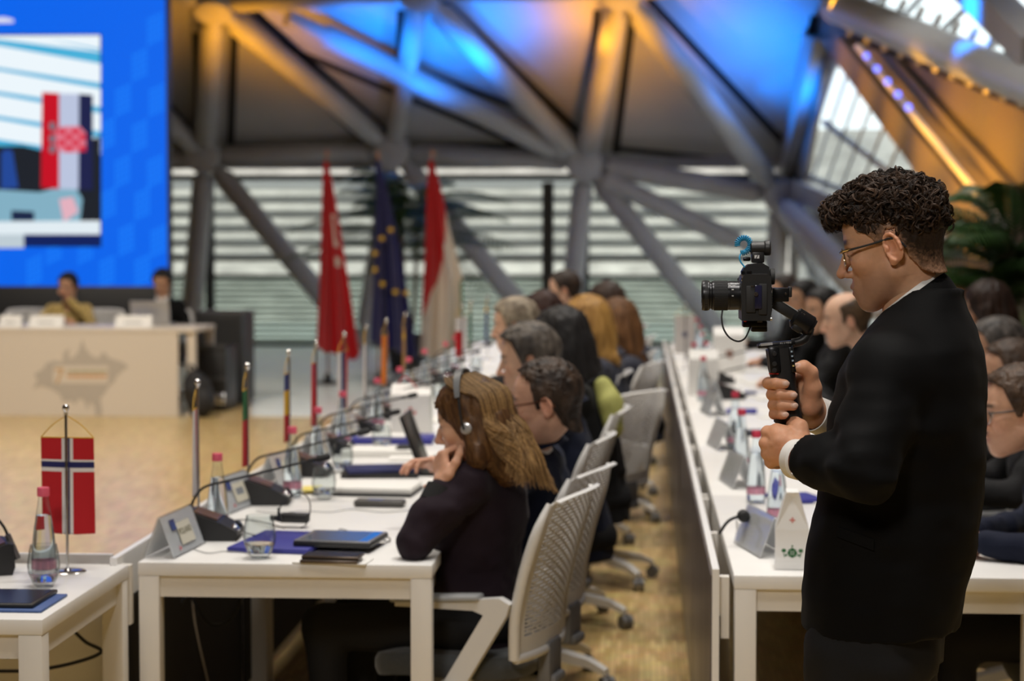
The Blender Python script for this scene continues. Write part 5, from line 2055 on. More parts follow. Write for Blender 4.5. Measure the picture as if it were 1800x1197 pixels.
# sleeve buttons along the near cuff
for k in range(4):
    q = on_jacket(1378 + k * 6.2, 838 + k * 3.6, 0.0015)
    if q:
        bt = MB().lathe([(0.0, 0.0022), (0.004, 0.0022), (0.0052, 0.001), (0.0052, -0.001)], 14, q[0], q[1])
        bt.build('sleeve_button', mat('horn button', (0.05, 0.045, 0.04), 0.3), jo)

# ---- collar of shirt and jacket
ctop_b = lo_(m(1652, 474)); ctop_f = lo_(m(1548, 553))
cc = (ctop_b + ctop_f) / 2
cf_ = (ctop_f - ctop_b); rl = cf_.length / 2
cf_.normalize()
up_ = LT.cross(cf_) * -1
if up_.z < 0: up_ = -up_
sh_ = ring_band(cc, cf_, LT, (rl, 0.060), (rl * 1.0, 0.068), 0.040, 0.0035, up_, 48, 0.10).build('shirt', SHIRTW, man)
# shirt front inside the lapels
sf = Fld((-0.15, -0.14, 1.15), (0.2, 0.14, 1.52), 0.008)
sf.loft([(z, cx, cy, rx * 0.86, ry * 0.80) for z, cx, cy, rx, ry in rows[5:-1]], 0.02, 2.2)
V, Q = sf.mesh()
npmesh('shirt_front', xf(V, BM4), Q, SHIRTW, sh_)
jc = MB()
# folded jacket collar, standing just below the shirt collar and lying down to the lapels
jcc = cc - up_ * 0.013
vs = []; n = 52; a0 = 0.62
prof = [(0.003, 0.004, 0.000), (0.006, 0.010, 0.003), (0.008, 0.017, -0.012), (0.006, 0.023, -0.034), (0.001, 0.029, -0.056), (-0.004, 0.022, -0.058), (0.002, 0.012, -0.03), (0.000, 0.002, -0.01)]
for k in range(n + 1):
    a = a0 + (2 * PI - 2 * a0) * k / n
    ca, sa = math.cos(a), math.sin(a)
    fl_ = max(0, ca)
    for e, el, dz in prof:
        r1 = rl * 1.02 + e * (1 + 0.3 * fl_) - 0.004
        r2 = 0.062 + el
        vs.append(jcc + cf_ * (ca * r1) + LT * (sa * r2) + up_ * (dz * (1 + 0.0 * fl_)))
P_ = len(prof)
fs = []
for k in range(n):
    for i in range(P_):
        j = (i + 1) % P_
        fs.append((k * P_ + i, k * P_ + j, (k + 1) * P_ + j, (k + 1) * P_ + i))
fs += [tuple(range(P_)), tuple(n * P_ + i for i in range(P_))[::-1]]
jc.add(vs, fs).build('jacket_collar', SUITB, jo, smooth=60)
# white cuffs
for E, W, c0, c1, r in ((ELR, WRR, -0.075, 0.000, 0.0365), (ELL, WRL, -0.03, -0.006, 0.038)):
    E = BR @ Vector(E); W = BR @ Vector(W); d = (W - E).normalized()
    cfm = MB().lathe([(r * 0.9, 0), (r, 0.004), (r * 0.98, c1 - c0), (r * 0.93, c1 - c0 + 0.001), (r * 0.88, 0.006)], 28, W + d * c0, d, cap=False)
    cfm.build('cuff', SHIRTW, sh_)

# ---- trousers and shoes
tr = Fld((-0.30, -0.30, 0.04), (0.36, 0.32, 1.0), 0.011)
hz = mb_(1555, 1085)
hp0 = mb_(1548, 1060)
for sg, kn, an in ((1, mb_(1470, 1420, -0.10), mb_(1500, 1812, -0.10)), (-1, mb_(1600, 1420, 0.12), mb_(1640, 1812, 0.12))):
    tr.chain([(hp0[0] + 0.0, sg * 0.085, 0.93), (hp0[0] + 0.015, sg * 0.088, 0.84), (kn[0], kn[1], 0.52), (an[0], an[1], 0.10)], [0.10, 0.108, 0.075, 0.058], 0.03)
tr.loft([(0.80, hp0[0], 0, 0.115, 0.165), (0.98, hp0[0], 0, 0.11, 0.15)], 0.04)
tr.noise(0.007, np.array([10, 10, 16]), 44)
tr.noise(0.004, np.array([22, 22, 34]), 45)
V, Q = tr.mesh()
npmesh('trousers', xf(V, BM4), Q, TROUSB, man)
for sg, an in ((1, mb_(1500, 1812, -0.10)), (-1, mb_(1640, 1812, 0.12))):
    s_ = Fld((an[0] - 0.14, an[1] - 0.07, -0.01), (an[0] + 0.24, an[1] + 0.07, 0.14), 0.006)
    s_.rc((an[0] - 0.05, an[1], 0.042), (an[0] + 0.14, an[1], 0.036), 0.042, 0.036, 0.01)
    s_.rc((an[0] - 0.02, an[1], 0.06), (an[0] - 0.0, an[1], 0.10), 0.045, 0.045, 0.02)
    s_.cut(lambda X, Y, Z: 0.003 - Z + 0 * X + 0 * Y)
    V, Q = s_.mesh()
    npmesh('shoe', xf(V, BM4), Q, SHOEM, man)

# ---- head
HS = 0.925
HY_ = MY + 0.02
ear_px = (1571, 434)
hyaw, hpit = FA + R(-2) , R(13)
HM_ = headM((0, 0, 0), hyaw, hpit, R(0))
off = HM_.to_3x3() @ Vector((-0.014 * HS, 0.080 * HS, -0.006 * HS))
ear_w = m(ear_px[0], ear_px[1], -0.075)
hc = ear_w - off
HMm = headM(lo_(hc), hyaw, hpit, 0)
neck_t = HMm.inverted() @ (lo_(m(1622, 560, 0.0)))
SKM = (0.66, 0.375, 0.235)
V, Q, C = head_mesh(0.0019, 1.0, SKM, tuple(neck_t / HS), 0.054, stubble=0.65, lip=(0.40, 0.18, 0.15), brow=(0.035, 0.024, 0.018), eyes_down=True, nose=1.06)
parts = [(xf(V * HS, HMm), Q, C)]
# body under the clothes
bf = Fld((-0.27, -0.30, 0.06), (0.34, 0.34, 1.56), 0.011)
bf.loft([(z, cx, cy, max(rx - 0.03, 0.045), max(ry - 0.03, 0.045)) for z, cx, cy, rx, ry in rows], 0.02)
bf.chain([SHL, ELL, WRL], [0.05, 0.042, 0.027], 0.02)
bf.chain([SHR, ELR, WRR], [0.05, 0.042, 0.027], 0.02)
for sg, kn, an in ((1, mb_(1470, 1420, -0.10), mb_(1500, 1812, -0.10)), (-1, mb_(1600, 1420, 0.12), mb_(1640, 1812, 0.12))):
    bf.chain([(hp0[0], sg * 0.085, 0.93), (kn[0], kn[1], 0.52), (an[0], an[1], 0.12)], [0.08, 0.055, 0.04], 0.03)
bf.rc((nc[0], 0, nc[2] - 0.08), (nc[0] + 0.005, 0, nc[2] + 0.03), 0.05, 0.05, 0.02)
V, Q = bf.mesh()
parts.append((xf(V, BM4), Q, np.tile(np.array(SKM, np.float32), (len(V), 1))))

# ---- hands, finger by finger, in man's space
def P(px, py, dy): return tuple(lo_(m(px, py, dy)))


def colour_hand(V, nails):
    C = np.tile(np.array(SKM, np.float32) * np.array([1.0, 0.90, 0.86], np.float32), (len(V), 1))
    n = vnoise(V * 60, 3)[:, None]
    C = C * (1 + 0.06 * n)
    for c, ax, r in nails:
        d = np.linalg.norm((V - np.array(c)) / np.array(r), axis=1)
        w = np.clip((1.15 - d) / 0.25, 0, 1)[:, None]
        C = C * (1 - w) + np.array((0.70, 0.44, 0.34), np.float32) * w
    return C.astype(np.float32)


rb = np.array(P(1385, 690, 0))
rh = Fld(rb - np.array([0.07, 0.075, 0.085]), rb + np.array([0.085, 0.095, 0.075]), 0.0021)
nails = []; naild = []
fing = [(673, 1340, 1389, 0.0108), (693, 1347, 1403, 0.0110), (711.5, 1349.5, 1404, 0.0107), (727.5, 1351.5, 1387, 0.0096)]
for i, (y, xl, xt, r) in enumerate(fing):
    rp = r * 921
    k0 = P(1412 + 3 * i, y + 2, 0.036); k1 = P(1374, y - 1, 0.043); k2 = P(xl + rp + 1, y, 0.024); k3 = P(xl + rp * 1.0, y + 0.5, -0.010); k4 = P(xl + rp + 14, y + 1, -0.0315); k5 = P(xt - rp, y + 2.0, -0.0335)
    rh.chain([k0, k1, k2, k3, k4, k5], [r * 1.08, r * 1.05, r * 1.02, r * 1.0, r * 0.95, r * 0.84], 0.003)
    # nail: shallow plate on the near face of the fingertip
    nl = np.array(P(xt - rp * 0.75, y + 1.0, -0.0335 - r * 0.80))
    nails.append((nl, 0, (0.0068, 0.006, 0.0056)))
    naild.append(P(xt - rp * 0.62, y + 1.4, -0.0335 - r * 0.74))
# palm behind the handle and the ball of the thumb at its right
rh.chain([P(1414, 668, 0.030), P(1420, 700, 0.030), P(1428, 728, 0.040)], [0.020, 0.024, 0.026], 0.012)
rh.chain([P(1400, 690, 0.044), P(1412, 722, 0.044)], [0.018, 0.020], 0.012)
rh.chain([P(1430, 728, 0.046), P(1424, 712, 0.012), P(1428.5, 683, -0.002), P(1425, 655, -0.010), P(1413, 645.5, -0.014), P(1399, 646.5, -0.016)], [0.027, 0.023, 0.0165, 0.0128, 0.0122, 0.0092], 0.008)
rh.rc(P(1428, 724, 0.045), P(1462, 738, 0.085), 0.027, 0.028, 0.01)
tn = np.array(P(1402, 642, -0.022))
nails.append((tn, 0, (0.0085, 0.005, 0.005)))
V, Q = rh.mesh()
V = relax(V, Q, 1, 0.3)
parts.append((V, Q, colour_hand(V, nails)))

lb = np.array(P(1376, 780, -0.02))
lh = Fld(lb - np.array([0.06, 0.065, 0.07]), lb + np.array([0.08, 0.09, 0.07]), 0.0022)
# back of the hand facing the viewer
lh.chain([P(1407, 795, -0.055), P(1372, 775, -0.050)], [0.027, 0.024], 0.014)
lh.chain([P(1400, 802, -0.05), P(1366, 796, -0.046)], [0.024, 0.021], 0.014)
lh.chain([P(1398, 772, -0.045), P(1366, 760, -0.044)], [0.021, 0.017], 0.012)
kn = [(1349.5, 760, -0.040), (1346.5, 779, -0.042), (1349, 797, -0.040), (1354.5, 812, -0.036)]
for i, (x, y, d) in enumerate(kn):
    r = (0.0118, 0.0122, 0.0116, 0.0102)[i]
    lh.rc(P(1378, y + (780 - y) * 0.25, -0.052), P(x, y, d), 0.012, r * 1.06, 0.006)
    lh.chain([P(x, y, d), P(x + 1, y + 2.5, -0.006), P(x + 12, y + 3, 0.026), P(x + 34, y + 1, 0.028)], [r * 1.06, r * 1.02, r * 0.98, r * 0.85], 0.003)
    # tendon ridge
    lh.rc(P(1392, 786 + (y - 786) * 0.3, -0.0725), P(x + 6, y, d - 0.006), 0.004, 0.005, 0.010)
# thumb over the top of the fist
lh.chain([P(1408, 775, -0.045), P(1404, 752, -0.036), P(1396, 745, -0.020), P(1380, 748, 0.012)], [0.021, 0.0165, 0.0135, 0.010], 0.008)
lh.rc(P(1402, 795, -0.058), P(1440, 815, -0.105), 0.0265, 0.027, 0.01)
lh.noise(0.0008, np.array([120, 120, 120]), 9)
V, Q = lh.mesh()
V = relax(V, Q, 1, 0.3)
parts.append((V, Q, colour_hand(V, [])))
V, Q, C = join(parts)
bo_ = npmesh('body', V, Q, SKIN, man, vcol=C)
NAILM = mat('fingernail', (0.78, 0.53, 0.43), 0.28, coat=0.4)
naild.append(tuple(np.array(P(1401.5, 642.5, -0.0225))))
for i, q_ in enumerate(naild):
    MB().ball(q_, (0.0062, 0.0022, 0.0050) if i < 4 else (0.0078, 0.0022, 0.0046), 16, 10, Euler((0, R(-4) if i < 4 else R(8), R(16))).to_matrix()).build('fingernail', NAILM, bo_)

# ---- hair: faded sides, a dense mass of curls on top
HLM = [(-0.13, -0.080), (-0.08, -0.076), (-0.055, -0.062), (-0.036, -0.03), (-0.024, 0.030), (-0.004, 0.032), (0.006, 0.004), (0.020, 0.006), (0.026, 0.020), (0.034, 0.030), (0.048, 0.038), (0.056, 0.060), (0.066, 0.084), (0.085, 0.092), (0.16, 0.094)]
fade = hair_shell(0.0026, lin(46, 34, 26), 0.0045, HLM, 51, 0.0014, 190, 0.0, 0.0, fade=(tuple(np.array(SKM) * 0.62), 0.045))
cap = Fld((-0.17, -0.13, -0.01), (0.17, 0.13, 0.21), 0.003)
cap.ell((-0.016, 0, 0.058), (0.098, 0.082, 0.082), 0)
cap.ell((0.046, 0, 0.088), (0.062, 0.066, 0.042), 0.03)
cap.ell((0.080, 0, 0.082), (0.038, 0.052, 0.024), 0.025)
cap.ell((-0.068, 0, 0.050), (0.046, 0.066, 0.058), 0.03)


def capcut(X, Y, Z):
    zc = np.interp(X.ravel(), [-0.13, -0.09, -0.05, 0.0, 0.03, 0.05, 0.065, 0.075, 0.12], [0.010, 0.012, 0.022, 0.036, 0.036, 0.046, 0.068, 0.076, 0.066]).reshape(X.shape)
    return (zc - Z) + 0 * Y


cap.cut(capcut)
cap.noise(0.008, np.array([38, 38, 38]), 52)
cap.noise(0.005, np.array([95, 95, 95]), 53)
cV, cQ = cap.mesh()
cn = np.clip(vnoise(cV * 70, 54) * 0.7 + 0.4, 0, 1)[:, None]
cC = np.array(lin(28, 20, 15))[None] * (1 - cn) + np.array(lin(52, 38, 28))[None] * cn
g = np.random.default_rng(17)
# curls: short helices rooted on the cap, lying over its surface
ok = cV[:, 2] > 0.02
NLk = 2300
roots = cV[ok][g.integers(0, ok.sum(), NLk)]
cen = np.array([-0.01, 0, 0.05])
nrm = (roots - cen) / np.array([0.1, 0.088, 0.09]) ** 1; nrm /= np.linalg.norm(nrm, axis=1, keepdims=True)
flow = np.stack([vnoise(roots * 22, 61), vnoise(roots * 22, 62), vnoise(roots * 22, 63)], 1)
rnd = g.normal(size=roots.shape) * 0.45 + flow * 1.6 + np.array([0.55, 0, -0.2])
tan = rnd - (rnd * nrm).sum(1, keepdims=True) * nrm
tan /= np.linalg.norm(tan, axis=1, keepdims=True)
bi = np.cross(nrm, tan)
S = 13
K = 6                                            # strands in a lock
t = np.linspace(0, 1, S)[None, :, None]
Lc = g.uniform(0.020, 0.044, (NLk, 1, 1)); rad = g.uniform(0.0030, 0.0075, (NLk, 1, 1)); turns = g.uniform(0.5, 1.2, (NLk, 1, 1)) * np.where(g.random((NLk, 1, 1)) < 0.5, -1, 1); ph = g.uniform(0, 6.28, (NLk, 1, 1))
lift0 = g.uniform(0.2, 1.0, (NLk, 1, 1))
allL, allC = [], []
mixv = np.clip(g.normal(0.40, 0.28, NLk), 0, 1)[:, None]
hc_ = np.array(lin(30, 22, 17))[None] * (1 - mixv) + np.array(lin(84, 63, 48))[None] * mixv
for k in range(K):
    o1 = g.normal(0, 0.0011, (NLk, 1, 1)); o2 = g.normal(0, 0.0011, (NLk, 1, 1)); dp = g.normal(0, 0.16, (NLk, 1, 1)); lr = g.uniform(0.85, 1.12, (NLk, 1, 1))
    ang = ph + dp + turns * 2 * PI * t
    lift = 0.003 + 0.011 * np.sin(t * PI) * lift0
    ln = roots[:, None, :] - nrm[:, None, :] * 0.004 + tan[:, None, :] * Lc * lr * (t - 0.3) + nrm[:, None, :] * (lift + rad * np.cos(ang) + o1) + bi[:, None, :] * (rad * np.sin(ang) * 1.3 + o2)
    ln = ln - nrm[:, None, :] * (t ** 2) * Lc * 0.20
    allL.append(ln); allC.append(hc_ * g.uniform(0.8, 1.2, (NLk, 1)))
lines = np.concatenate(allL)
hV, hQ = tubes(lines, g.uniform(0.00045, 0.00095, len(lines)), 3, 0.3)
hC = np.repeat(np.concatenate(allC), S * 3, axis=0)
V, Q, C = join([fade, (cV, cQ, cC), (hV, hQ, hC)])
npmesh('hair', xf(V * HS, HMm), Q, HAIRV, man, vcol=C)
# ---- glasses: gold front and hinge, black temple tips
GOLDF = mat('gold spectacle frame', (0.85, 0.68, 0.42), 0.22, metal=1.0)
glasses(man, HMm, GOLDF, BLACKP, HS)
gt = MB()
for y in (1, -1):
    gt.tube(bez([(0.098, y * 0.055, 0.007), (0.088, y * 0.065, 0.0085), (0.055, y * 0.0735, 0.009)], 6), 0.0024, 8)
gt.v = [tuple(HMm @ (Vector(v) * HS)) for v in gt.v]
gt.build('gold_hinge', GOLDF, man)
# ------------------------------------------------------------------ camera rig held by the cameraman
gim = thing('gimbal_stabilizer', 'black one-handed gimbal stabilizer with grip held by the standing man', 'gimbal', m(1370, 640))
GREYT = mat('grey print', (0.45, 0.45, 0.45), 0.5)
REDM = mat('red accent', (0.5, 0.02, 0.015), 0.4)


def rot_to(p, q, up=(0, 1, 0)):
    """axes with x along p->q and y near up"""
    x = (Vector(q) - Vector(p)).normalized(); y = Vector(up); y = (y - x * y.dot(x)).normalized(); z = x.cross(y)
    return Matrix((x, y, z)).transposed()


def bar(mb, p, q, wy, wz, bev=0.002, ext=0.0):
    p = Vector(p); q = Vector(q)
    return mb.box((p + q) / 2, ((q - p).length + ext, wy, wz), rot_to(p, q), bev)


# grip
g = MB()
Rg = rot_to(m(1370, 612), m(1386, 745))
p0, p1 = m(1370, 612), m(1386, 742)
secs = [(0.0, 0.0265, 0.024), (0.25, 0.0265, 0.024), (0.40, 0.0235, 0.0225), (0.62, 0.0235, 0.0225), (0.86, 0.0265, 0.024), (0.97, 0.0275, 0.024), (1.0, 0.024, 0.021)]
vs = []; n = 20
ax_, ay_, az_ = (Rg.col[i] for i in range(3))
for t_, rz_, ry_ in secs:
    c = p0.lerp(p1, t_)
    for k in range(n):
        a = 2 * PI * k / n
        ca, sa = math.cos(a), math.sin(a)
        sx_ = abs(ca) ** 0.55 * (1 if ca > 0 else -1); sy_ = abs(sa) ** 0.55 * (1 if sa > 0 else -1)
        vs.append(c + az_ * rz_ * sx_ + ay_ * ry_ * sy_)
fs = []
for i in range(len(secs) - 1):
    for k in range(n):
        fs.append((i * n + k, i * n + (k + 1) % n, (i + 1) * n + (k + 1) % n, (i + 1) * n + k))
fs += [tuple(range(n))[::-1], tuple(range((len(secs) - 1) * n, len(secs) * n))]
g.add(vs, fs)
gr = g.build('grip', BLACKP, gim, world=True)
MB().cone(m(1384, 735), m(1394, 812), 0.0185, 0.017, 24).build('grip_extension', BLACKR, gim, world=True)
for k in range(3):
    MB().cone(m(1386.5 + 1.3 * k, 749 + k * 9), m(1387.3 + 1.3 * k, 755 + k * 9), 0.0192, n=24).build('ring', BLACKP, gim, world=True)
# control panel on the front left of the grip, buttons, red line
cp = MB().box(m(1360.5, 632, -0.012), (0.022, 0.036, 0.052), bev=0.006, rot=(0, R(-6), 0))
cpo = cp.build('control_panel', BLACKM, gim, world=True)
for py in (622, 640, 651):
    MB().lathe([(0.0, 0.002), (0.0042, 0.0018), (0.005, 0.0)], 14, m(1361.5, py, -0.0305), (0, -1, 0)).build('button', BLACKP, cpo, world=True)
MB().box(m(1360, 657, -0.024), (0.018, 0.004, 0.0018)).build('red_line', REDM, gim, world=True)
sd = MB().box(m(1392.5, 632, -0.022), (0.009, 0.008, 0.048), bev=0.002, rot=(0, R(-8), 0)).build('side_strip', BLACKM, gim, world=True)
for py in (618, 626, 634, 643):
    MB().box(m(1391.5 + (py - 618) * 0.12, py, -0.0275), (0.0035, 0.002, 0.003)).build('indicator', mat('indicator %d' % (py % 2), (0.55, 0.42, 0.15) if py % 2 else (0.35, 0.45, 0.55), 0.5), sd, world=True)
# flat top bar, curved neck, roll motor, arm to the camera plate
tb_ = MB()
bar(tb_, m(1331, 608.5), m(1397, 602), 0.030, 0.0085, 0.003)
tbo = tb_.build('base_bar', BLACKM, gim, world=True)
ms = MB()
bar(ms, m(1337, 606, -0.0158), m(1358, 604, -0.0158), 0.001, 0.005, 0.0)
ms.build('label_strip', GREYT, tbo, world=True)
Mv = Matrix.Translation(m(1381, 602.8, -0.0162)) @ Matrix.Rotation(R(5.5), 4, 'Y').inverted() @ Euler((PI / 2, 0, 0)).to_matrix().to_4x4()
place_text('RS 3 MINI', 0.0052, GREYT, Mv, tbo, 'lettering', 0.0002, True)
MB().cone(m(1372, 616), m(1371, 606), 0.021, 0.022, 26).build('pan_motor', BLACKP, gim, world=True)
nk = MB().tube(bez([m(1392, 603), m(1404, 601), m(1414, 596), m(1421, 587), m(1424, 576)], 8), 0.0085, 14)
nk.build('neck_arm', BLACKP, gim, world=True)
a, b = m(1396, 556.5), m(1431, 578)
d = (b - a).normalized()
mt = MB().lathe([(0.013, -0.003), (0.0165, 0.0), (0.0205, 0.003), (0.0205, 0.034), (0.0195, 0.037), (0.0165, 0.039), (0.0165, 0.042), (0.010, 0.0425)], 32, a, d)
mo_ = mt.build('roll_motor', BLACKM, gim, world=True)
MB().box(m(1402, 575, -0.004), (0.022, 0.026, 0.018), bev=0.005, rot=(0, R(32), 0)).build('motor_foot', BLACKP, gim, world=True)
for k in range(3):
    MB().cone(m(1403 + 5 * k, 549 + 3.3 * k, -0.014), m(1405 + 5 * k, 545.5 + 3.3 * k, -0.014), 0.0022, n=10).build('screw', CHROME, mo_, world=True)
ar = MB()
bar(ar, m(1352, 527), m(1404, 559.5), 0.026, 0.021, 0.003)
aro = ar.build('roll_arm', BLACKP, gim, world=True)
MB().box(m(1390, 539, -0.0132), (0.040, 0.0006, 0.0012), rot=(0, R(32), 0)).build('edge_line', GREYT, aro, world=True)
pl = MB().box(m(1372, 518), (0.030, 0.030, 0.026), bev=0.002)
plo = pl.build('camera_clamp', BLACKM, gim, world=True)
MB().box(m(1388.5, 513), (0.006, 0.028, 0.020), bev=0.002).build('clamp_jaw', BLACKP, plo, world=True)
MB().lathe([(0.0, 0.001), (0.002, 0.001), (0.0025, 0.0)], 12, m(1381, 516.5, -0.0152), (0, -1, 0)).build('screw', CHROME, plo, world=True)

# --- mirrorless camera
camo = thing('camera', 'black mirrorless camera with zoom lens mounted on the gimbal', 'camera', m(1328, 560))
body = MB()
Yc = 0.0
side_out = [(1303, 562), (1303, 482), (1309, 474), (1316, 466), (1340, 463), (1351, 470), (1353, 480), (1357, 484), (1357, 545), (1354, 562)]
# body: outline of the camera seen from its left side, extruded across
ol = [m(*p, -0.060) for p in side_out]
bodyc = MB()
lo_out = [(1304, 564), (1303, 500), (1306, 486), (1312, 482), (1350, 482), (1356, 486), (1357, 546), (1354, 564)]
bodyc.slab([m(*p, -0.062) for p in lo_out], (0, 0.128, 0))
bo = bodyc.build('camera_body', BLACKP, camo, smooth=20, world=True)
hump = MB().slab([m(*p, -0.026) for p in ((1306, 486), (1304, 478), (1308, 471), (1316, 465), (1340, 462), (1352, 469), (1354, 486))], (0, 0.052, 0))
hump.build('viewfinder_hump', BLACKP, camo, smooth=20, world=True)
ey = MB().lathe([(0.010, 0), (0.0165, 0.002), (0.0175, 0.006), (0.0165, 0.010), (0.011, 0.0105)], 26, m(1352, 486), (1, 0, 0), ell=(1.15, 0.9))
ey.build('eyecup', BLACKR, camo, world=True)
# grip side bulge, port doors, strap lug, dial
MB().slab([m(*p, 0.066) for p in ((1300, 560), (1297, 490), (1304, 484), (1330, 484), (1330, 560))], (0, 0.022, 0)).build('hand_grip', BLACKR, camo, smooth=20, world=True)
pd = MB()
pd.box(m(1320, 526, -0.0635), (0.018, 0.005, 0.050), bev=0.002)
pd.box(m(1340, 524, -0.0635), (0.014, 0.005, 0.056), bev=0.002)
MB().box(m(1320, 526, -0.0635), (0.018, 0.005, 0.050), bev=0.002).build('port_door', BLACKR, camo, world=True)
MB().box(m(1341, 526, -0.0635), (0.016, 0.005, 0.058), bev=0.002).build('port_door', BLACKR, camo, world=True)
sc = MB().box(m(1333, 522, -0.067), (0.013, 0.004, 0.044), bev=0.001)
sco = sc.build('screen_edge', mat('glossy screen', (0.02, 0.02, 0.05), 0.08), camo, world=True)
MB().box(m(1327, 503, -0.0665), (0.015, 0.002, 0.0018)).build('metal_trim', CHROME, camo, world=True)
MB().lathe([(0, 0.004), (0.004, 0.004), (0.0045, 0), ], 12, m(1329, 517, -0.068), (0, -1, 0)).build('screw', CHROME, sco, world=True)
MB().ball(m(1307, 491, -0.055), 0.0055, 12, 8).build('strap_lug', CHROME, camo, world=True)
MB().lathe([(0.0, 0.006), (0.010, 0.006), (0.0105, 0.0)], 22, m(1312, 482, -0.045), (0, 0, 1)).build('mode_dial', BLACKM, camo, world=True)
for k in range(5):
    MB().lathe([(0, 0.002), (0.003, 0.0018), (0.0036, 0.0)], 12, m(1355.5, 508 + k * 9, -0.052 + 0.008 * (k % 2)), (1, 0, 0)).build('button', BLACKM, bo, world=True)
# zoom lens with ribbed rings
lx0, lx1 = m(1303, 519.5), m(1233.5, 519.5)
dl = (lx1 - lx0); LL = dl.length; dl.normalize()
prof = [(0.0255, 0.0), (0.0295, 0.001), (0.0295, 0.006), (0.0275, 0.0065), (0.0275, 0.018), (0.0270, 0.0185), (0.0285, 0.019)]
lens = MB().lathe([(0.020, 0), (0.0285, 0.0005), (0.0285, 0.004), (0.0275, 0.0045), (0.0280, 0.022), (0.0275, 0.0225), (0.0275, 0.055), (0.0255, 0.057), (0.0255, 0.0595), (0.0285, 0.061), (0.0288, LL - 0.003), (0.0275, LL),
                          (0.0245, LL), (0.0235, LL - 0.004), (0.021, LL - 0.009)], 48, lx0, dl)
lo2 = lens.build('lens', BLACKM, camo, world=True)


def ribs(z0, z1, r, n_, hgt=0.0008):
    a, u, v = frame(dl)
    rb_ = MB()
    for k in range(n_):
        t0_ = 2 * PI * k / n_
        o = u * math.cos(t0_) + v * math.sin(t0_)
        tng = u * -math.sin(t0_) + v * math.cos(t0_)
        w_ = PI * r / n_ * 0.55
        c0 = lx0 + dl * z0 + o * (r - 0.0004); c1 = lx0 + dl * z1 + o * (r - 0.0004)
        rb_.add([c0 - tng * w_, c0 + tng * w_, c1 + tng * w_, c1 - tng * w_, c0 - tng * w_ + o * hgt, c0 + tng * w_ + o * hgt, c1 + tng * w_ + o * hgt, c1 - tng * w_ + o * hgt],
                [(4, 5, 6, 7), (0, 1, 5, 4), (1, 2, 6, 5), (2, 3, 7, 6), (3, 0, 4, 7)])
    return rb_.build('rubber_ring', BLACKR, lo2, smooth=0, world=True)


ribs(0.026, 0.052, 0.0280, 60)
ribs(0.0635, LL - 0.005, 0.0289, 70, 0.0005)
gl = MB().lathe([(0.0, 0.0035), (0.010, 0.003), (0.0205, 0.0)], 30, lx0 + dl * (LL - 0.011), dl)
gl.build('front_element', mat('coated lens glass', (0.02, 0.02, 0.035), 0.03, coat=1.0), lo2, world=True)
mk = ((1283, 502, 0.005), (1290, 502, 0.006), (1288, 509, 0.004), (1288, 520, 0.0035))
for px, py, w_ in mk:
    MB().box(m(px, py, -0.0262 if py < 505 else (-0.0275 if py < 512 else -0.0287)), (w_, 0.0006, 0.0022), rot=(-R(28) if py < 512 else 0, 0, 0)).build('printed_mark', GREYT, lo2, world=True)
# mounting plate under the body with lever screws
bp_ = MB().box(m(1326, 569), (0.046, 0.040, 0.012), bev=0.002).build('mounting_plate', BLACKM, camo, world=True)
MB().box(m(1334, 578), (0.030, 0.034, 0.010), bev=0.002).build('quick_release', BLACKP, bp_, world=True)
MB().cone(m(1345, 561, -0.02), m(1357, 561, -0.02), 0.0032, n=14).build('lever', CHROME, bp_, world=True)
MB().ball(m(1310, 562.5, -0.022), 0.004, 12, 8).build('red_knob', REDM, bp_, world=True)
MB().cone(m(1331, 563, -0.021), m(1340, 563, -0.021), 0.005, n=14).build('thumb_screw', BLACKM, bp_, world=True)
# --- cable from lens foot to gimbal
cb = MB().tube(bez([m(1270, 545, -0.02), m(1268.5, 560, -0.03), m(1272, 578, -0.034), m(1282, 593, -0.036), m(1297, 600, -0.036), m(1309, 595, -0.034), m(1316, 582, -0.03), m(1321, 568, -0.024)], 8), 0.0017, 8)
tag(cb.build('control_cable', BLACKR), 'thin black cable looping under the lens of the camera', 'cable')
# --- shotgun microphone on the hot shoe
mic = thing('camera_microphone', 'compact black microphone sitting on top of the camera', 'microphone', m(1335, 470))
ma, mb2 = m(1319, 437), m(1353, 436)
dm = (mb2 - ma).normalized()
MB().lathe([(0.0, -0.001), (0.010, 0.0), (0.0125, 0.002), (0.0125, 0.026), (0.0138, 0.027), (0.0145, 0.029), (0.0145, 0.036), (0.0125, 0.038), (0.0, 0.0382)], 30, ma, dm, cap=False).build('capsule_tube', BLACKP, mic, world=True)
MB().box(m(1332, 452), (0.024, 0.022, 0.022), bev=0.003).build('mount_block', BLACKP, mic, world=True)
MB().box(m(1312.5, 455.5), (0.014, 0.014, 0.007), bev=0.002).build('plug_socket', BLACKM, mic, world=True)
sh2 = MB().box(m(1334, 465), (0.020, 0.020, 0.0045), bev=0.001).build('cold_shoe', BLACKM, mic, world=True)
MB().cone(m(1334, 469), m(1334, 463), 0.007, n=18).build('shoe_stem', BLACKP, sh2, world=True)
# small square mark with a slanted wave on the mount block
lg_ = MB()
c0 = m(1330.5, 451.5, -0.0113)
def lp(u, v): return c0 + Vector((u, 0, v))
lg_.slab([lp(*p) for p in ((-0.0045, -0.003), (-0.0025, -0.003), (0.0002, 0.0018), (0.0010, 0.0032), (-0.0045, 0.0032))], (0, -0.0004, 0))
lg_.slab([lp(*p) for p in ((0.0045, 0.0032), (0.0025, 0.0032), (0.0002, -0.0016), (-0.0008, -0.003), (0.0045, -0.003))], (0, -0.0004, 0))
lg_.build('emblem', mat('white print', (0.7, 0.7, 0.7), 0.5), mic, world=True)
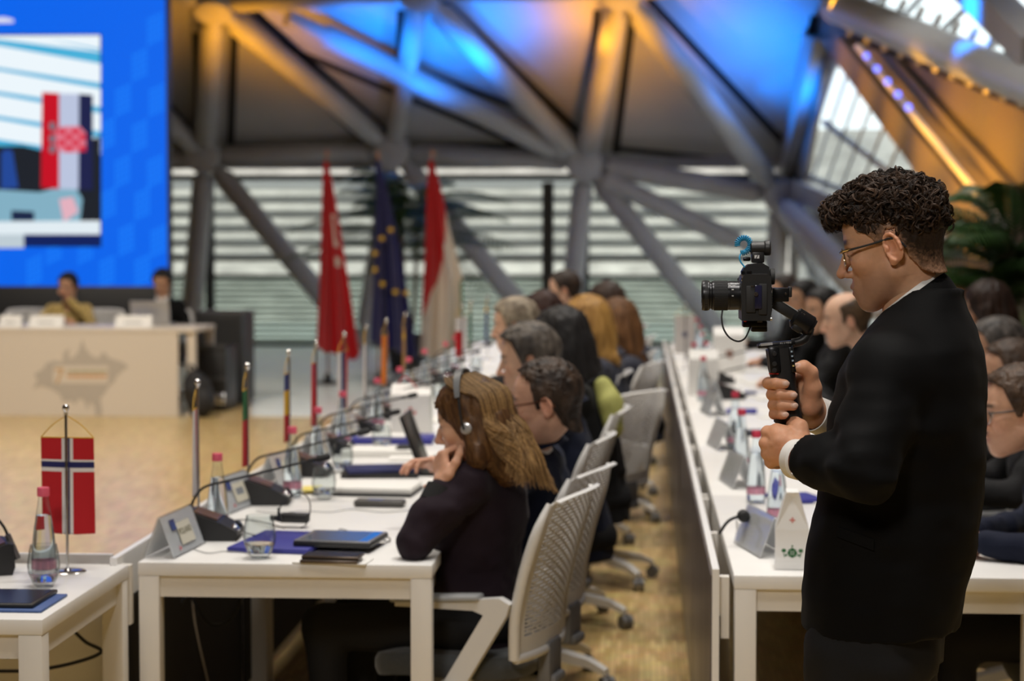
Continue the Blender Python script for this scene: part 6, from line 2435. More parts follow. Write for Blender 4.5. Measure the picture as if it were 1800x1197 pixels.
# coiled sky-blue cable
CB = mat('sky blue cable', (0.03, 0.30, 0.55), 0.45)
base = bez([m(1296, 433), m(1297, 424.5), m(1304, 418.5), m(1313, 419), m(1318.5, 426), m(1317, 436), m(1311, 443), m(1303, 445)], 60)
hel = []
for k, p in enumerate(base):
    q = base[min(k + 1, len(base) - 1)] if k < len(base) - 1 else p + (p - base[k - 1])
    tdir = (q - p).normalized()
    nn = Vector((0, 1, 0)); bb = tdir.cross(nn).normalized()
    a = k * 2 * PI / 20
    hel.append(p + (nn * math.cos(a) + bb * math.sin(a)) * 0.0046)
co = MB().tube(hel, 0.00125, 6)
cco = tag(co.build('coiled_cable', CB), 'sky blue coiled cable curling beside the camera microphone', 'cable')
tl_ = MB().tube(bez([m(1303, 445), m(1300, 452, -0.01), m(1302, 460, -0.012), m(1307, 467, -0.014), m(1311, 473, -0.016)], 8), 0.0016, 8)
tl_.build('straight_end', CB, cco)
pg = MB().tube([m(1311, 473, -0.016), m(1316, 479, -0.022), m(1320, 487, -0.03)], 0.0035, 10)
pg.build('plug', BLACKP, cco)
# ------------------------------------------------------------------ big screen behind the head table
SYP = 19.6


def scr(px, py, k=0):
    return pixY(px, py, SYP - 0.003 * k)


def emat(name, c, s=1.0):
    return mat(name, (0.01, 0.01, 0.01), 0.5, emit=s, ecol=c, spec=0.1)


sx1 = pixY(292.5, 300, SYP).x
scz0 = pixY(290, 503, SYP).z
scr_t = thing('video_screen', 'huge blue video wall at the left, showing a close-up of a table flag', 'screen', (sx1 - 3.0, SYP + 0.1, 0))
MB().box((sx1 - 3.0, SYP + 0.14, (scz0 + 4.7) / 2), (6.0, 0.24, 4.7 - scz0), bev=0.01).build('cabinet', BLACKP, scr_t, world=True)
MB().slab([(sx1 - 6.0, SYP, scz0), (sx1, SYP, scz0), (sx1, SYP, 4.7), (sx1 - 6.0, SYP, 4.7)], (0, 0.02, 0)).build('display', emat('screen blue', lin(0, 100, 236), 1.0), scr_t, world=True)
for cx, cy in ((272, 55), (245, 118), (216, 180), (275, 180), (188, 240), (245, 243), (215, 305), (272, 305), (190, 362), (250, 362), (222, 425), (278, 428), (60, 480), (188, 482), (250, 480), (95, 440), (150, 440)) + tuple((-60 - 58 * a, 20 + 62 * b + 31 * (a % 2)) for a in range(8) for b in range(8)):
    pat = MB()
    for i in range(4):
        for j in range(5):
            x = cx - 13 + i * 7.0; y = cy - 22 + j * 10 - i * 3.2
            pat.slab([scr(x, y, 1), scr(x + 5, y - 2, 1), scr(x + 5, y + 5, 1), scr(x, y + 7, 1)], (0, 0.001, 0))
    pat.build('pattern', emat('screen lighter blue', lin(20, 124, 250), 1.0), scr_t, world=True)


def spoly(pts, name, c, k, s=1.0, mname=None):
    return MB().slab([scr(x, y, k) for x, y in pts], (0, 0.001, 0)).build(name, emat(mname or ('screen ' + name + str(k)), c, s), scr_t, world=True)


spoly([(-60, 60), (178, 60), (178, 434), (-60, 434)], 'inset_picture', lin(20, 30, 44), 2)
bands = [(60, 84, 66), (96, 122, 92), (134, 160, 130), (172, 196, 172), (212, 236, 210)]
st = MB()
for y0, y1, yr in ((46, 78, 84), (88, 120, 134), (132, 162, 182), (175, 205, 226), (218, 246, 262)):
    st.slab([scr(-60, y0 - 18, 3), scr(177, max(y0 + 24, 62), 3), scr(177, y1 + 26, 3), scr(-60, y1 - 10, 3)] if y0 > 50 else [scr(-60, 63, 3), scr(60, 63, 3), scr(177, 90, 3), scr(177, 92, 3), scr(-60, 62, 3)], (0, 0.001, 0))
spoly([(-60, 64), (176, 64), (176, 240), (158, 262), (-60, 290)], 'sky_light', lin(70, 176, 218), 3)
st.v = [(x, y - 0.003, z) for x, y, z in st.v]
st.build('blind_slats', emat('screen slats', lin(236, 246, 252), 1.0), scr_t, world=True)
st2 = MB().slab([scr(-60, 63, 4), scr(176, 62, 4), scr(176, 86, 4), scr(60, 64, 4)], (0, 0.001, 0)).build('blind_slats', emat('screen slats', lin(236, 246, 252), 1.0), scr_t, world=True)
spoly([(-60, 258), (40, 256), (90, 268), (176, 240), (176, 400), (-60, 400)], 'dark_room', lin(24, 30, 40), 5)
spoly([(2, 268), (12, 262), (22, 266), (32, 330), (2, 332)], 'bottle_picture', lin(30, 70, 150), 6)
spoly([(-60, 330), (70, 338), (128, 322), (145, 350), (140, 395), (-60, 398)], 'glass_picture', lin(130, 175, 195), 6)
spoly([(20, 370), (60, 372), (60, 388), (20, 388)], 'shadow_patch', lin(22, 36, 70), 7)
spoly([(104, 350), (128, 346), (138, 372), (112, 390)], 'glint', lin(226, 176, 190), 7)
spoly([(-60, 390), (176, 388), (176, 412), (-60, 412)], 'table_picture', lin(225, 236, 242), 8)
spoly([(42, 412), (176, 412), (176, 433), (42, 433)], 'caption_bar', lin(6, 30, 92), 8)
spoly([(-60, 412), (42, 412), (42, 436), (-60, 436)], 'caption_block', lin(190, 204, 212), 9)
spoly([(74, 162), (104, 164), (104, 332), (72, 330)], 'flag_picture', lin(196, 6, 34), 10, mname='screen flag red')
spoly([(104, 164), (139, 165), (138, 333), (104, 332)], 'flag_picture', lin(186, 196, 222), 10, mname='screen flag white')
spoly([(139, 165), (163, 167), (163, 334), (138, 333)], 'flag_picture', lin(24, 30, 74), 10, mname='screen flag blue')
em = MB()
for i in range(4):
    for j in range(4):
        if (i + j) % 2 == 0:
            em.slab([scr(103 + i * 12 + a, 226 + j * 10 + b, 12) for a, b in ((0, 0), (12, 0), (12, 10), (0, 10))], (0, 0.001, 0))
spoly([(98, 228), (112, 222), (140, 222), (151, 234), (151, 256), (138, 268), (112, 268), (99, 260)], 'emblem_picture', lin(222, 120, 140), 11)
em.build('emblem_picture', emat('screen emblem red', lin(214, 40, 66), 1.0), scr_t, world=True)
for y in (222, 244, 262):
    MB().ball(scr(92, y, 14), (0.035, 0.002, 0.045), 10, 6).build('emblem_picture', emat('screen emblem grey', lin(120, 110, 124), 1.0), scr_t, world=True)
spoly([(-60, 34), (8, 30), (24, 34), (24, 40), (-60, 42)], 'title_strip', lin(220, 220, 240), 2, mname='screen title')
# black plinth of the wall
pz = MB().box((sx1 - 3.0, SYP + 0.1, scz0 / 2), (6.0, 0.3, scz0), bev=0.01)
tag(pz.build('screen_plinth', BLACKP), 'long black base standing under the blue video wall', 'plinth')

# ------------------------------------------------------------------ head table clutter
HT = 0.792


def hchair(px, Y, lb):
    return dup(chair0, (pixY(px, 560, Y).x, Y, 0), R(-90), lb, 'grey chairs at the head table')


hchair(165, 18.75, 'pale chair behind the person in the ochre shirt at the head table')
hchair(38, 18.85, 'empty pale chair at the left edge of the head table')
hchair(285, 18.85, 'pale chair under the black suited person at the head table')
LAPM = mat('silver laptop shell', (0.45, 0.45, 0.46), 0.35, metal=0.5)
lp_t = thing('laptop', 'open silver laptop before the black suited person at the head table', 'laptop', (pixY(265, 570, 18.0).x, 18.0, HT))
MB().box((0, 0.13, 0.009), (0.36, 0.25, 0.016), bev=0.004).build('keyboard_base', LAPM, lp_t)
MB().box((0, -0.02, 0.118), (0.36, 0.010, 0.23), bev=0.004, rot=(R(14), 0, 0)).build('lid', LAPM, lp_t)
for px, w, lb in ((83, 62, 'white name board before the person in the ochre shirt'), (236, 66, 'white name board before the black suited person'), (20, 40, 'white papers board at the left edge of the head table')):
    x = pixY(px, 575, 17.75).x
    nb_ = thing('name_board', lb, 'name board', (x, 17.75, HT), 0, 'name boards on the head table')
    W = w / 199.0
    b_ = MB().prism([(-0.055, 0), (0.055, 0), (0.0, 0.105)], W, Matrix.Translation((-W / 2, 0, 0)) @ Matrix(((0, 0, 1, 0), (1, 0, 0, 0), (0, 1, 0, 0), (0, 0, 0, 1))))
    b_.build('card', CARD, nb_)
    tx = MB()
    for k in range(5):
        tx.box((-W * 0.20 + k * W * 0.10, -0.036, 0.042), (W * 0.08, 0.002, 0.016), rot=(R(-27.6), 0, 0))
    tx.build('printed_name', mat('grey printing', (0.32, 0.31, 0.30), 0.6), nb_)

# ------------------------------------------------------------------ black cases and backpack right of the head table
x0, x1 = pixY(345, 600, 18.9).x, pixY(428, 600, 18.9).x
sp = thing('loudspeaker_cabinet', 'large black loudspeaker case beside the head table', 'loudspeaker', ((x0 + x1) / 2, 19.1, 0))
MB().box(((x0 + x1) / 2, 19.15, 0.44), (x1 - x0, 0.6, 0.86), bev=0.012).build('cabinet', BLACKP, sp, world=True)
MB().box(((x0 + x1) / 2, 18.845, 0.44), (x1 - x0 - 0.06, 0.012, 0.78)).build('grille', BLACKR, sp, world=True)
MB().box(((x0 + x1) / 2, 19.15, 0.875), (x1 - x0 + 0.02, 0.62, 0.03), bev=0.006).build('lid', mat('scuffed black edge', (0.06, 0.06, 0.065), 0.5), sp, world=True)
xa, xb = pixY(338, 640, 18.2).x, pixY(402, 640, 18.2).x
fc = thing('flight_case', 'lower black case standing in front of the loudspeaker case', 'case', ((xa + xb) / 2, 18.35, 0))
MB().box(((xa + xb) / 2, 18.35, 0.30), (xb - xa, 0.5, 0.58), bev=0.01).build('body', BLACKP, fc, world=True)
for z in (0.60, 0.30):
    MB().box(((xa + xb) / 2, 18.09, z), (xb - xa, 0.02, 0.03)).build('edge_rail', mat('scuffed black edge', (0.06, 0.06, 0.065), 0.5), fc, world=True)
xc = pixY(402, 650, 18.5).x
MB().box((xc, 18.08, 0.12), (0.10, 0.03, 0.10), bev=0.004).build('corner', CHROME, fc, world=True)
bpx = pixZ(352, 733, 0.0)
bk = thing('backpack', 'black backpack slumped on the floor beside the head table leg', 'backpack', (bpx.x, bpx.y, 0))
f = Fld((-0.25, -0.2, -0.02), (0.25, 0.2, 0.48), 0.016)
f.ell((0.0, 0, 0.17), (0.13, 0.10, 0.19), 0)
f.ell((-0.05, 0, 0.28), (0.10, 0.09, 0.14), 0.06)
f.ell((0.03, -0.07, 0.13), (0.10, 0.06, 0.11), 0.03)
f.cut(lambda X, Y, Z: -Z + 0 * X + 0 * Y)
f.noise(0.012, np.array([12, 12, 12]), 3)
V, Q = f.mesh()
npmesh('body', V, Q, mat('black nylon', (0.014, 0.014, 0.016), 0.7), bk)
MB().tube(bez([(-0.09, -0.02, 0.40), (-0.07, -0.05, 0.47), (-0.02, -0.02, 0.41)], 8), 0.012, 8).build('handle', BLACKR, bk)
# tall slim column loudspeaker by the glass
cx_ = pixY(963, 500, 23.5).x
cl = thing('column_loudspeaker', 'tall slim black column loudspeaker standing before the far glass wall', 'loudspeaker', (cx_, 23.5, 0))
zt = pixY(963, 320, 23.5).z
MB().box((cx_, 23.5, (zt + 0.5) / 2), (0.135, 0.12, zt - 0.5), bev=0.01).build('column', BLACKP, cl, world=True)
MB().box((cx_, 23.437, (zt + 0.6) / 2), (0.11, 0.006, zt - 0.62)).build('grille', BLACKR, cl, world=True)
MB().box((cx_, 23.55, 0.25), (0.36, 0.42, 0.5), bev=0.02).build('bass_box', BLACKP, cl, world=True)

# ------------------------------------------------------------------ three tall flags
FLR = mat('crimson flag cloth', lin(190, 0, 18), 0.75, sheen=0.2)
FLW = mat('white flag cloth', lin(226, 216, 206), 0.75)
FLB = mat('dark blue flag cloth', lin(26, 28, 92), 0.75, sheen=0.2)
FLG = mat('green flag cloth', lin(30, 110, 50), 0.75)
YST = mat('yellow star', lin(225, 180, 40), 0.7)


def big_flag(name, label, top, quad_top, rows_, mats, fn, Y):
    """rows_: image outline [(y, xl, xr)], draped with folds; fn(u, v) -> material index"""
    base = pixY(top[0] + 1, top[1], Y)
    t = thing(name, label, 'flag', (base.x, Y + 0.06, 0), 0, 'tall flags before the glass')
    po = MB().cone((base.x, Y + 0.06, 0.03), (base.x, Y + 0.06, base.z), 0.013, n=12)
    po.build('pole', mat('wooden flag pole', (0.25, 0.12, 0.05), 0.5), t, world=True)
    MB().lathe([(0.0, 0.10), (0.012, 0.07), (0.016, 0.04), (0.008, 0.0)], 12, (base.x, Y + 0.06, base.z)).build('finial', mat('copper finial', (0.62, 0.25, 0.10), 0.3, metal=0.8), t, world=True)
    MB().lathe([(0.17, 0.0), (0.17, 0.02), (0.05, 0.05), (0.02, 0.12)], 24, (base.x, Y + 0.06, 0)).build('stand', BLACKM, t, world=True)
    NU, NV = 44, 60
    ys = np.array([r[0] for r in rows_]); xl = np.array([r[1] for r in rows_]); xr = np.array([r[2] for r in rows_])
    V, F, mi = [], [], []
    for j in range(NV + 1):
        v = j / NV
        for i in range(NU + 1):
            u = i / NU
            y = ys[0] + (ys[-1] - ys[0]) * v
            a = np.interp(y, ys, xl); b = np.interp(y, ys, xr)
            yy = y + (rows_[-1][3] if len(rows_[-1]) > 3 else 0) * math.sin(u * PI * 1.0) * v * 0.0 + fn[1](u) * v
            p = pixY(a + (b - a) * u, yy, Y)
            d = 0.075 * (0.25 + v) * math.sin(u * 15.0 + 1.2 * v) + 0.03 * math.sin(u * 31 + 4 * v)
            V.append((p.x, Y + d * min(1, (b - a) / 60), p.z))
    for j in range(NV):
        for i in range(NU):
            k = j * (NU + 1) + i
            F.append((k, k + 1, k + NU + 2, k + NU + 1)); mi.append(fn[0]((i + 0.5) / NU, (j + 0.5) / NV))
    mb = MB(); mb.v = V; mb.f = F; mb.mi = mi
    o = mb.build('cloth', mats, t, 180, world=True)
    sol = o.modifiers.new('thickness', 'SOLIDIFY'); sol.thickness = 0.004
    return t, V, NU


FY = 21.5
t1, V1, NU1 = big_flag('tall_flag', 'tall crimson flag with white crescent and star, draped on its pole', (572, 276), None,
                       [(284, 569, 576), (330, 566, 586), (420, 563, 601), (500, 560, 614), (590, 556, 629), (612, 555, 634)], [FLR, FLW],
                       (lambda u, v: 1 if (0.62 < u < 0.84 and 0.26 < v < 0.44 and not (0.74 < u and 0.28 < v < 0.40)) or (0.66 - abs(v - 0.505) * 1.6 < u < 0.84 and 0.475 < v < 0.535) else 0, lambda u: 26 * u - 20 * max(0, u - 0.85) * 6), FY)
t2, V2, NU2 = big_flag('tall_flag', 'tall dark blue flag with a ring of yellow stars, draped on its pole', (662, 280), None,
                       [(282, 660, 668), (330, 662, 681), (420, 657, 702), (500, 655, 717), (600, 650, 736)], [FLB],
                       (lambda u, v: 0, lambda u: 32 * u), FY)
for sx_, sy_ in ((687, 404), (671, 419), (659, 445), (659, 474), (672, 499), (695, 513), (714, 515)):
    c = pixY(sx_, sy_, FY - 0.13)
    pts = []
    for k in range(10):
        a = PI / 2 + k * PI / 5
        r_ = 0.042 if k % 2 == 0 else 0.020
        pts.append((c.x + r_ * math.cos(a), c.y, c.z + r_ * math.sin(a)))
    MB().slab(pts, (0, 0.003, 0)).build('star', YST, t2, world=True)
t3, V3, NU3 = big_flag('tall_flag', 'tall red, white and green flag, draped on its pole beside the palm', (758, 276), None,
                       [(282, 754, 760), (330, 750, 775), (400, 748, 790), (480, 744, 812), (560, 740, 815), (625, 737, 812)], [FLR, FLW, FLG],
                       (lambda u, v: 0 if u < (0.98 - 0.8 * max(0, v - 0.26) / 0.45 if v > 0.26 else 1.1) and u < 1.0 - max(0, v - 0.25) * 1.75 else (2 if u > 0.93 and v > 0.60 else 1), lambda u: 10 * u), FY + 0.3)

# ------------------------------------------------------------------ palms
PALM = mat('palm leaf', (0.026, 0.068, 0.014), 0.5, noise=0.4, scale=6)
TRUNK = mat('palm trunk', (0.10, 0.06, 0.03), 0.8, noise=0.3, scale=30)
POTM = mat('dark planter', (0.03, 0.03, 0.03), 0.5)


def palm(label, base, crown, n, L, seed, lean=(0, 0)):
    g = np.random.default_rng(seed)
    t = thing('potted_palm', label, 'palm', base)
    MB().lathe([(0.20, 0), (0.27, 0.42), (0.29, 0.44), (0.27, 0.45), (0.25, 0.40), (0.0, 0.39)], 24).build('planter', POTM, t)
    st = MB()
    for k in range(3):
        a = k * 2.1
        st.tube(bez([(0.06 * math.cos(a), 0.06 * math.sin(a), 0.38), (0.10 * math.cos(a), 0.10 * math.sin(a), crown * 0.5), (0.14 * math.cos(a), 0.14 * math.sin(a), crown)], 8), 0.022, 8)
    st.build('trunk', TRUNK, t)
    for k in range(n):
        az = g.uniform(0, 2 * PI); el = g.uniform(0.15, 1.35); l = L * g.uniform(0.7, 1.1)
        d = Vector((math.cos(az), math.sin(az), 0))
        st0 = Vector((0.1 * math.cos(az), 0.1 * math.sin(az), crown * g.uniform(0.72, 1.02)))
        pts = []
        for q in range(11):
            s_ = q / 10
            pts.append(st0 + d * (l * math.cos(el) * s_ + 0.25 * l * s_ * s_) + Vector((0, 0, l * math.sin(el) * s_ - 0.55 * l * s_ * s_)))
        fr = MB()
        fr.tube(pts, [0.008 - 0.0006 * i for i in range(11)], 5)
        for q in range(1, 26):
            s_ = q / 26
            i = int(s_ * 10); p = pts[i].lerp(pts[min(i + 1, 10)], s_ * 10 - i)
            tg = (pts[min(i + 1, 10)] - pts[i]).normalized()
            sd_ = tg.cross(Vector((0, 0, 1))).normalized()
            ll = 0.30 * l * math.sin(PI * (0.12 + 0.85 * s_)) + 0.05
            for sg in (-1, 1):
                tip = p + sd_ * sg * ll * 0.80 + tg * ll * 0.55 - Vector((0, 0, ll * 0.30))
                md = p + sd_ * sg * ll * 0.42 + tg * ll * 0.25 + Vector((0, 0, 0.01))
                w_ = tg * 0.013
                fr.add([p - w_ * 0.4, p + w_ * 0.4, md + w_, tip, md - w_], [(0, 1, 2, 4), (4, 2, 3)])
        fr.build('frond', PALM, t, 180)
    return t


pb = pixY(715, 500, 23.6)
palm('leafy potted palm standing behind the dark blue star flag', (pb.x, 23.6, 0), 1.95, 38, 1.15, 5)
pb = pixY(1800, 500, 11.6)
palm('potted palm by the raking window at the right edge', (pb.x - 0.05, 11.6, 0), 1.60, 34, 0.72, 9)
# ------------------------------------------------------------------ things on the conference tables
PINK = mat('pink bottle cap', lin(226, 96, 120), 0.4)
PINKR = mat('red pink bottle cap', lin(205, 60, 84), 0.4)
WATER = mat('clear water', (0.96, 0.98, 1.0), 0.0, trans=1.0, ior=1.22)
BOTG = thin_glass('bottle glass', (0.91, 0.955, 0.98), 0.03, 0.30)
TUMB = thin_glass('tumbler glass', (0.93, 0.95, 0.95), 0.0, 0.45)
CLEARP = thin_glass('clear acrylic', (0.975, 0.98, 0.985), 0.08, 0.8)
LABELP = mat('pink bottle label', lin(222, 150, 170), 0.5)
PAPER = mat('white paper', (0.80, 0.79, 0.76), 0.7)
BLUEF = mat('royal blue folder', lin(54, 56, 140), 0.45)
NAVYF = mat('navy folder', lin(28, 34, 84), 0.5)
ACRY = mat('milky acrylic', (0.62, 0.62, 0.64), 0.25)


def make_bottle(label, cap=PINK, group='water bottles on the tables'):
    t = thing('water_bottle', label, 'bottle', (0, 0, 0), 0, group)
    MB().lathe([(0.0, 0.003), (0.026, 0.0), (0.0305, 0.004), (0.0315, 0.012), (0.0315, 0.055), (0.030, 0.085), (0.026, 0.125), (0.0195, 0.168), (0.0145, 0.198), (0.0128, 0.212), (0.0128, 0.222), (0.0, 0.222)], 28).build('glass_body', BOTG, t)
    MB().lathe([(0.0138, 0.214), (0.0155, 0.215), (0.0155, 0.2345), (0.0145, 0.237), (0.0, 0.237)], 24).build('cap', cap, t)
    MB().lathe([(0.0, 0.006), (0.0285, 0.007), (0.0298, 0.012), (0.0298, 0.055), (0.0284, 0.085), (0.0244, 0.125), (0.0180, 0.166), (0.0, 0.1662)], 28).build('water', WATER, t)
    MB().lathe([(0.0320, 0.030), (0.0321, 0.030), (0.0319, 0.052), (0.0318, 0.052)], 10, cap=False).build('label', LABELP, t)
    return t


b0 = make_bottle('clear water bottle with pink cap beside the red flag with the blue cross, bottom left')
q = pixZ(78, 1020, TH); b0.location = (q.x, q.y, TH + 0.001)
tb0 = thing('tumbler', 'clear glass tumbler in front of the bottle by the red flag, bottom left', 'glass', (0, 0, 0), 0, 'glass tumblers on the tables')
MB().lathe([(0.0, 0.004), (0.020, 0.001), (0.028, 0.010), (0.0385, 0.035), (0.0405, 0.055), (0.037, 0.085), (0.0325, 0.106), (0.0318, 0.106), (0.0362, 0.084), (0.0397, 0.055), (0.0377, 0.036), (0.027, 0.013), (0.0, 0.010)], 32, cap=False).build('bowl', TUMB, tb0)
MB().lathe([(0.0, 0.011), (0.026, 0.0135), (0.0365, 0.033), (0.0372, 0.036), (0.0, 0.036)], 28).build('water', WATER, tb0)
q = pixZ(95, 1026, TH); tb0.location = (q.x - 0.012, q.y - 0.045, TH + 0.001)


def unit_mesh(label, group='conference microphones'):
    """discussion unit: wedge base with screen and knob, gooseneck rising towards the delegate; local x towards the delegate"""
    t = thing('conference_microphone', label, 'microphone', (0, 0, 0), 0, group)
    M_ = Matrix(((1, 0, 0, 0), (0, 0, -1, 0.075), (0, 1, 0, 0), (0, 0, 0, 1)))
    MB().prism([(-0.055, 0.0), (0.080, 0.0), (0.092, 0.012), (0.088, 0.026), (0.040, 0.052), (-0.045, 0.082), (-0.058, 0.078), (-0.062, 0.02)], 0.15, M_).build('base', BLACKP, t, smooth=25)
    sc_ = MB().slab([(-0.040, -0.055, 0.0815), (0.030, -0.055, 0.0575), (0.030, 0.055, 0.0575), (-0.040, 0.055, 0.0815)], (0.0007, 0, 0.0022)).build('screen', mat('screen with amber reflection', (0.13, 0.065, 0.04), 0.38), t)  # brown tone paints in the amber ceiling reflected by the screen
    MB().lathe([(0.0, 0.012), (0.011, 0.012), (0.013, 0.009), (0.013, 0.0)], 20, (0.076, -0.035, 0.030), (0.75, 0, 0.66)).build('knob', CHROME, t)
    MB().lathe([(0.0, 0.012), (0.011, 0.012), (0.013, 0.009), (0.013, 0.0)], 20, (0.076, 0.035, 0.030), (0.75, 0, 0.66)).build('knob', BLACKM, t)
    g = MB().cone((-0.078, 0.0, 0.030), (-0.052, 0.0, 0.095), 0.0085, 0.008, 14)
    g.build('stem_sleeve', mat('pewter sleeve', (0.28, 0.27, 0.27), 0.35, metal=0.8), t)
    pts = bez([(-0.053, 0, 0.093), (-0.040, 0, 0.120), (-0.012, 0, 0.148), (0.05, 0, 0.164), (0.14, 0, 0.186), (0.22, 0, 0.206), (0.285, 0, 0.222)], 8)
    gn = MB().tube(pts, 0.0038, 8).build('gooseneck', BLACKR, t)
    d = Vector((1, 0, 0.22)).normalized()
    MB().lathe([(0.004, 0.0), (0.0065, 0.004), (0.0065, 0.024), (0.0045, 0.026), (0.0095, 0.029), (0.0105, 0.034), (0.0105, 0.060), (0.008, 0.066), (0.0, 0.068)], 18, (0.285, 0, 0.222), d).build('microphone_head', BLACKR, t)
    return t


def tent(label, text=None, small=True):
    """clear acrylic tent-shaped name holder; the card faces the delegate (+x) and the hall (-x)"""
    t = thing('name_card_holder', label, 'name card', (0, 0, 0), 0, 'acrylic name card holders')
    W, Hh, Dp = 0.28, 0.112, 0.044
    for sg in (-1, 1):
        s_ = MB().slab([(sg * Dp, -W / 2, 0), (sg * Dp, W / 2, 0), (sg * 0.002, W / 2, Hh), (sg * 0.002, -W / 2, Hh)], (sg * 0.002, 0, 0.001))
        s_.build('acrylic_sheet', CLEARP, t)
    MB().slab([(-Dp + 0.003, -W / 2 + 0.004, 0.003), (-Dp + 0.003, W / 2 - 0.004, 0.003), (-0.003, W / 2 - 0.004, Hh - 0.004), (-0.003, -W / 2 + 0.004, Hh - 0.004)], (0.0008, 0, -0.0003)).build('card', mat('pale grey card', (0.86, 0.87, 0.88), 0.5), t)
    MB().slab([(Dp - 0.003, -W / 2 + 0.004, 0.003), (Dp - 0.003, W / 2 - 0.004, 0.003), (0.003, W / 2 - 0.004, Hh - 0.004), (0.003, -W / 2 + 0.004, Hh - 0.004)], (-0.0008, 0, -0.0003)).build('card', mat('blue white card', (0.88, 0.91, 0.94), 0.5), t)
    n = Vector((Hh, 0, Dp)).normalized(); u = Vector((0, 1, 0)); v = Vector((-Dp, 0, Hh)).normalized()
    c = Vector((Dp / 2, 0, Hh / 2)) + n * 0.0034

    def at(a, b): return c + u * a + v * b
    MB().slab([at(-0.085, 0.012), at(-0.045, 0.012), at(-0.045, 0.042), at(-0.085, 0.042)], n * 0.0003).build('blue_emblem', mat('emblem blue', lin(60, 74, 130), 0.5), t)
    MB().slab([at(-0.045, -0.035), at(0.070, -0.035), at(0.070, 0.028), at(-0.045, 0.028)], n * 0.0002).build('print_field', mat('cream print field', lin(206, 202, 186), 0.5), t)
    Mt = Matrix((u, v, n)).transposed().to_4x4(); Mt.translation = at(0.012, 0.0) + n * 0.0006
    if text:
        place_text(text, 0.026, mat('olive lettering', lin(92, 88, 60), 0.6), Mt, t, 'lettering', 0.0002)
    else:
        MB().slab([at(-0.02, -0.012), at(0.045, -0.012), at(0.045, 0.010), at(-0.02, 0.010)], n * 0.0004).build('blurred_name', mat('grey name print', lin(130, 134, 140), 0.6), t)
    MB().lathe([(0.0, 0.0004), (0.006, 0.0004), (0.006, 0.0)], 18, at(-0.072, -0.040), n).build('red_blue_dot', mat('red blue dot', lin(190, 70, 80), 0.5), t)
    return t


def flag_stand(label, q, colours=None, painter=None, face=0.0, H=0.43, w=0.145, hgt=0.25, group='small table flags'):
    """table flag hung from a cord on a slim metal pole"""
    t = thing('table_flag', label, 'table flag', (q[0], q[1], TH), face, group)
    MB().lathe([(0.048, 0.0), (0.048, 0.003), (0.044, 0.005), (0.010, 0.006), (0.006, 0.012)], 36).build('base', CHROME, t)
    MB().cone((0, 0, 0.004), (0, 0, H - 0.012), 0.0038, n=12).build('pole', CHROME, t)
    MB().lathe([(0.0045, -0.018), (0.0052, -0.012), (0.0045, -0.011), (0.0085, -0.004), (0.0092, 0.0), (0.0085, 0.005), (0.004, 0.009), (0.0, 0.0095)], 18, (0, 0, H)).build('finial', CHROME, t)
    z1 = H - 0.078
    cm = mat('gold cord', lin(206, 160, 40), 0.6)
    for sg in (-1, 1):
        MB().tube(bez([(0, 0.006, H - 0.020), (sg * w * 0.27, 0.008, (H - 0.020 + z1) / 2 + 0.004), (sg * w / 2, 0.008, z1)], 6), 0.0013, 6).build('cord', cm, t)
    MB().tube([(-w / 2, 0.008, z1), (w / 2, 0.008, z1)], 0.0016, 6).build('cross_bar', cm, t)
    NU, NV = 33, 48
    V, F, mi = [], [], []
    for j in range(NV + 1):
        for i in range(NU + 1):
            u, v = i / NU, j / NV
            V.append((-w / 2 + w * u, 0.0085 + 0.004 * math.sin(u * 7 + 1) * v, z1 - hgt * v - 0.003 * math.sin(u * 3) * v))
    for j in range(NV):
        for i in range(NU):
            k = j * (NU + 1) + i
            F.append((k, k + 1, k + NU + 2, k + NU + 1)); mi.append(painter((i + 0.5) / NU, (j + 0.5) / NV))
    mb = MB(); mb.v = V; mb.f = F; mb.mi = mi
    o = mb.build('cloth', colours, t, 180)
    sol = o.modifiers.new('thickness', 'SOLIDIFY'); sol.thickness = 0.0012
    return t


cl = lambda n, *c: mat(n + ' flag cloth', lin(*c), 0.7)
RED_, WHT, NVY, GRN, YEL, BLU, ORG, GLD = cl('red', 190, 18, 30), cl('bright white', 232, 226, 222), cl('navy', 30, 32, 92), cl('deep green', 20, 100, 50), cl('yellow', 236, 180, 20), cl('royal blue', 30, 46, 120), cl('orange', 240, 130, 10), cl('ochre', 176, 130, 70)


def norway(u, v):
    if abs(v - 0.29) < 0.030 or abs(u - 0.50) < 0.058: return 2
    if abs(v - 0.29) < 0.062 or abs(u - 0.50) < 0.118: return 1
    return 0


# closing table, bottom left
q = pixZ(119, 1006, TH)
flag_stand('red table flag with navy and white cross on a chrome stand, bottom left', q, [RED_, WHT, NVY], norway, R(-6))
mu = unit_mesh('black microphone unit cut by the left edge of the picture')
q = pixZ(2, 1000, TH); mu.location = (q.x - 0.02, q.y - 0.05, TH + 0.001); mu.rotation_euler = (0, 0, R(205))
# its stalk is outside the frame
tabm = mat('dark tablet screen', (0.012, 0.013, 0.016), 0.32)
tq = pixZ(38, 1058, TH)
fo = MB().box((0, 0, 0.003), (0.29, 0.215, 0.006), bev=0.002)
f_ = tag(fo.build('folder', mat('steel blue folder', lin(70, 96, 150), 0.5)), 'steel blue folder under the black tablet, bottom left', 'folder')
f_.location = (tq.x - 0.055, tq.y - 0.03, TH + 0.001)
tt = thing('tablet', 'black tablet in a dark case lying on the folder, bottom left', 'tablet', (tq.x - 0.075, tq.y - 0.02, TH + 0.0075))
MB().box((0, 0, 0.005), (0.28, 0.20, 0.010), bev=0.003).build('case', BLACKP, tt)
MB().box((0, 0, 0.0103), (0.262, 0.182, 0.0008)).build('screen', tabm, tt)

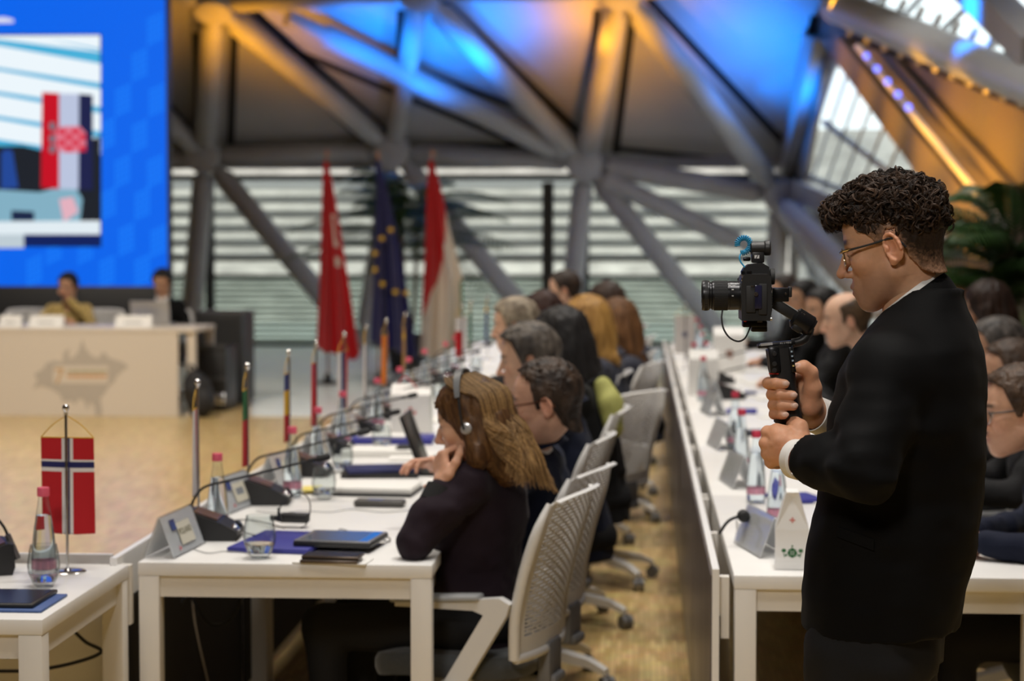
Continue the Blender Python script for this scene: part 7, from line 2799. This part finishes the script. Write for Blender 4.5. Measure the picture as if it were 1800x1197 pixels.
# --- left row, one place after the other
pl0 = 5.98
DZ = 0.76
units = []
u0 = unit_mesh('black microphone unit with long gooseneck beside the name card reading POLAND')
u0.location = (-1.245, 5.68, TH + 0.001)
u0.rotation_euler = (0, 0, R(4))
places = ['of the headphone woman', 'of the man with brown glasses', 'of the dark grey haired man', 'of the black haired woman', 'of the light grey haired man', 'of the blond woman', 'of the brown wavy haired woman', 'of the auburn haired woman',
          'of the tall brown haired man', 'at the far end of the left row']
t0 = tent('clear acrylic tent card reading POLAND at the near end of the left row', 'POLAND')
t0.location = (-1.288, 5.43, TH + 0.001); t0.rotation_euler = (0, 0, R(-5))
tX = tent('clear acrylic name card at the place of the man with brown glasses')
q = pixZ(425, 902, TH); tX.location = (q.x - 0.055, q.y + 0.10, TH + 0.001); tX.rotation_euler = (0, 0, R(-8))
for k in range(1, 10):
    y = 5.68 + k * DZ
    dup(u0, (-1.245 + 0.012 * (k % 3), y, TH + 0.001), R(2 + 3 * math.sin(k * 2.1)), 'black gooseneck microphone unit at the place ' + places[k])
    if k >= 2:
        dup(tX, (-1.27, y - 0.25, TH + 0.001), R(-6 + 5 * math.sin(k * 3.0)), 'clear acrylic name card at the place ' + places[k])
    dup(b0, (-1.19 + 0.03 * math.sin(k * 1.7), y + 0.14, TH + 0.001), 0, 'pink capped water bottle at the place ' + places[k])
    dup(tb0, (-1.07 + 0.03 * math.sin(k * 2.3), y + 0.10, TH + 0.001), 0, 'clear tumbler at the place ' + places[k])
q = pixZ(383, 938, TH)
dup(b0, (q.x, q.y, TH + 0.001), 0, 'clear pink capped bottle behind the POLAND card, under the nearest gooseneck')
q = pixZ(459, 979, TH)
dup(tb0, (q.x, q.y - 0.02, TH + 0.001), 0, 'clear glass tumbler with some water just before the royal blue folder', scale=(1.1, 1.1, 1.1))
tri = lambda u, v: 0 if u < 1 / 3 else 1 if u < 2 / 3 else 2
tv = lambda u, v: 0 if v < 1 / 3 else 1 if v < 2 / 3 else 2
flags = [('white over red table flag seen edge-on behind the POLAND card', [WHT, RED_], lambda u, v: 0 if u < 0.5 else 1),
         ('green and red table flag with yellow edge, seen edge-on', [GRN, RED_, YEL], lambda u, v: 0 if v < 0.40 else 1),
         ('blue, yellow and red table flag seen edge-on', [BLU, YEL, RED_], lambda u, v: 0 if v < 0.25 else 1 if v < 0.60 else 2),
         ('red and blue table flag seen edge-on, one place beyond the yellow one', [RED_, BLU, ORG], lambda u, v: 0 if u < 0.55 else 1),
         ('white, blue and red table flag seen edge-on before the crimson flag', [WHT, BLU, RED_], tri),
         ('pale white table flag seen edge-on at the foot of the crimson flag', [WHT, YEL], lambda u, v: 0),
         ('bright orange table flag before the dark blue star flag', [ORG], lambda u, v: 0),
         ('ochre table flag before the dark blue star flag', [GLD, YEL], lambda u, v: 1 if 0.1 < v < 0.25 else 0),
         ('red and white table flag at the right foot of the red and white tall flag', [RED_, WHT], lambda u, v: 0 if v > 0.35 and u < 0.6 else 1),
         ('deep green table flag farther along the left row', [GRN], lambda u, v: 0),
         ('royal blue table flag at the far end of the left row', [BLU, YEL], lambda u, v: 1 if v < 0.12 else 0)]
fpx = [(338, 675), (428, 648), (503, 623), (552, 603), (602, 584), (641, 569), (677, 556), (711, 546), (812, 500), (828, 520), (857, 495)]
for k, (lb, cs, pn) in enumerate(flags):
    xx = -1.288
    Y = -xx * 3500 / (1125 - fpx[k][0])
    if k >= 8: xx = -1.24; Y = 12.4 + (k - 8) * 0.8
    if k >= 8: xx = (fpx[k][0] - 1125) / 3500 * Y
    xx = max(xx, -1.29)
    # stands where its finial shows at the measured pixel
    flag_stand(lb, (xx, Y), cs, pn, PI / 2 + math.atan(-xx / Y) - R((5, 6, 7.5, 9, 18, 4, 12, 6, 30, 6, 8)[k]), 0.449)

# --- items before the headphone woman
def loose(mb, name, m_, label, cat, loc, rz=0, group=None):
    o = mb.build(name, m_)
    o.location = loc; o.rotation_euler = (0, 0, rz)
    return tag(o, label, cat, group)


z0 = TH + 0.001
q = pixZ(497, 962, TH)
loose(MB().box((0, 0, 0.007), (0.235, 0.33, 0.014), bev=0.003), 'folder', BLUEF, 'thick royal blue folder under the tumbler and the tablet', 'folder', (q.x, q.y + 0.05, z0), R(-8))
q = pixZ(600, 962, TH)
tb_t = thing('tablet', 'tablet with blue glowing screen propped on a dark case before the headphone woman', 'tablet', (q.x, q.y + 0.0, z0 + 0.0142), R(-7))
MB().box((0, 0, 0.007), (0.222, 0.205, 0.014), bev=0.004).build('case', BLACKP, tb_t)
MB().box((0, 0, 0.0155), (0.218, 0.20, 0.004), bev=0.0015).build('frame', mat('grey tablet rim', (0.25, 0.25, 0.26), 0.35, metal=0.5), tb_t)
MB().box((-0.012, 0.0, 0.0178), (0.165, 0.180, 0.0008)).build('screen', mat('tablet screen grey', (0.02, 0.025, 0.03), 0.12, emit=0.25, ecol=(0.16, 0.24, 0.30)), tb_t)
MB().box((0.086, 0.0, 0.0178), (0.026, 0.180, 0.0008)).build('blue_sidebar', mat('tablet screen blue', (0.01, 0.03, 0.08), 0.12, emit=0.5, ecol=(0.01, 0.16, 0.48)), tb_t)
q = pixZ(583, 990, TH)
loose(MB().box((0, 0, 0.0015), (0.20, 0.10, 0.003)), 'notepad', PAPER, 'white note paper with blue edge under the two phones', 'paper', (q.x, q.y + 0.025, z0), R(-6))
ph1 = thing('smartphone', 'dark smartphone lying flat, under another at the table edge', 'phone', (q.x - 0.002, q.y + 0.005, z0 + 0.0032), R(-3))
MB().box((0, 0, 0.0045), (0.158, 0.076, 0.009), bev=0.004).build('body', mat('bronze phone back', (0.10, 0.075, 0.06), 0.3, metal=0.5), ph1)
MB().box((0, 0, 0.0091), (0.150, 0.070, 0.0005)).build('glass', tabm, ph1)
ph2 = dup(ph1, (q.x + 0.002, q.y + 0.012, z0 + 0.0032 + 0.0098), R(-5), 'dark smartphone lying on top of the other phone')
q = pixZ(518, 927, TH)
ad = thing('power_adapter', 'black power adapter with cable on the blue folder', 'adapter', (q.x, q.y, z0 + 0.0142), R(-6))
MB().box((0, 0, 0.014), (0.088, 0.040, 0.028), bev=0.005).build('brick', BLACKP, ad)
MB().box((-0.058, 0, 0.012), (0.034, 0.020, 0.016), bev=0.004).build('plug', BLACKR, ad)
cbm = BLACKR


def cable(name, label, pts, r=0.0018, n=10, m_=None):
    return tag(MB().tube(bez(pts, n), r, 8).build(name, m_ or cbm), label, 'cable')


def tz(px, py, h=0.004): return pixZ(px, py, TH + h)


cable('cable', 'black cable looping up above the power adapter', [pixY(490, 915, 5.72), pixY(492, 893, 5.72), pixY(507, 874, 5.72), pixY(527, 866, 5.72), pixY(543, 878, 5.72), pixY(545, 900, 5.72), pixY(538, 922, 5.70), tz(528, 928, 0.03)])
loose(MB().cone((0, 0, 0), (0, 0, 0.026), 0.005, 0.0035, 12).box((0, 0, -0.006), (0.012, 0.012, 0.016)), 'plug', BLACKR, 'small black cable plug standing above the adapter', 'plug', tuple(pixY(490, 908, 5.72)))
cable('cable', 'black cable curving on the table left of the power adapter', [tz(500, 928, 0.018), tz(470, 920, 0.012), tz(440, 914), tz(412, 915), tz(408, 924), tz(425, 934), tz(448, 941, 0.018)])
cable('cable', 'thin grey cable running from the microphone unit to the folder', [tz(340, 965), tz(365, 972), tz(395, 969), tz(425, 971), tz(440, 974)], 0.0014, 10, mat('grey cable', (0.25, 0.25, 0.25), 0.6))
cable('cable', 'black earphone cable wriggling beyond the glowing tablet', [tz(568, 936), tz(590, 945), tz(598, 930), tz(625, 938), tz(660, 941), tz(684, 945), tz(682, 952), tz(660, 943), tz(640, 945)], 0.0016)
cable('cable', 'thin grey cable crossing the white table beyond the adapter', [tz(450, 898), tz(490, 902), tz(530, 898), tz(580, 900), tz(620, 895), tz(670, 900), tz(720, 897)], 0.0014, 10, mat('grey cable', (0.25, 0.25, 0.25), 0.6))
q = pixZ(668, 890, TH)
ec = thing('eyeglass_case', 'slim dark grey case lying before the clasped hands', 'case', (q.x, q.y, z0), R(-4))
MB().box((0, 0, 0.011), (0.165, 0.062, 0.022), bev=0.009, seg=3).build('case_body', mat('dark taupe case', (0.07, 0.065, 0.06), 0.4), ec)
MB().box((-0.012, -0.01, 0.0222), (0.05, 0.012, 0.0006)).build('blue_strip', mat('blue strip', lin(30, 80, 170), 0.4), ec)  # small blue strip on top of the case
q = pixZ(640, 868, TH)
loose(MB().box((0, 0, 0.004), (0.34, 0.24, 0.008), bev=0.002), 'folder', BLACKP, 'black folder under the stack of papers before the man with brown glasses', 'folder', (q.x + 0.01, q.y + 0.04, z0), R(-4))
loose(MB().box((0, 0, 0.009), (0.31, 0.22, 0.018), bev=0.001), 'paper_stack', PAPER, 'stack of white papers on the black folder', 'papers', (q.x + 0.02, q.y + 0.045, z0 + 0.0085), R(-4))
loose(MB().box((0, 0, 0.002), (0.07, 0.12, 0.004)), 'sticky_notes', mat('pale yellow paper', lin(222, 205, 110), 0.7), 'pale yellow paper sheet sticking out of the paper stack', 'paper', (q.x - 0.18, q.y + 0.03, z0 + 0.010), R(8))
q = pixZ(668, 836, TH)
loose(MB().box((0, 0, 0.006), (0.26, 0.20, 0.012), bev=0.002), 'folder', NAVYF, 'navy blue folder tilted on dark papers before the man with brown glasses', 'folder', (q.x, q.y + 0.02, z0 + 0.0165), R(14))
loose(MB().box((0, 0, 0.008), (0.28, 0.22, 0.016), bev=0.002), 'folder', BLACKP, 'black folder under the tilted navy folder', 'folder', (q.x, q.y + 0.02, z0), R(5))
q = pixZ(690, 800, TH)
loose(MB().box((0, 0, 0.012), (0.30, 0.20, 0.024), bev=0.001), 'paper_stack', PAPER, 'white paper pile beyond the tilted navy folder', 'papers', (q.x - 0.05, q.y + 0.02, z0), R(3))
pk_ = thing('earphone_pouch', 'black round pouch beside the white paper pile', 'pouch', (pixZ(710, 800, TH).x, pixZ(710, 800, TH).y, z0))
MB().ball((0, 0, 0.022), (0.035, 0.035, 0.022), 18, 10).build('pouch_body', BLACKR, pk_)
q = pixZ(690, 779, TH)
loose(MB().box((0, 0, 0.012), (0.34, 0.24, 0.024), bev=0.002), 'folder', BLUEF, 'royal blue folder before the dark grey haired man', 'folder', (q.x, q.y + 0.05, z0), R(2))
loose(MB().box((0, 0, 0.004), (0.20, 0.14, 0.008)), 'leaflet', PAPER, 'white leaflet lying on the blue folder of the dark grey haired man', 'paper', (q.x - 0.04, q.y + 0.03, z0 + 0.0245), R(-6))
# laptop of the dark grey haired man and papers farther up the row
q = pixZ(852, 675, TH)
lq = thing('laptop', 'dark open laptop before the dark grey haired man', 'laptop', (-0.70, 7.35, z0), R(0))
MB().box((0.0, 0, 0.008), (0.22, 0.32, 0.015), bev=0.003).build('keyboard_base', BLACKP, lq)
MB().box((-0.135, 0, 0.115), (0.009, 0.32, 0.215), bev=0.003, rot=(0, R(-20), 0)).build('lid', BLACKM, lq)
g = np.random.default_rng(31)
for k in range(3, 10):
    y = 5.6 + k * DZ
    for j in range(2):
        nm, m_ = [('white sheet of paper', PAPER), ('pale green booklet', mat('pale green paper', lin(176, 204, 176), 0.7)), ('blue brochure', BLUEF), ('dark tablet', tabm)][int(g.integers(0, 4)) if j else 0]
        o = loose(MB().box((0, 0, 0.003), (0.21, 0.29, 0.006)), 'booklet' if j else 'paper_sheet', m_, '%s at the place %s%s' % (nm, places[k], ', nearer the edge' if j else ''), 'paper', (-0.90 + 0.2 * j + g.uniform(-0.02, 0.02), y + g.uniform(-0.05, 0.05) + 0.03 * j, z0), g.uniform(-0.3, 0.3), 'papers along the left row')


def gable_box(label, q, W=0.17, H=0.15, gable=0.055, motif='flower', rz=0.0, D=None, tall=False):
    t = thing('gift_box', label, 'gift box', (q[0], q[1], z0), rz, 'white paper gift boxes')
    D = D or W * 0.6
    b = MB()
    vs = [(-W / 2, -D / 2, 0), (W / 2, -D / 2, 0), (W / 2, D / 2, 0), (-W / 2, D / 2, 0), (-W / 2, -D / 2, H), (W / 2, -D / 2, H), (W / 2, D / 2, H), (-W / 2, D / 2, H)]
    if motif == 'crest':           # ridge runs away from the viewer, the end triangle is folded in
        e = 0.016
        vs += [(-e, -D / 2 + 0.004, H + gable), (e, -D / 2 + 0.004, H + gable), (e, D / 2 - 0.004, H + gable), (-e, D / 2 - 0.004, H + gable), (0, -D / 2 + 0.020, H + gable * 0.80), (0, D / 2 - 0.020, H + gable * 0.80)]
        b.add(vs, [(3, 2, 1, 0), (0, 1, 5, 4), (1, 2, 6, 5), (2, 3, 7, 6), (3, 0, 4, 7), (4, 5, 12), (6, 7, 13), (5, 6, 10, 9), (7, 4, 8, 11), (8, 9, 10, 11), (4, 12, 8), (5, 9, 12), (8, 12, 9), (6, 13, 10), (7, 11, 13), (10, 13, 11)])
    else:
        vs += [(-W / 2 + 0.0, -0.003, H + gable), (W / 2, -0.003, H + gable), (W / 2, 0.003, H + gable), (-W / 2, 0.003, H + gable)]
        b.add(vs, [(3, 2, 1, 0), (0, 1, 5, 4), (1, 2, 6, 5), (2, 3, 7, 6), (3, 0, 4, 7), (4, 5, 9, 8), (6, 7, 11, 10), (8, 9, 10, 11), (5, 6, 10, 9), (7, 4, 8, 11)])
    b.build('carton', CARD, t, smooth=0)
    y = -D / 2 - 0.0008
    GR = mat('green print', lin(40, 104, 56), 0.6); RD = mat('red print', lin(196, 52, 44), 0.6)
    if motif == 'flower':
        f1 = MB(); s_ = W * 0.055
        for a in range(4):
            d = Vector((math.cos(a * PI / 2), 0, math.sin(a * PI / 2)))
            f1.box(Vector((0, y, H * 0.55)) + d * s_ * 1.9, (s_ * 1.25, 0.001, s_ * 1.25), rot=(0, R(45), 0))
        f1.build('red_motif', RD, t)
        f2 = MB()
        for a in range(4):
            d = Vector((math.cos(a * PI / 2 + PI / 4), 0, math.sin(a * PI / 2 + PI / 4)))
            f2.box(Vector((0, y, H * 0.55)) + d * s_ * 0.8, (s_ * 0.9, 0.001, s_ * 0.9))
        f2.build('green_motif', GR, t)
    elif motif == 'crest':
        f2 = MB(); zc = H * 0.42
        for a in range(4):
            d = Vector((math.cos(a * PI / 2), 0, math.sin(a * PI / 2)))
            f2.box(Vector((0, y, zc)) + d * 0.0085, (0.008, 0.001, 0.008))
            f2.box(Vector((0, y, zc)) + Vector((math.cos(a * PI / 2 + PI / 4), 0, math.sin(a * PI / 2 + PI / 4))) * 0.010, (0.005, 0.001, 0.005))
        for sg in (-1, 1):
            f2.ball((sg * 0.022, y, zc + 0.006), (0.006, 0.0006, 0.005), 8, 5)
            f2.box((sg * 0.021, y, zc - 0.006), (0.002, 0.001, 0.012), rot=(0, sg * R(15), 0))
            f2.ball((sg * 0.016, y, zc - 0.006), (0.003, 0.0006, 0.003), 8, 5)
        f2.box((0, y, zc), (0.005, 0.001, 0.005))
        f2.ball((0.0, y, zc + 0.018), (0.0025, 0.0006, 0.0025), 6, 4)
        f2.build('green_crest', GR, t)
        f3 = MB()
        sl = Vector((0, 0.020, gable * 0.80)).normalized(); nn_ = Vector((0, -gable * 0.80, 0.020)).normalized()
        c_ = Vector((0, -D / 2, H)) + sl * (gable * 0.26) + nn_ * 0.0006
        f3.lathe([(0.0, 0.0006), (0.0035, 0.0006), (0.0035, 0.0)], 12, c_, nn_)
        for a in range(4):
            d = Vector((math.cos(a * PI / 2), 0, 0)) * 0.0055 + sl * math.sin(a * PI / 2) * 0.0055
            f3.lathe([(0.0, 0.0006), (0.0022, 0.0006), (0.0022, 0.0)], 8, c_ + d, nn_)
        f3.build('red_seal', mat('pale red print', lin(214, 120, 110), 0.6), t)
    else:
        f1 = MB()
        for a in range(5):
            d = Vector((math.cos(a * 1.257), 0, math.sin(a * 1.257)))
            f1.ball(Vector((0, y, H * 0.5)) + d * 0.018, (0.013, 0.0006, 0.013), 8, 5)
        f1.build('brown_motif', mat('brown print', lin(140, 100, 84), 0.6), t)
    return t


q = pixZ(722, 764, TH)
gb = gable_box('white gift box with red and green cross motif on the left row', (q.x, q.y + 0.05), 0.175, 0.175, 0.045)
st = MB().tube(bez([(-0.06, -0.02, 0.222), (-0.03, -0.05, 0.255), (0.0, -0.06, 0.238), (0.03, -0.06, 0.205)], 8), 0.003, 6)
st.build('red_string', RED_, gb)
q = pixZ(1394, 1002, TH)
gable_box('small white gable gift box with green crest beside the cameraman\'s jacket', (q.x, q.y + 0.045), 0.088, 0.105, 0.098, 'crest', R(-3), 0.088)
for px, py, W, H, lb in ((1236, 694, 0.16, 0.20, 'plain white gift box on the right row, left of the taller one'), (1281, 654, 0.20, 0.24, 'tall white gift box with brown motif on the right row')):
    q = pixZ(px, py, TH)
    gable_box(lb, (q.x, q.y), W, H, 0.05, 'brown' if H > 0.21 else 'none', R(2))

# --- right row
rplaces = ['of the navy suit man at right', 'of the receding dark haired man', 'of the grey haired person', 'of the balding man', 'beyond the balding man', 'of the dark haired man by the camera rig', 'under the camera lens', 'of the farthest dark haired delegate', 'at the far end of the right row']
b1 = make_bottle('clear water bottle with red pink cap nearest to the cameraman\'s sleeve', PINKR, 'water bottles on the right row')
q = pixZ(1329, 884, TH); b1.location = (q.x, q.y, z0)
for px, py, k in ((1303, 832, 0), (1292, 790, 1), (1236, 705, 2), (1220, 672, 3)):
    q = pixZ(px, py, TH)
    dup(b1, (q.x, q.y, z0), 0, ['second water bottle with red pink cap up the right row', 'third water bottle with red pink cap up the right row', 'water bottle with red cap before the plain white gift box', 'water bottle with red cap behind the one before the gift box'][k])
for k in range(5, 9):
    dup(b1, (0.42 + 0.02 * math.sin(k), 6.5 + k * 1.12, z0), 0, 'distant red capped bottle at the place ' + rplaces[k])
q = pixZ(1366, 925, TH)
dup(b1, (q.x, q.y, z0), 0, 'water bottle half hidden behind the small gift box and the jacket sleeve')
rt = tent('clear acrylic name card leaning left of the small crest gift box')
q = pixZ(1338, 975, TH); rt.location = (q.x + 0.005, q.y + 0.07, z0); rt.rotation_euler = (0, 0, R(12))
for px, py, k in ((1283, 856, 0), (1258, 790, 1), (1243, 730, 2)):
    q = pixZ(px, py, TH)
    dup(rt, (q.x + 0.03, q.y + 0.07, z0), R(8), ['clear acrylic name card beside the nearest bottle of the right row', 'clear acrylic name card two places up the right row', 'clear acrylic name card three places up the right row'][k])
for k in range(4, 9):
    dup(rt, (0.38, 6.1 + k * 1.15, z0), R(8), 'distant acrylic name card at the place ' + rplaces[k])
# microphone whose round head looks at the viewer
um = thing('conference_microphone', 'black microphone head on a short gooseneck before the white unit, right row', 'microphone', (0.30, 5.78, z0), 0, 'conference microphones')
MB().box((0.06, 0.05, 0.022), (0.15, 0.11, 0.044), bev=0.008).build('base', WHITE, um)
hp3 = pixY(1308, 908, 5.60); hb = pixY(1264, 938, 5.62)
um_l = Vector(um.location)
MB().tube(bez([hb - um_l, (hb + hp3) / 2 + Vector((-0.008, 0, 0.012)) - um_l, hp3 + Vector((-0.004, 0.03, 0)) - um_l], 10), 0.0045, 8).build('gooseneck', BLACKR, um)
MB().lathe([(0.0, -0.006), (0.012, -0.004), (0.0175, 0.004), (0.0175, 0.022), (0.012, 0.032)], 24, hp3 - um_l, (-0.1, 1, 0)).build('microphone_head', BLACKR, um)
for k in range(4, 8):
    dup(u0, (0.48 + 0.01 * math.sin(k), 6.15 + k * 1.15, z0), R(5), 'black gooseneck microphone at the place ' + rplaces[k])
for k in range(8):
    y = 6.4 + k * 1.1
    loose(MB().box((0, 0, 0.004), (0.21, 0.30, 0.008)), 'paper_sheet', PAPER, 'white papers at the place ' + rplaces[k], 'paper', (0.72, y, z0), g.uniform(-0.4, 0.4), 'papers along the right row')
    loose(MB().box((0, 0, 0.006), (0.15, 0.20, 0.012), bev=0.002), 'notebook', [BLUEF, NAVYF, BLACKP][k % 3], '%s notebook at the place %s' % (['royal blue', 'navy', 'black'][k % 3], rplaces[k]), 'notebook', (0.52 + 0.05 * math.sin(k * 2), y + 0.22, z0), g.uniform(-0.5, 0.5), 'notebooks along the right row')
q = pixZ(1215, 600, TH)
flag_stand('white and blue table flag at the far end of the right row', (0.30, 13.2), [WHT, BLU], lambda u, v: 1 if abs(u - 0.5) < 0.1 and abs(v - 0.5) < 0.06 else 0, R(20))

# --- cables hanging under the left tables
def fz(px, py, Y): return pixY(px, py, Y)


cable('cable', 'thick black cable hanging in a loop under the left corner table', [fz(-10, 1180, 5.15), fz(60, 1178, 5.15), fz(130, 1165, 5.15), fz(178, 1146, 5.15), fz(150, 1128, 5.15), fz(123, 1102, 5.15)], 0.005, 10)
cable('cable', 'black cable falling from the table top behind the near left leg', [fz(330, 1045, 5.9), fz(312, 1070, 5.9), fz(298, 1110, 5.9), fz(280, 1145, 5.9), fz(258, 1165, 5.9), fz(230, 1172, 5.9)], 0.005, 10)
cable('cable', 'black cable sagging under the near left table', [fz(336, 1045, 5.9), fz(350, 1075, 5.9), fz(372, 1098, 5.9), fz(400, 1092, 5.9), fz(418, 1068, 5.9), fz(425, 1045, 5.9)], 0.005, 10)
cable('cable', 'thin beige cable hanging straight under the near left table', [fz(338, 1050, 6.0), fz(342, 1090, 6.0), fz(352, 1140, 6.0), fz(366, 1200, 6.0)], 0.003, 8, mat('beige cable', (0.4, 0.33, 0.25), 0.6))
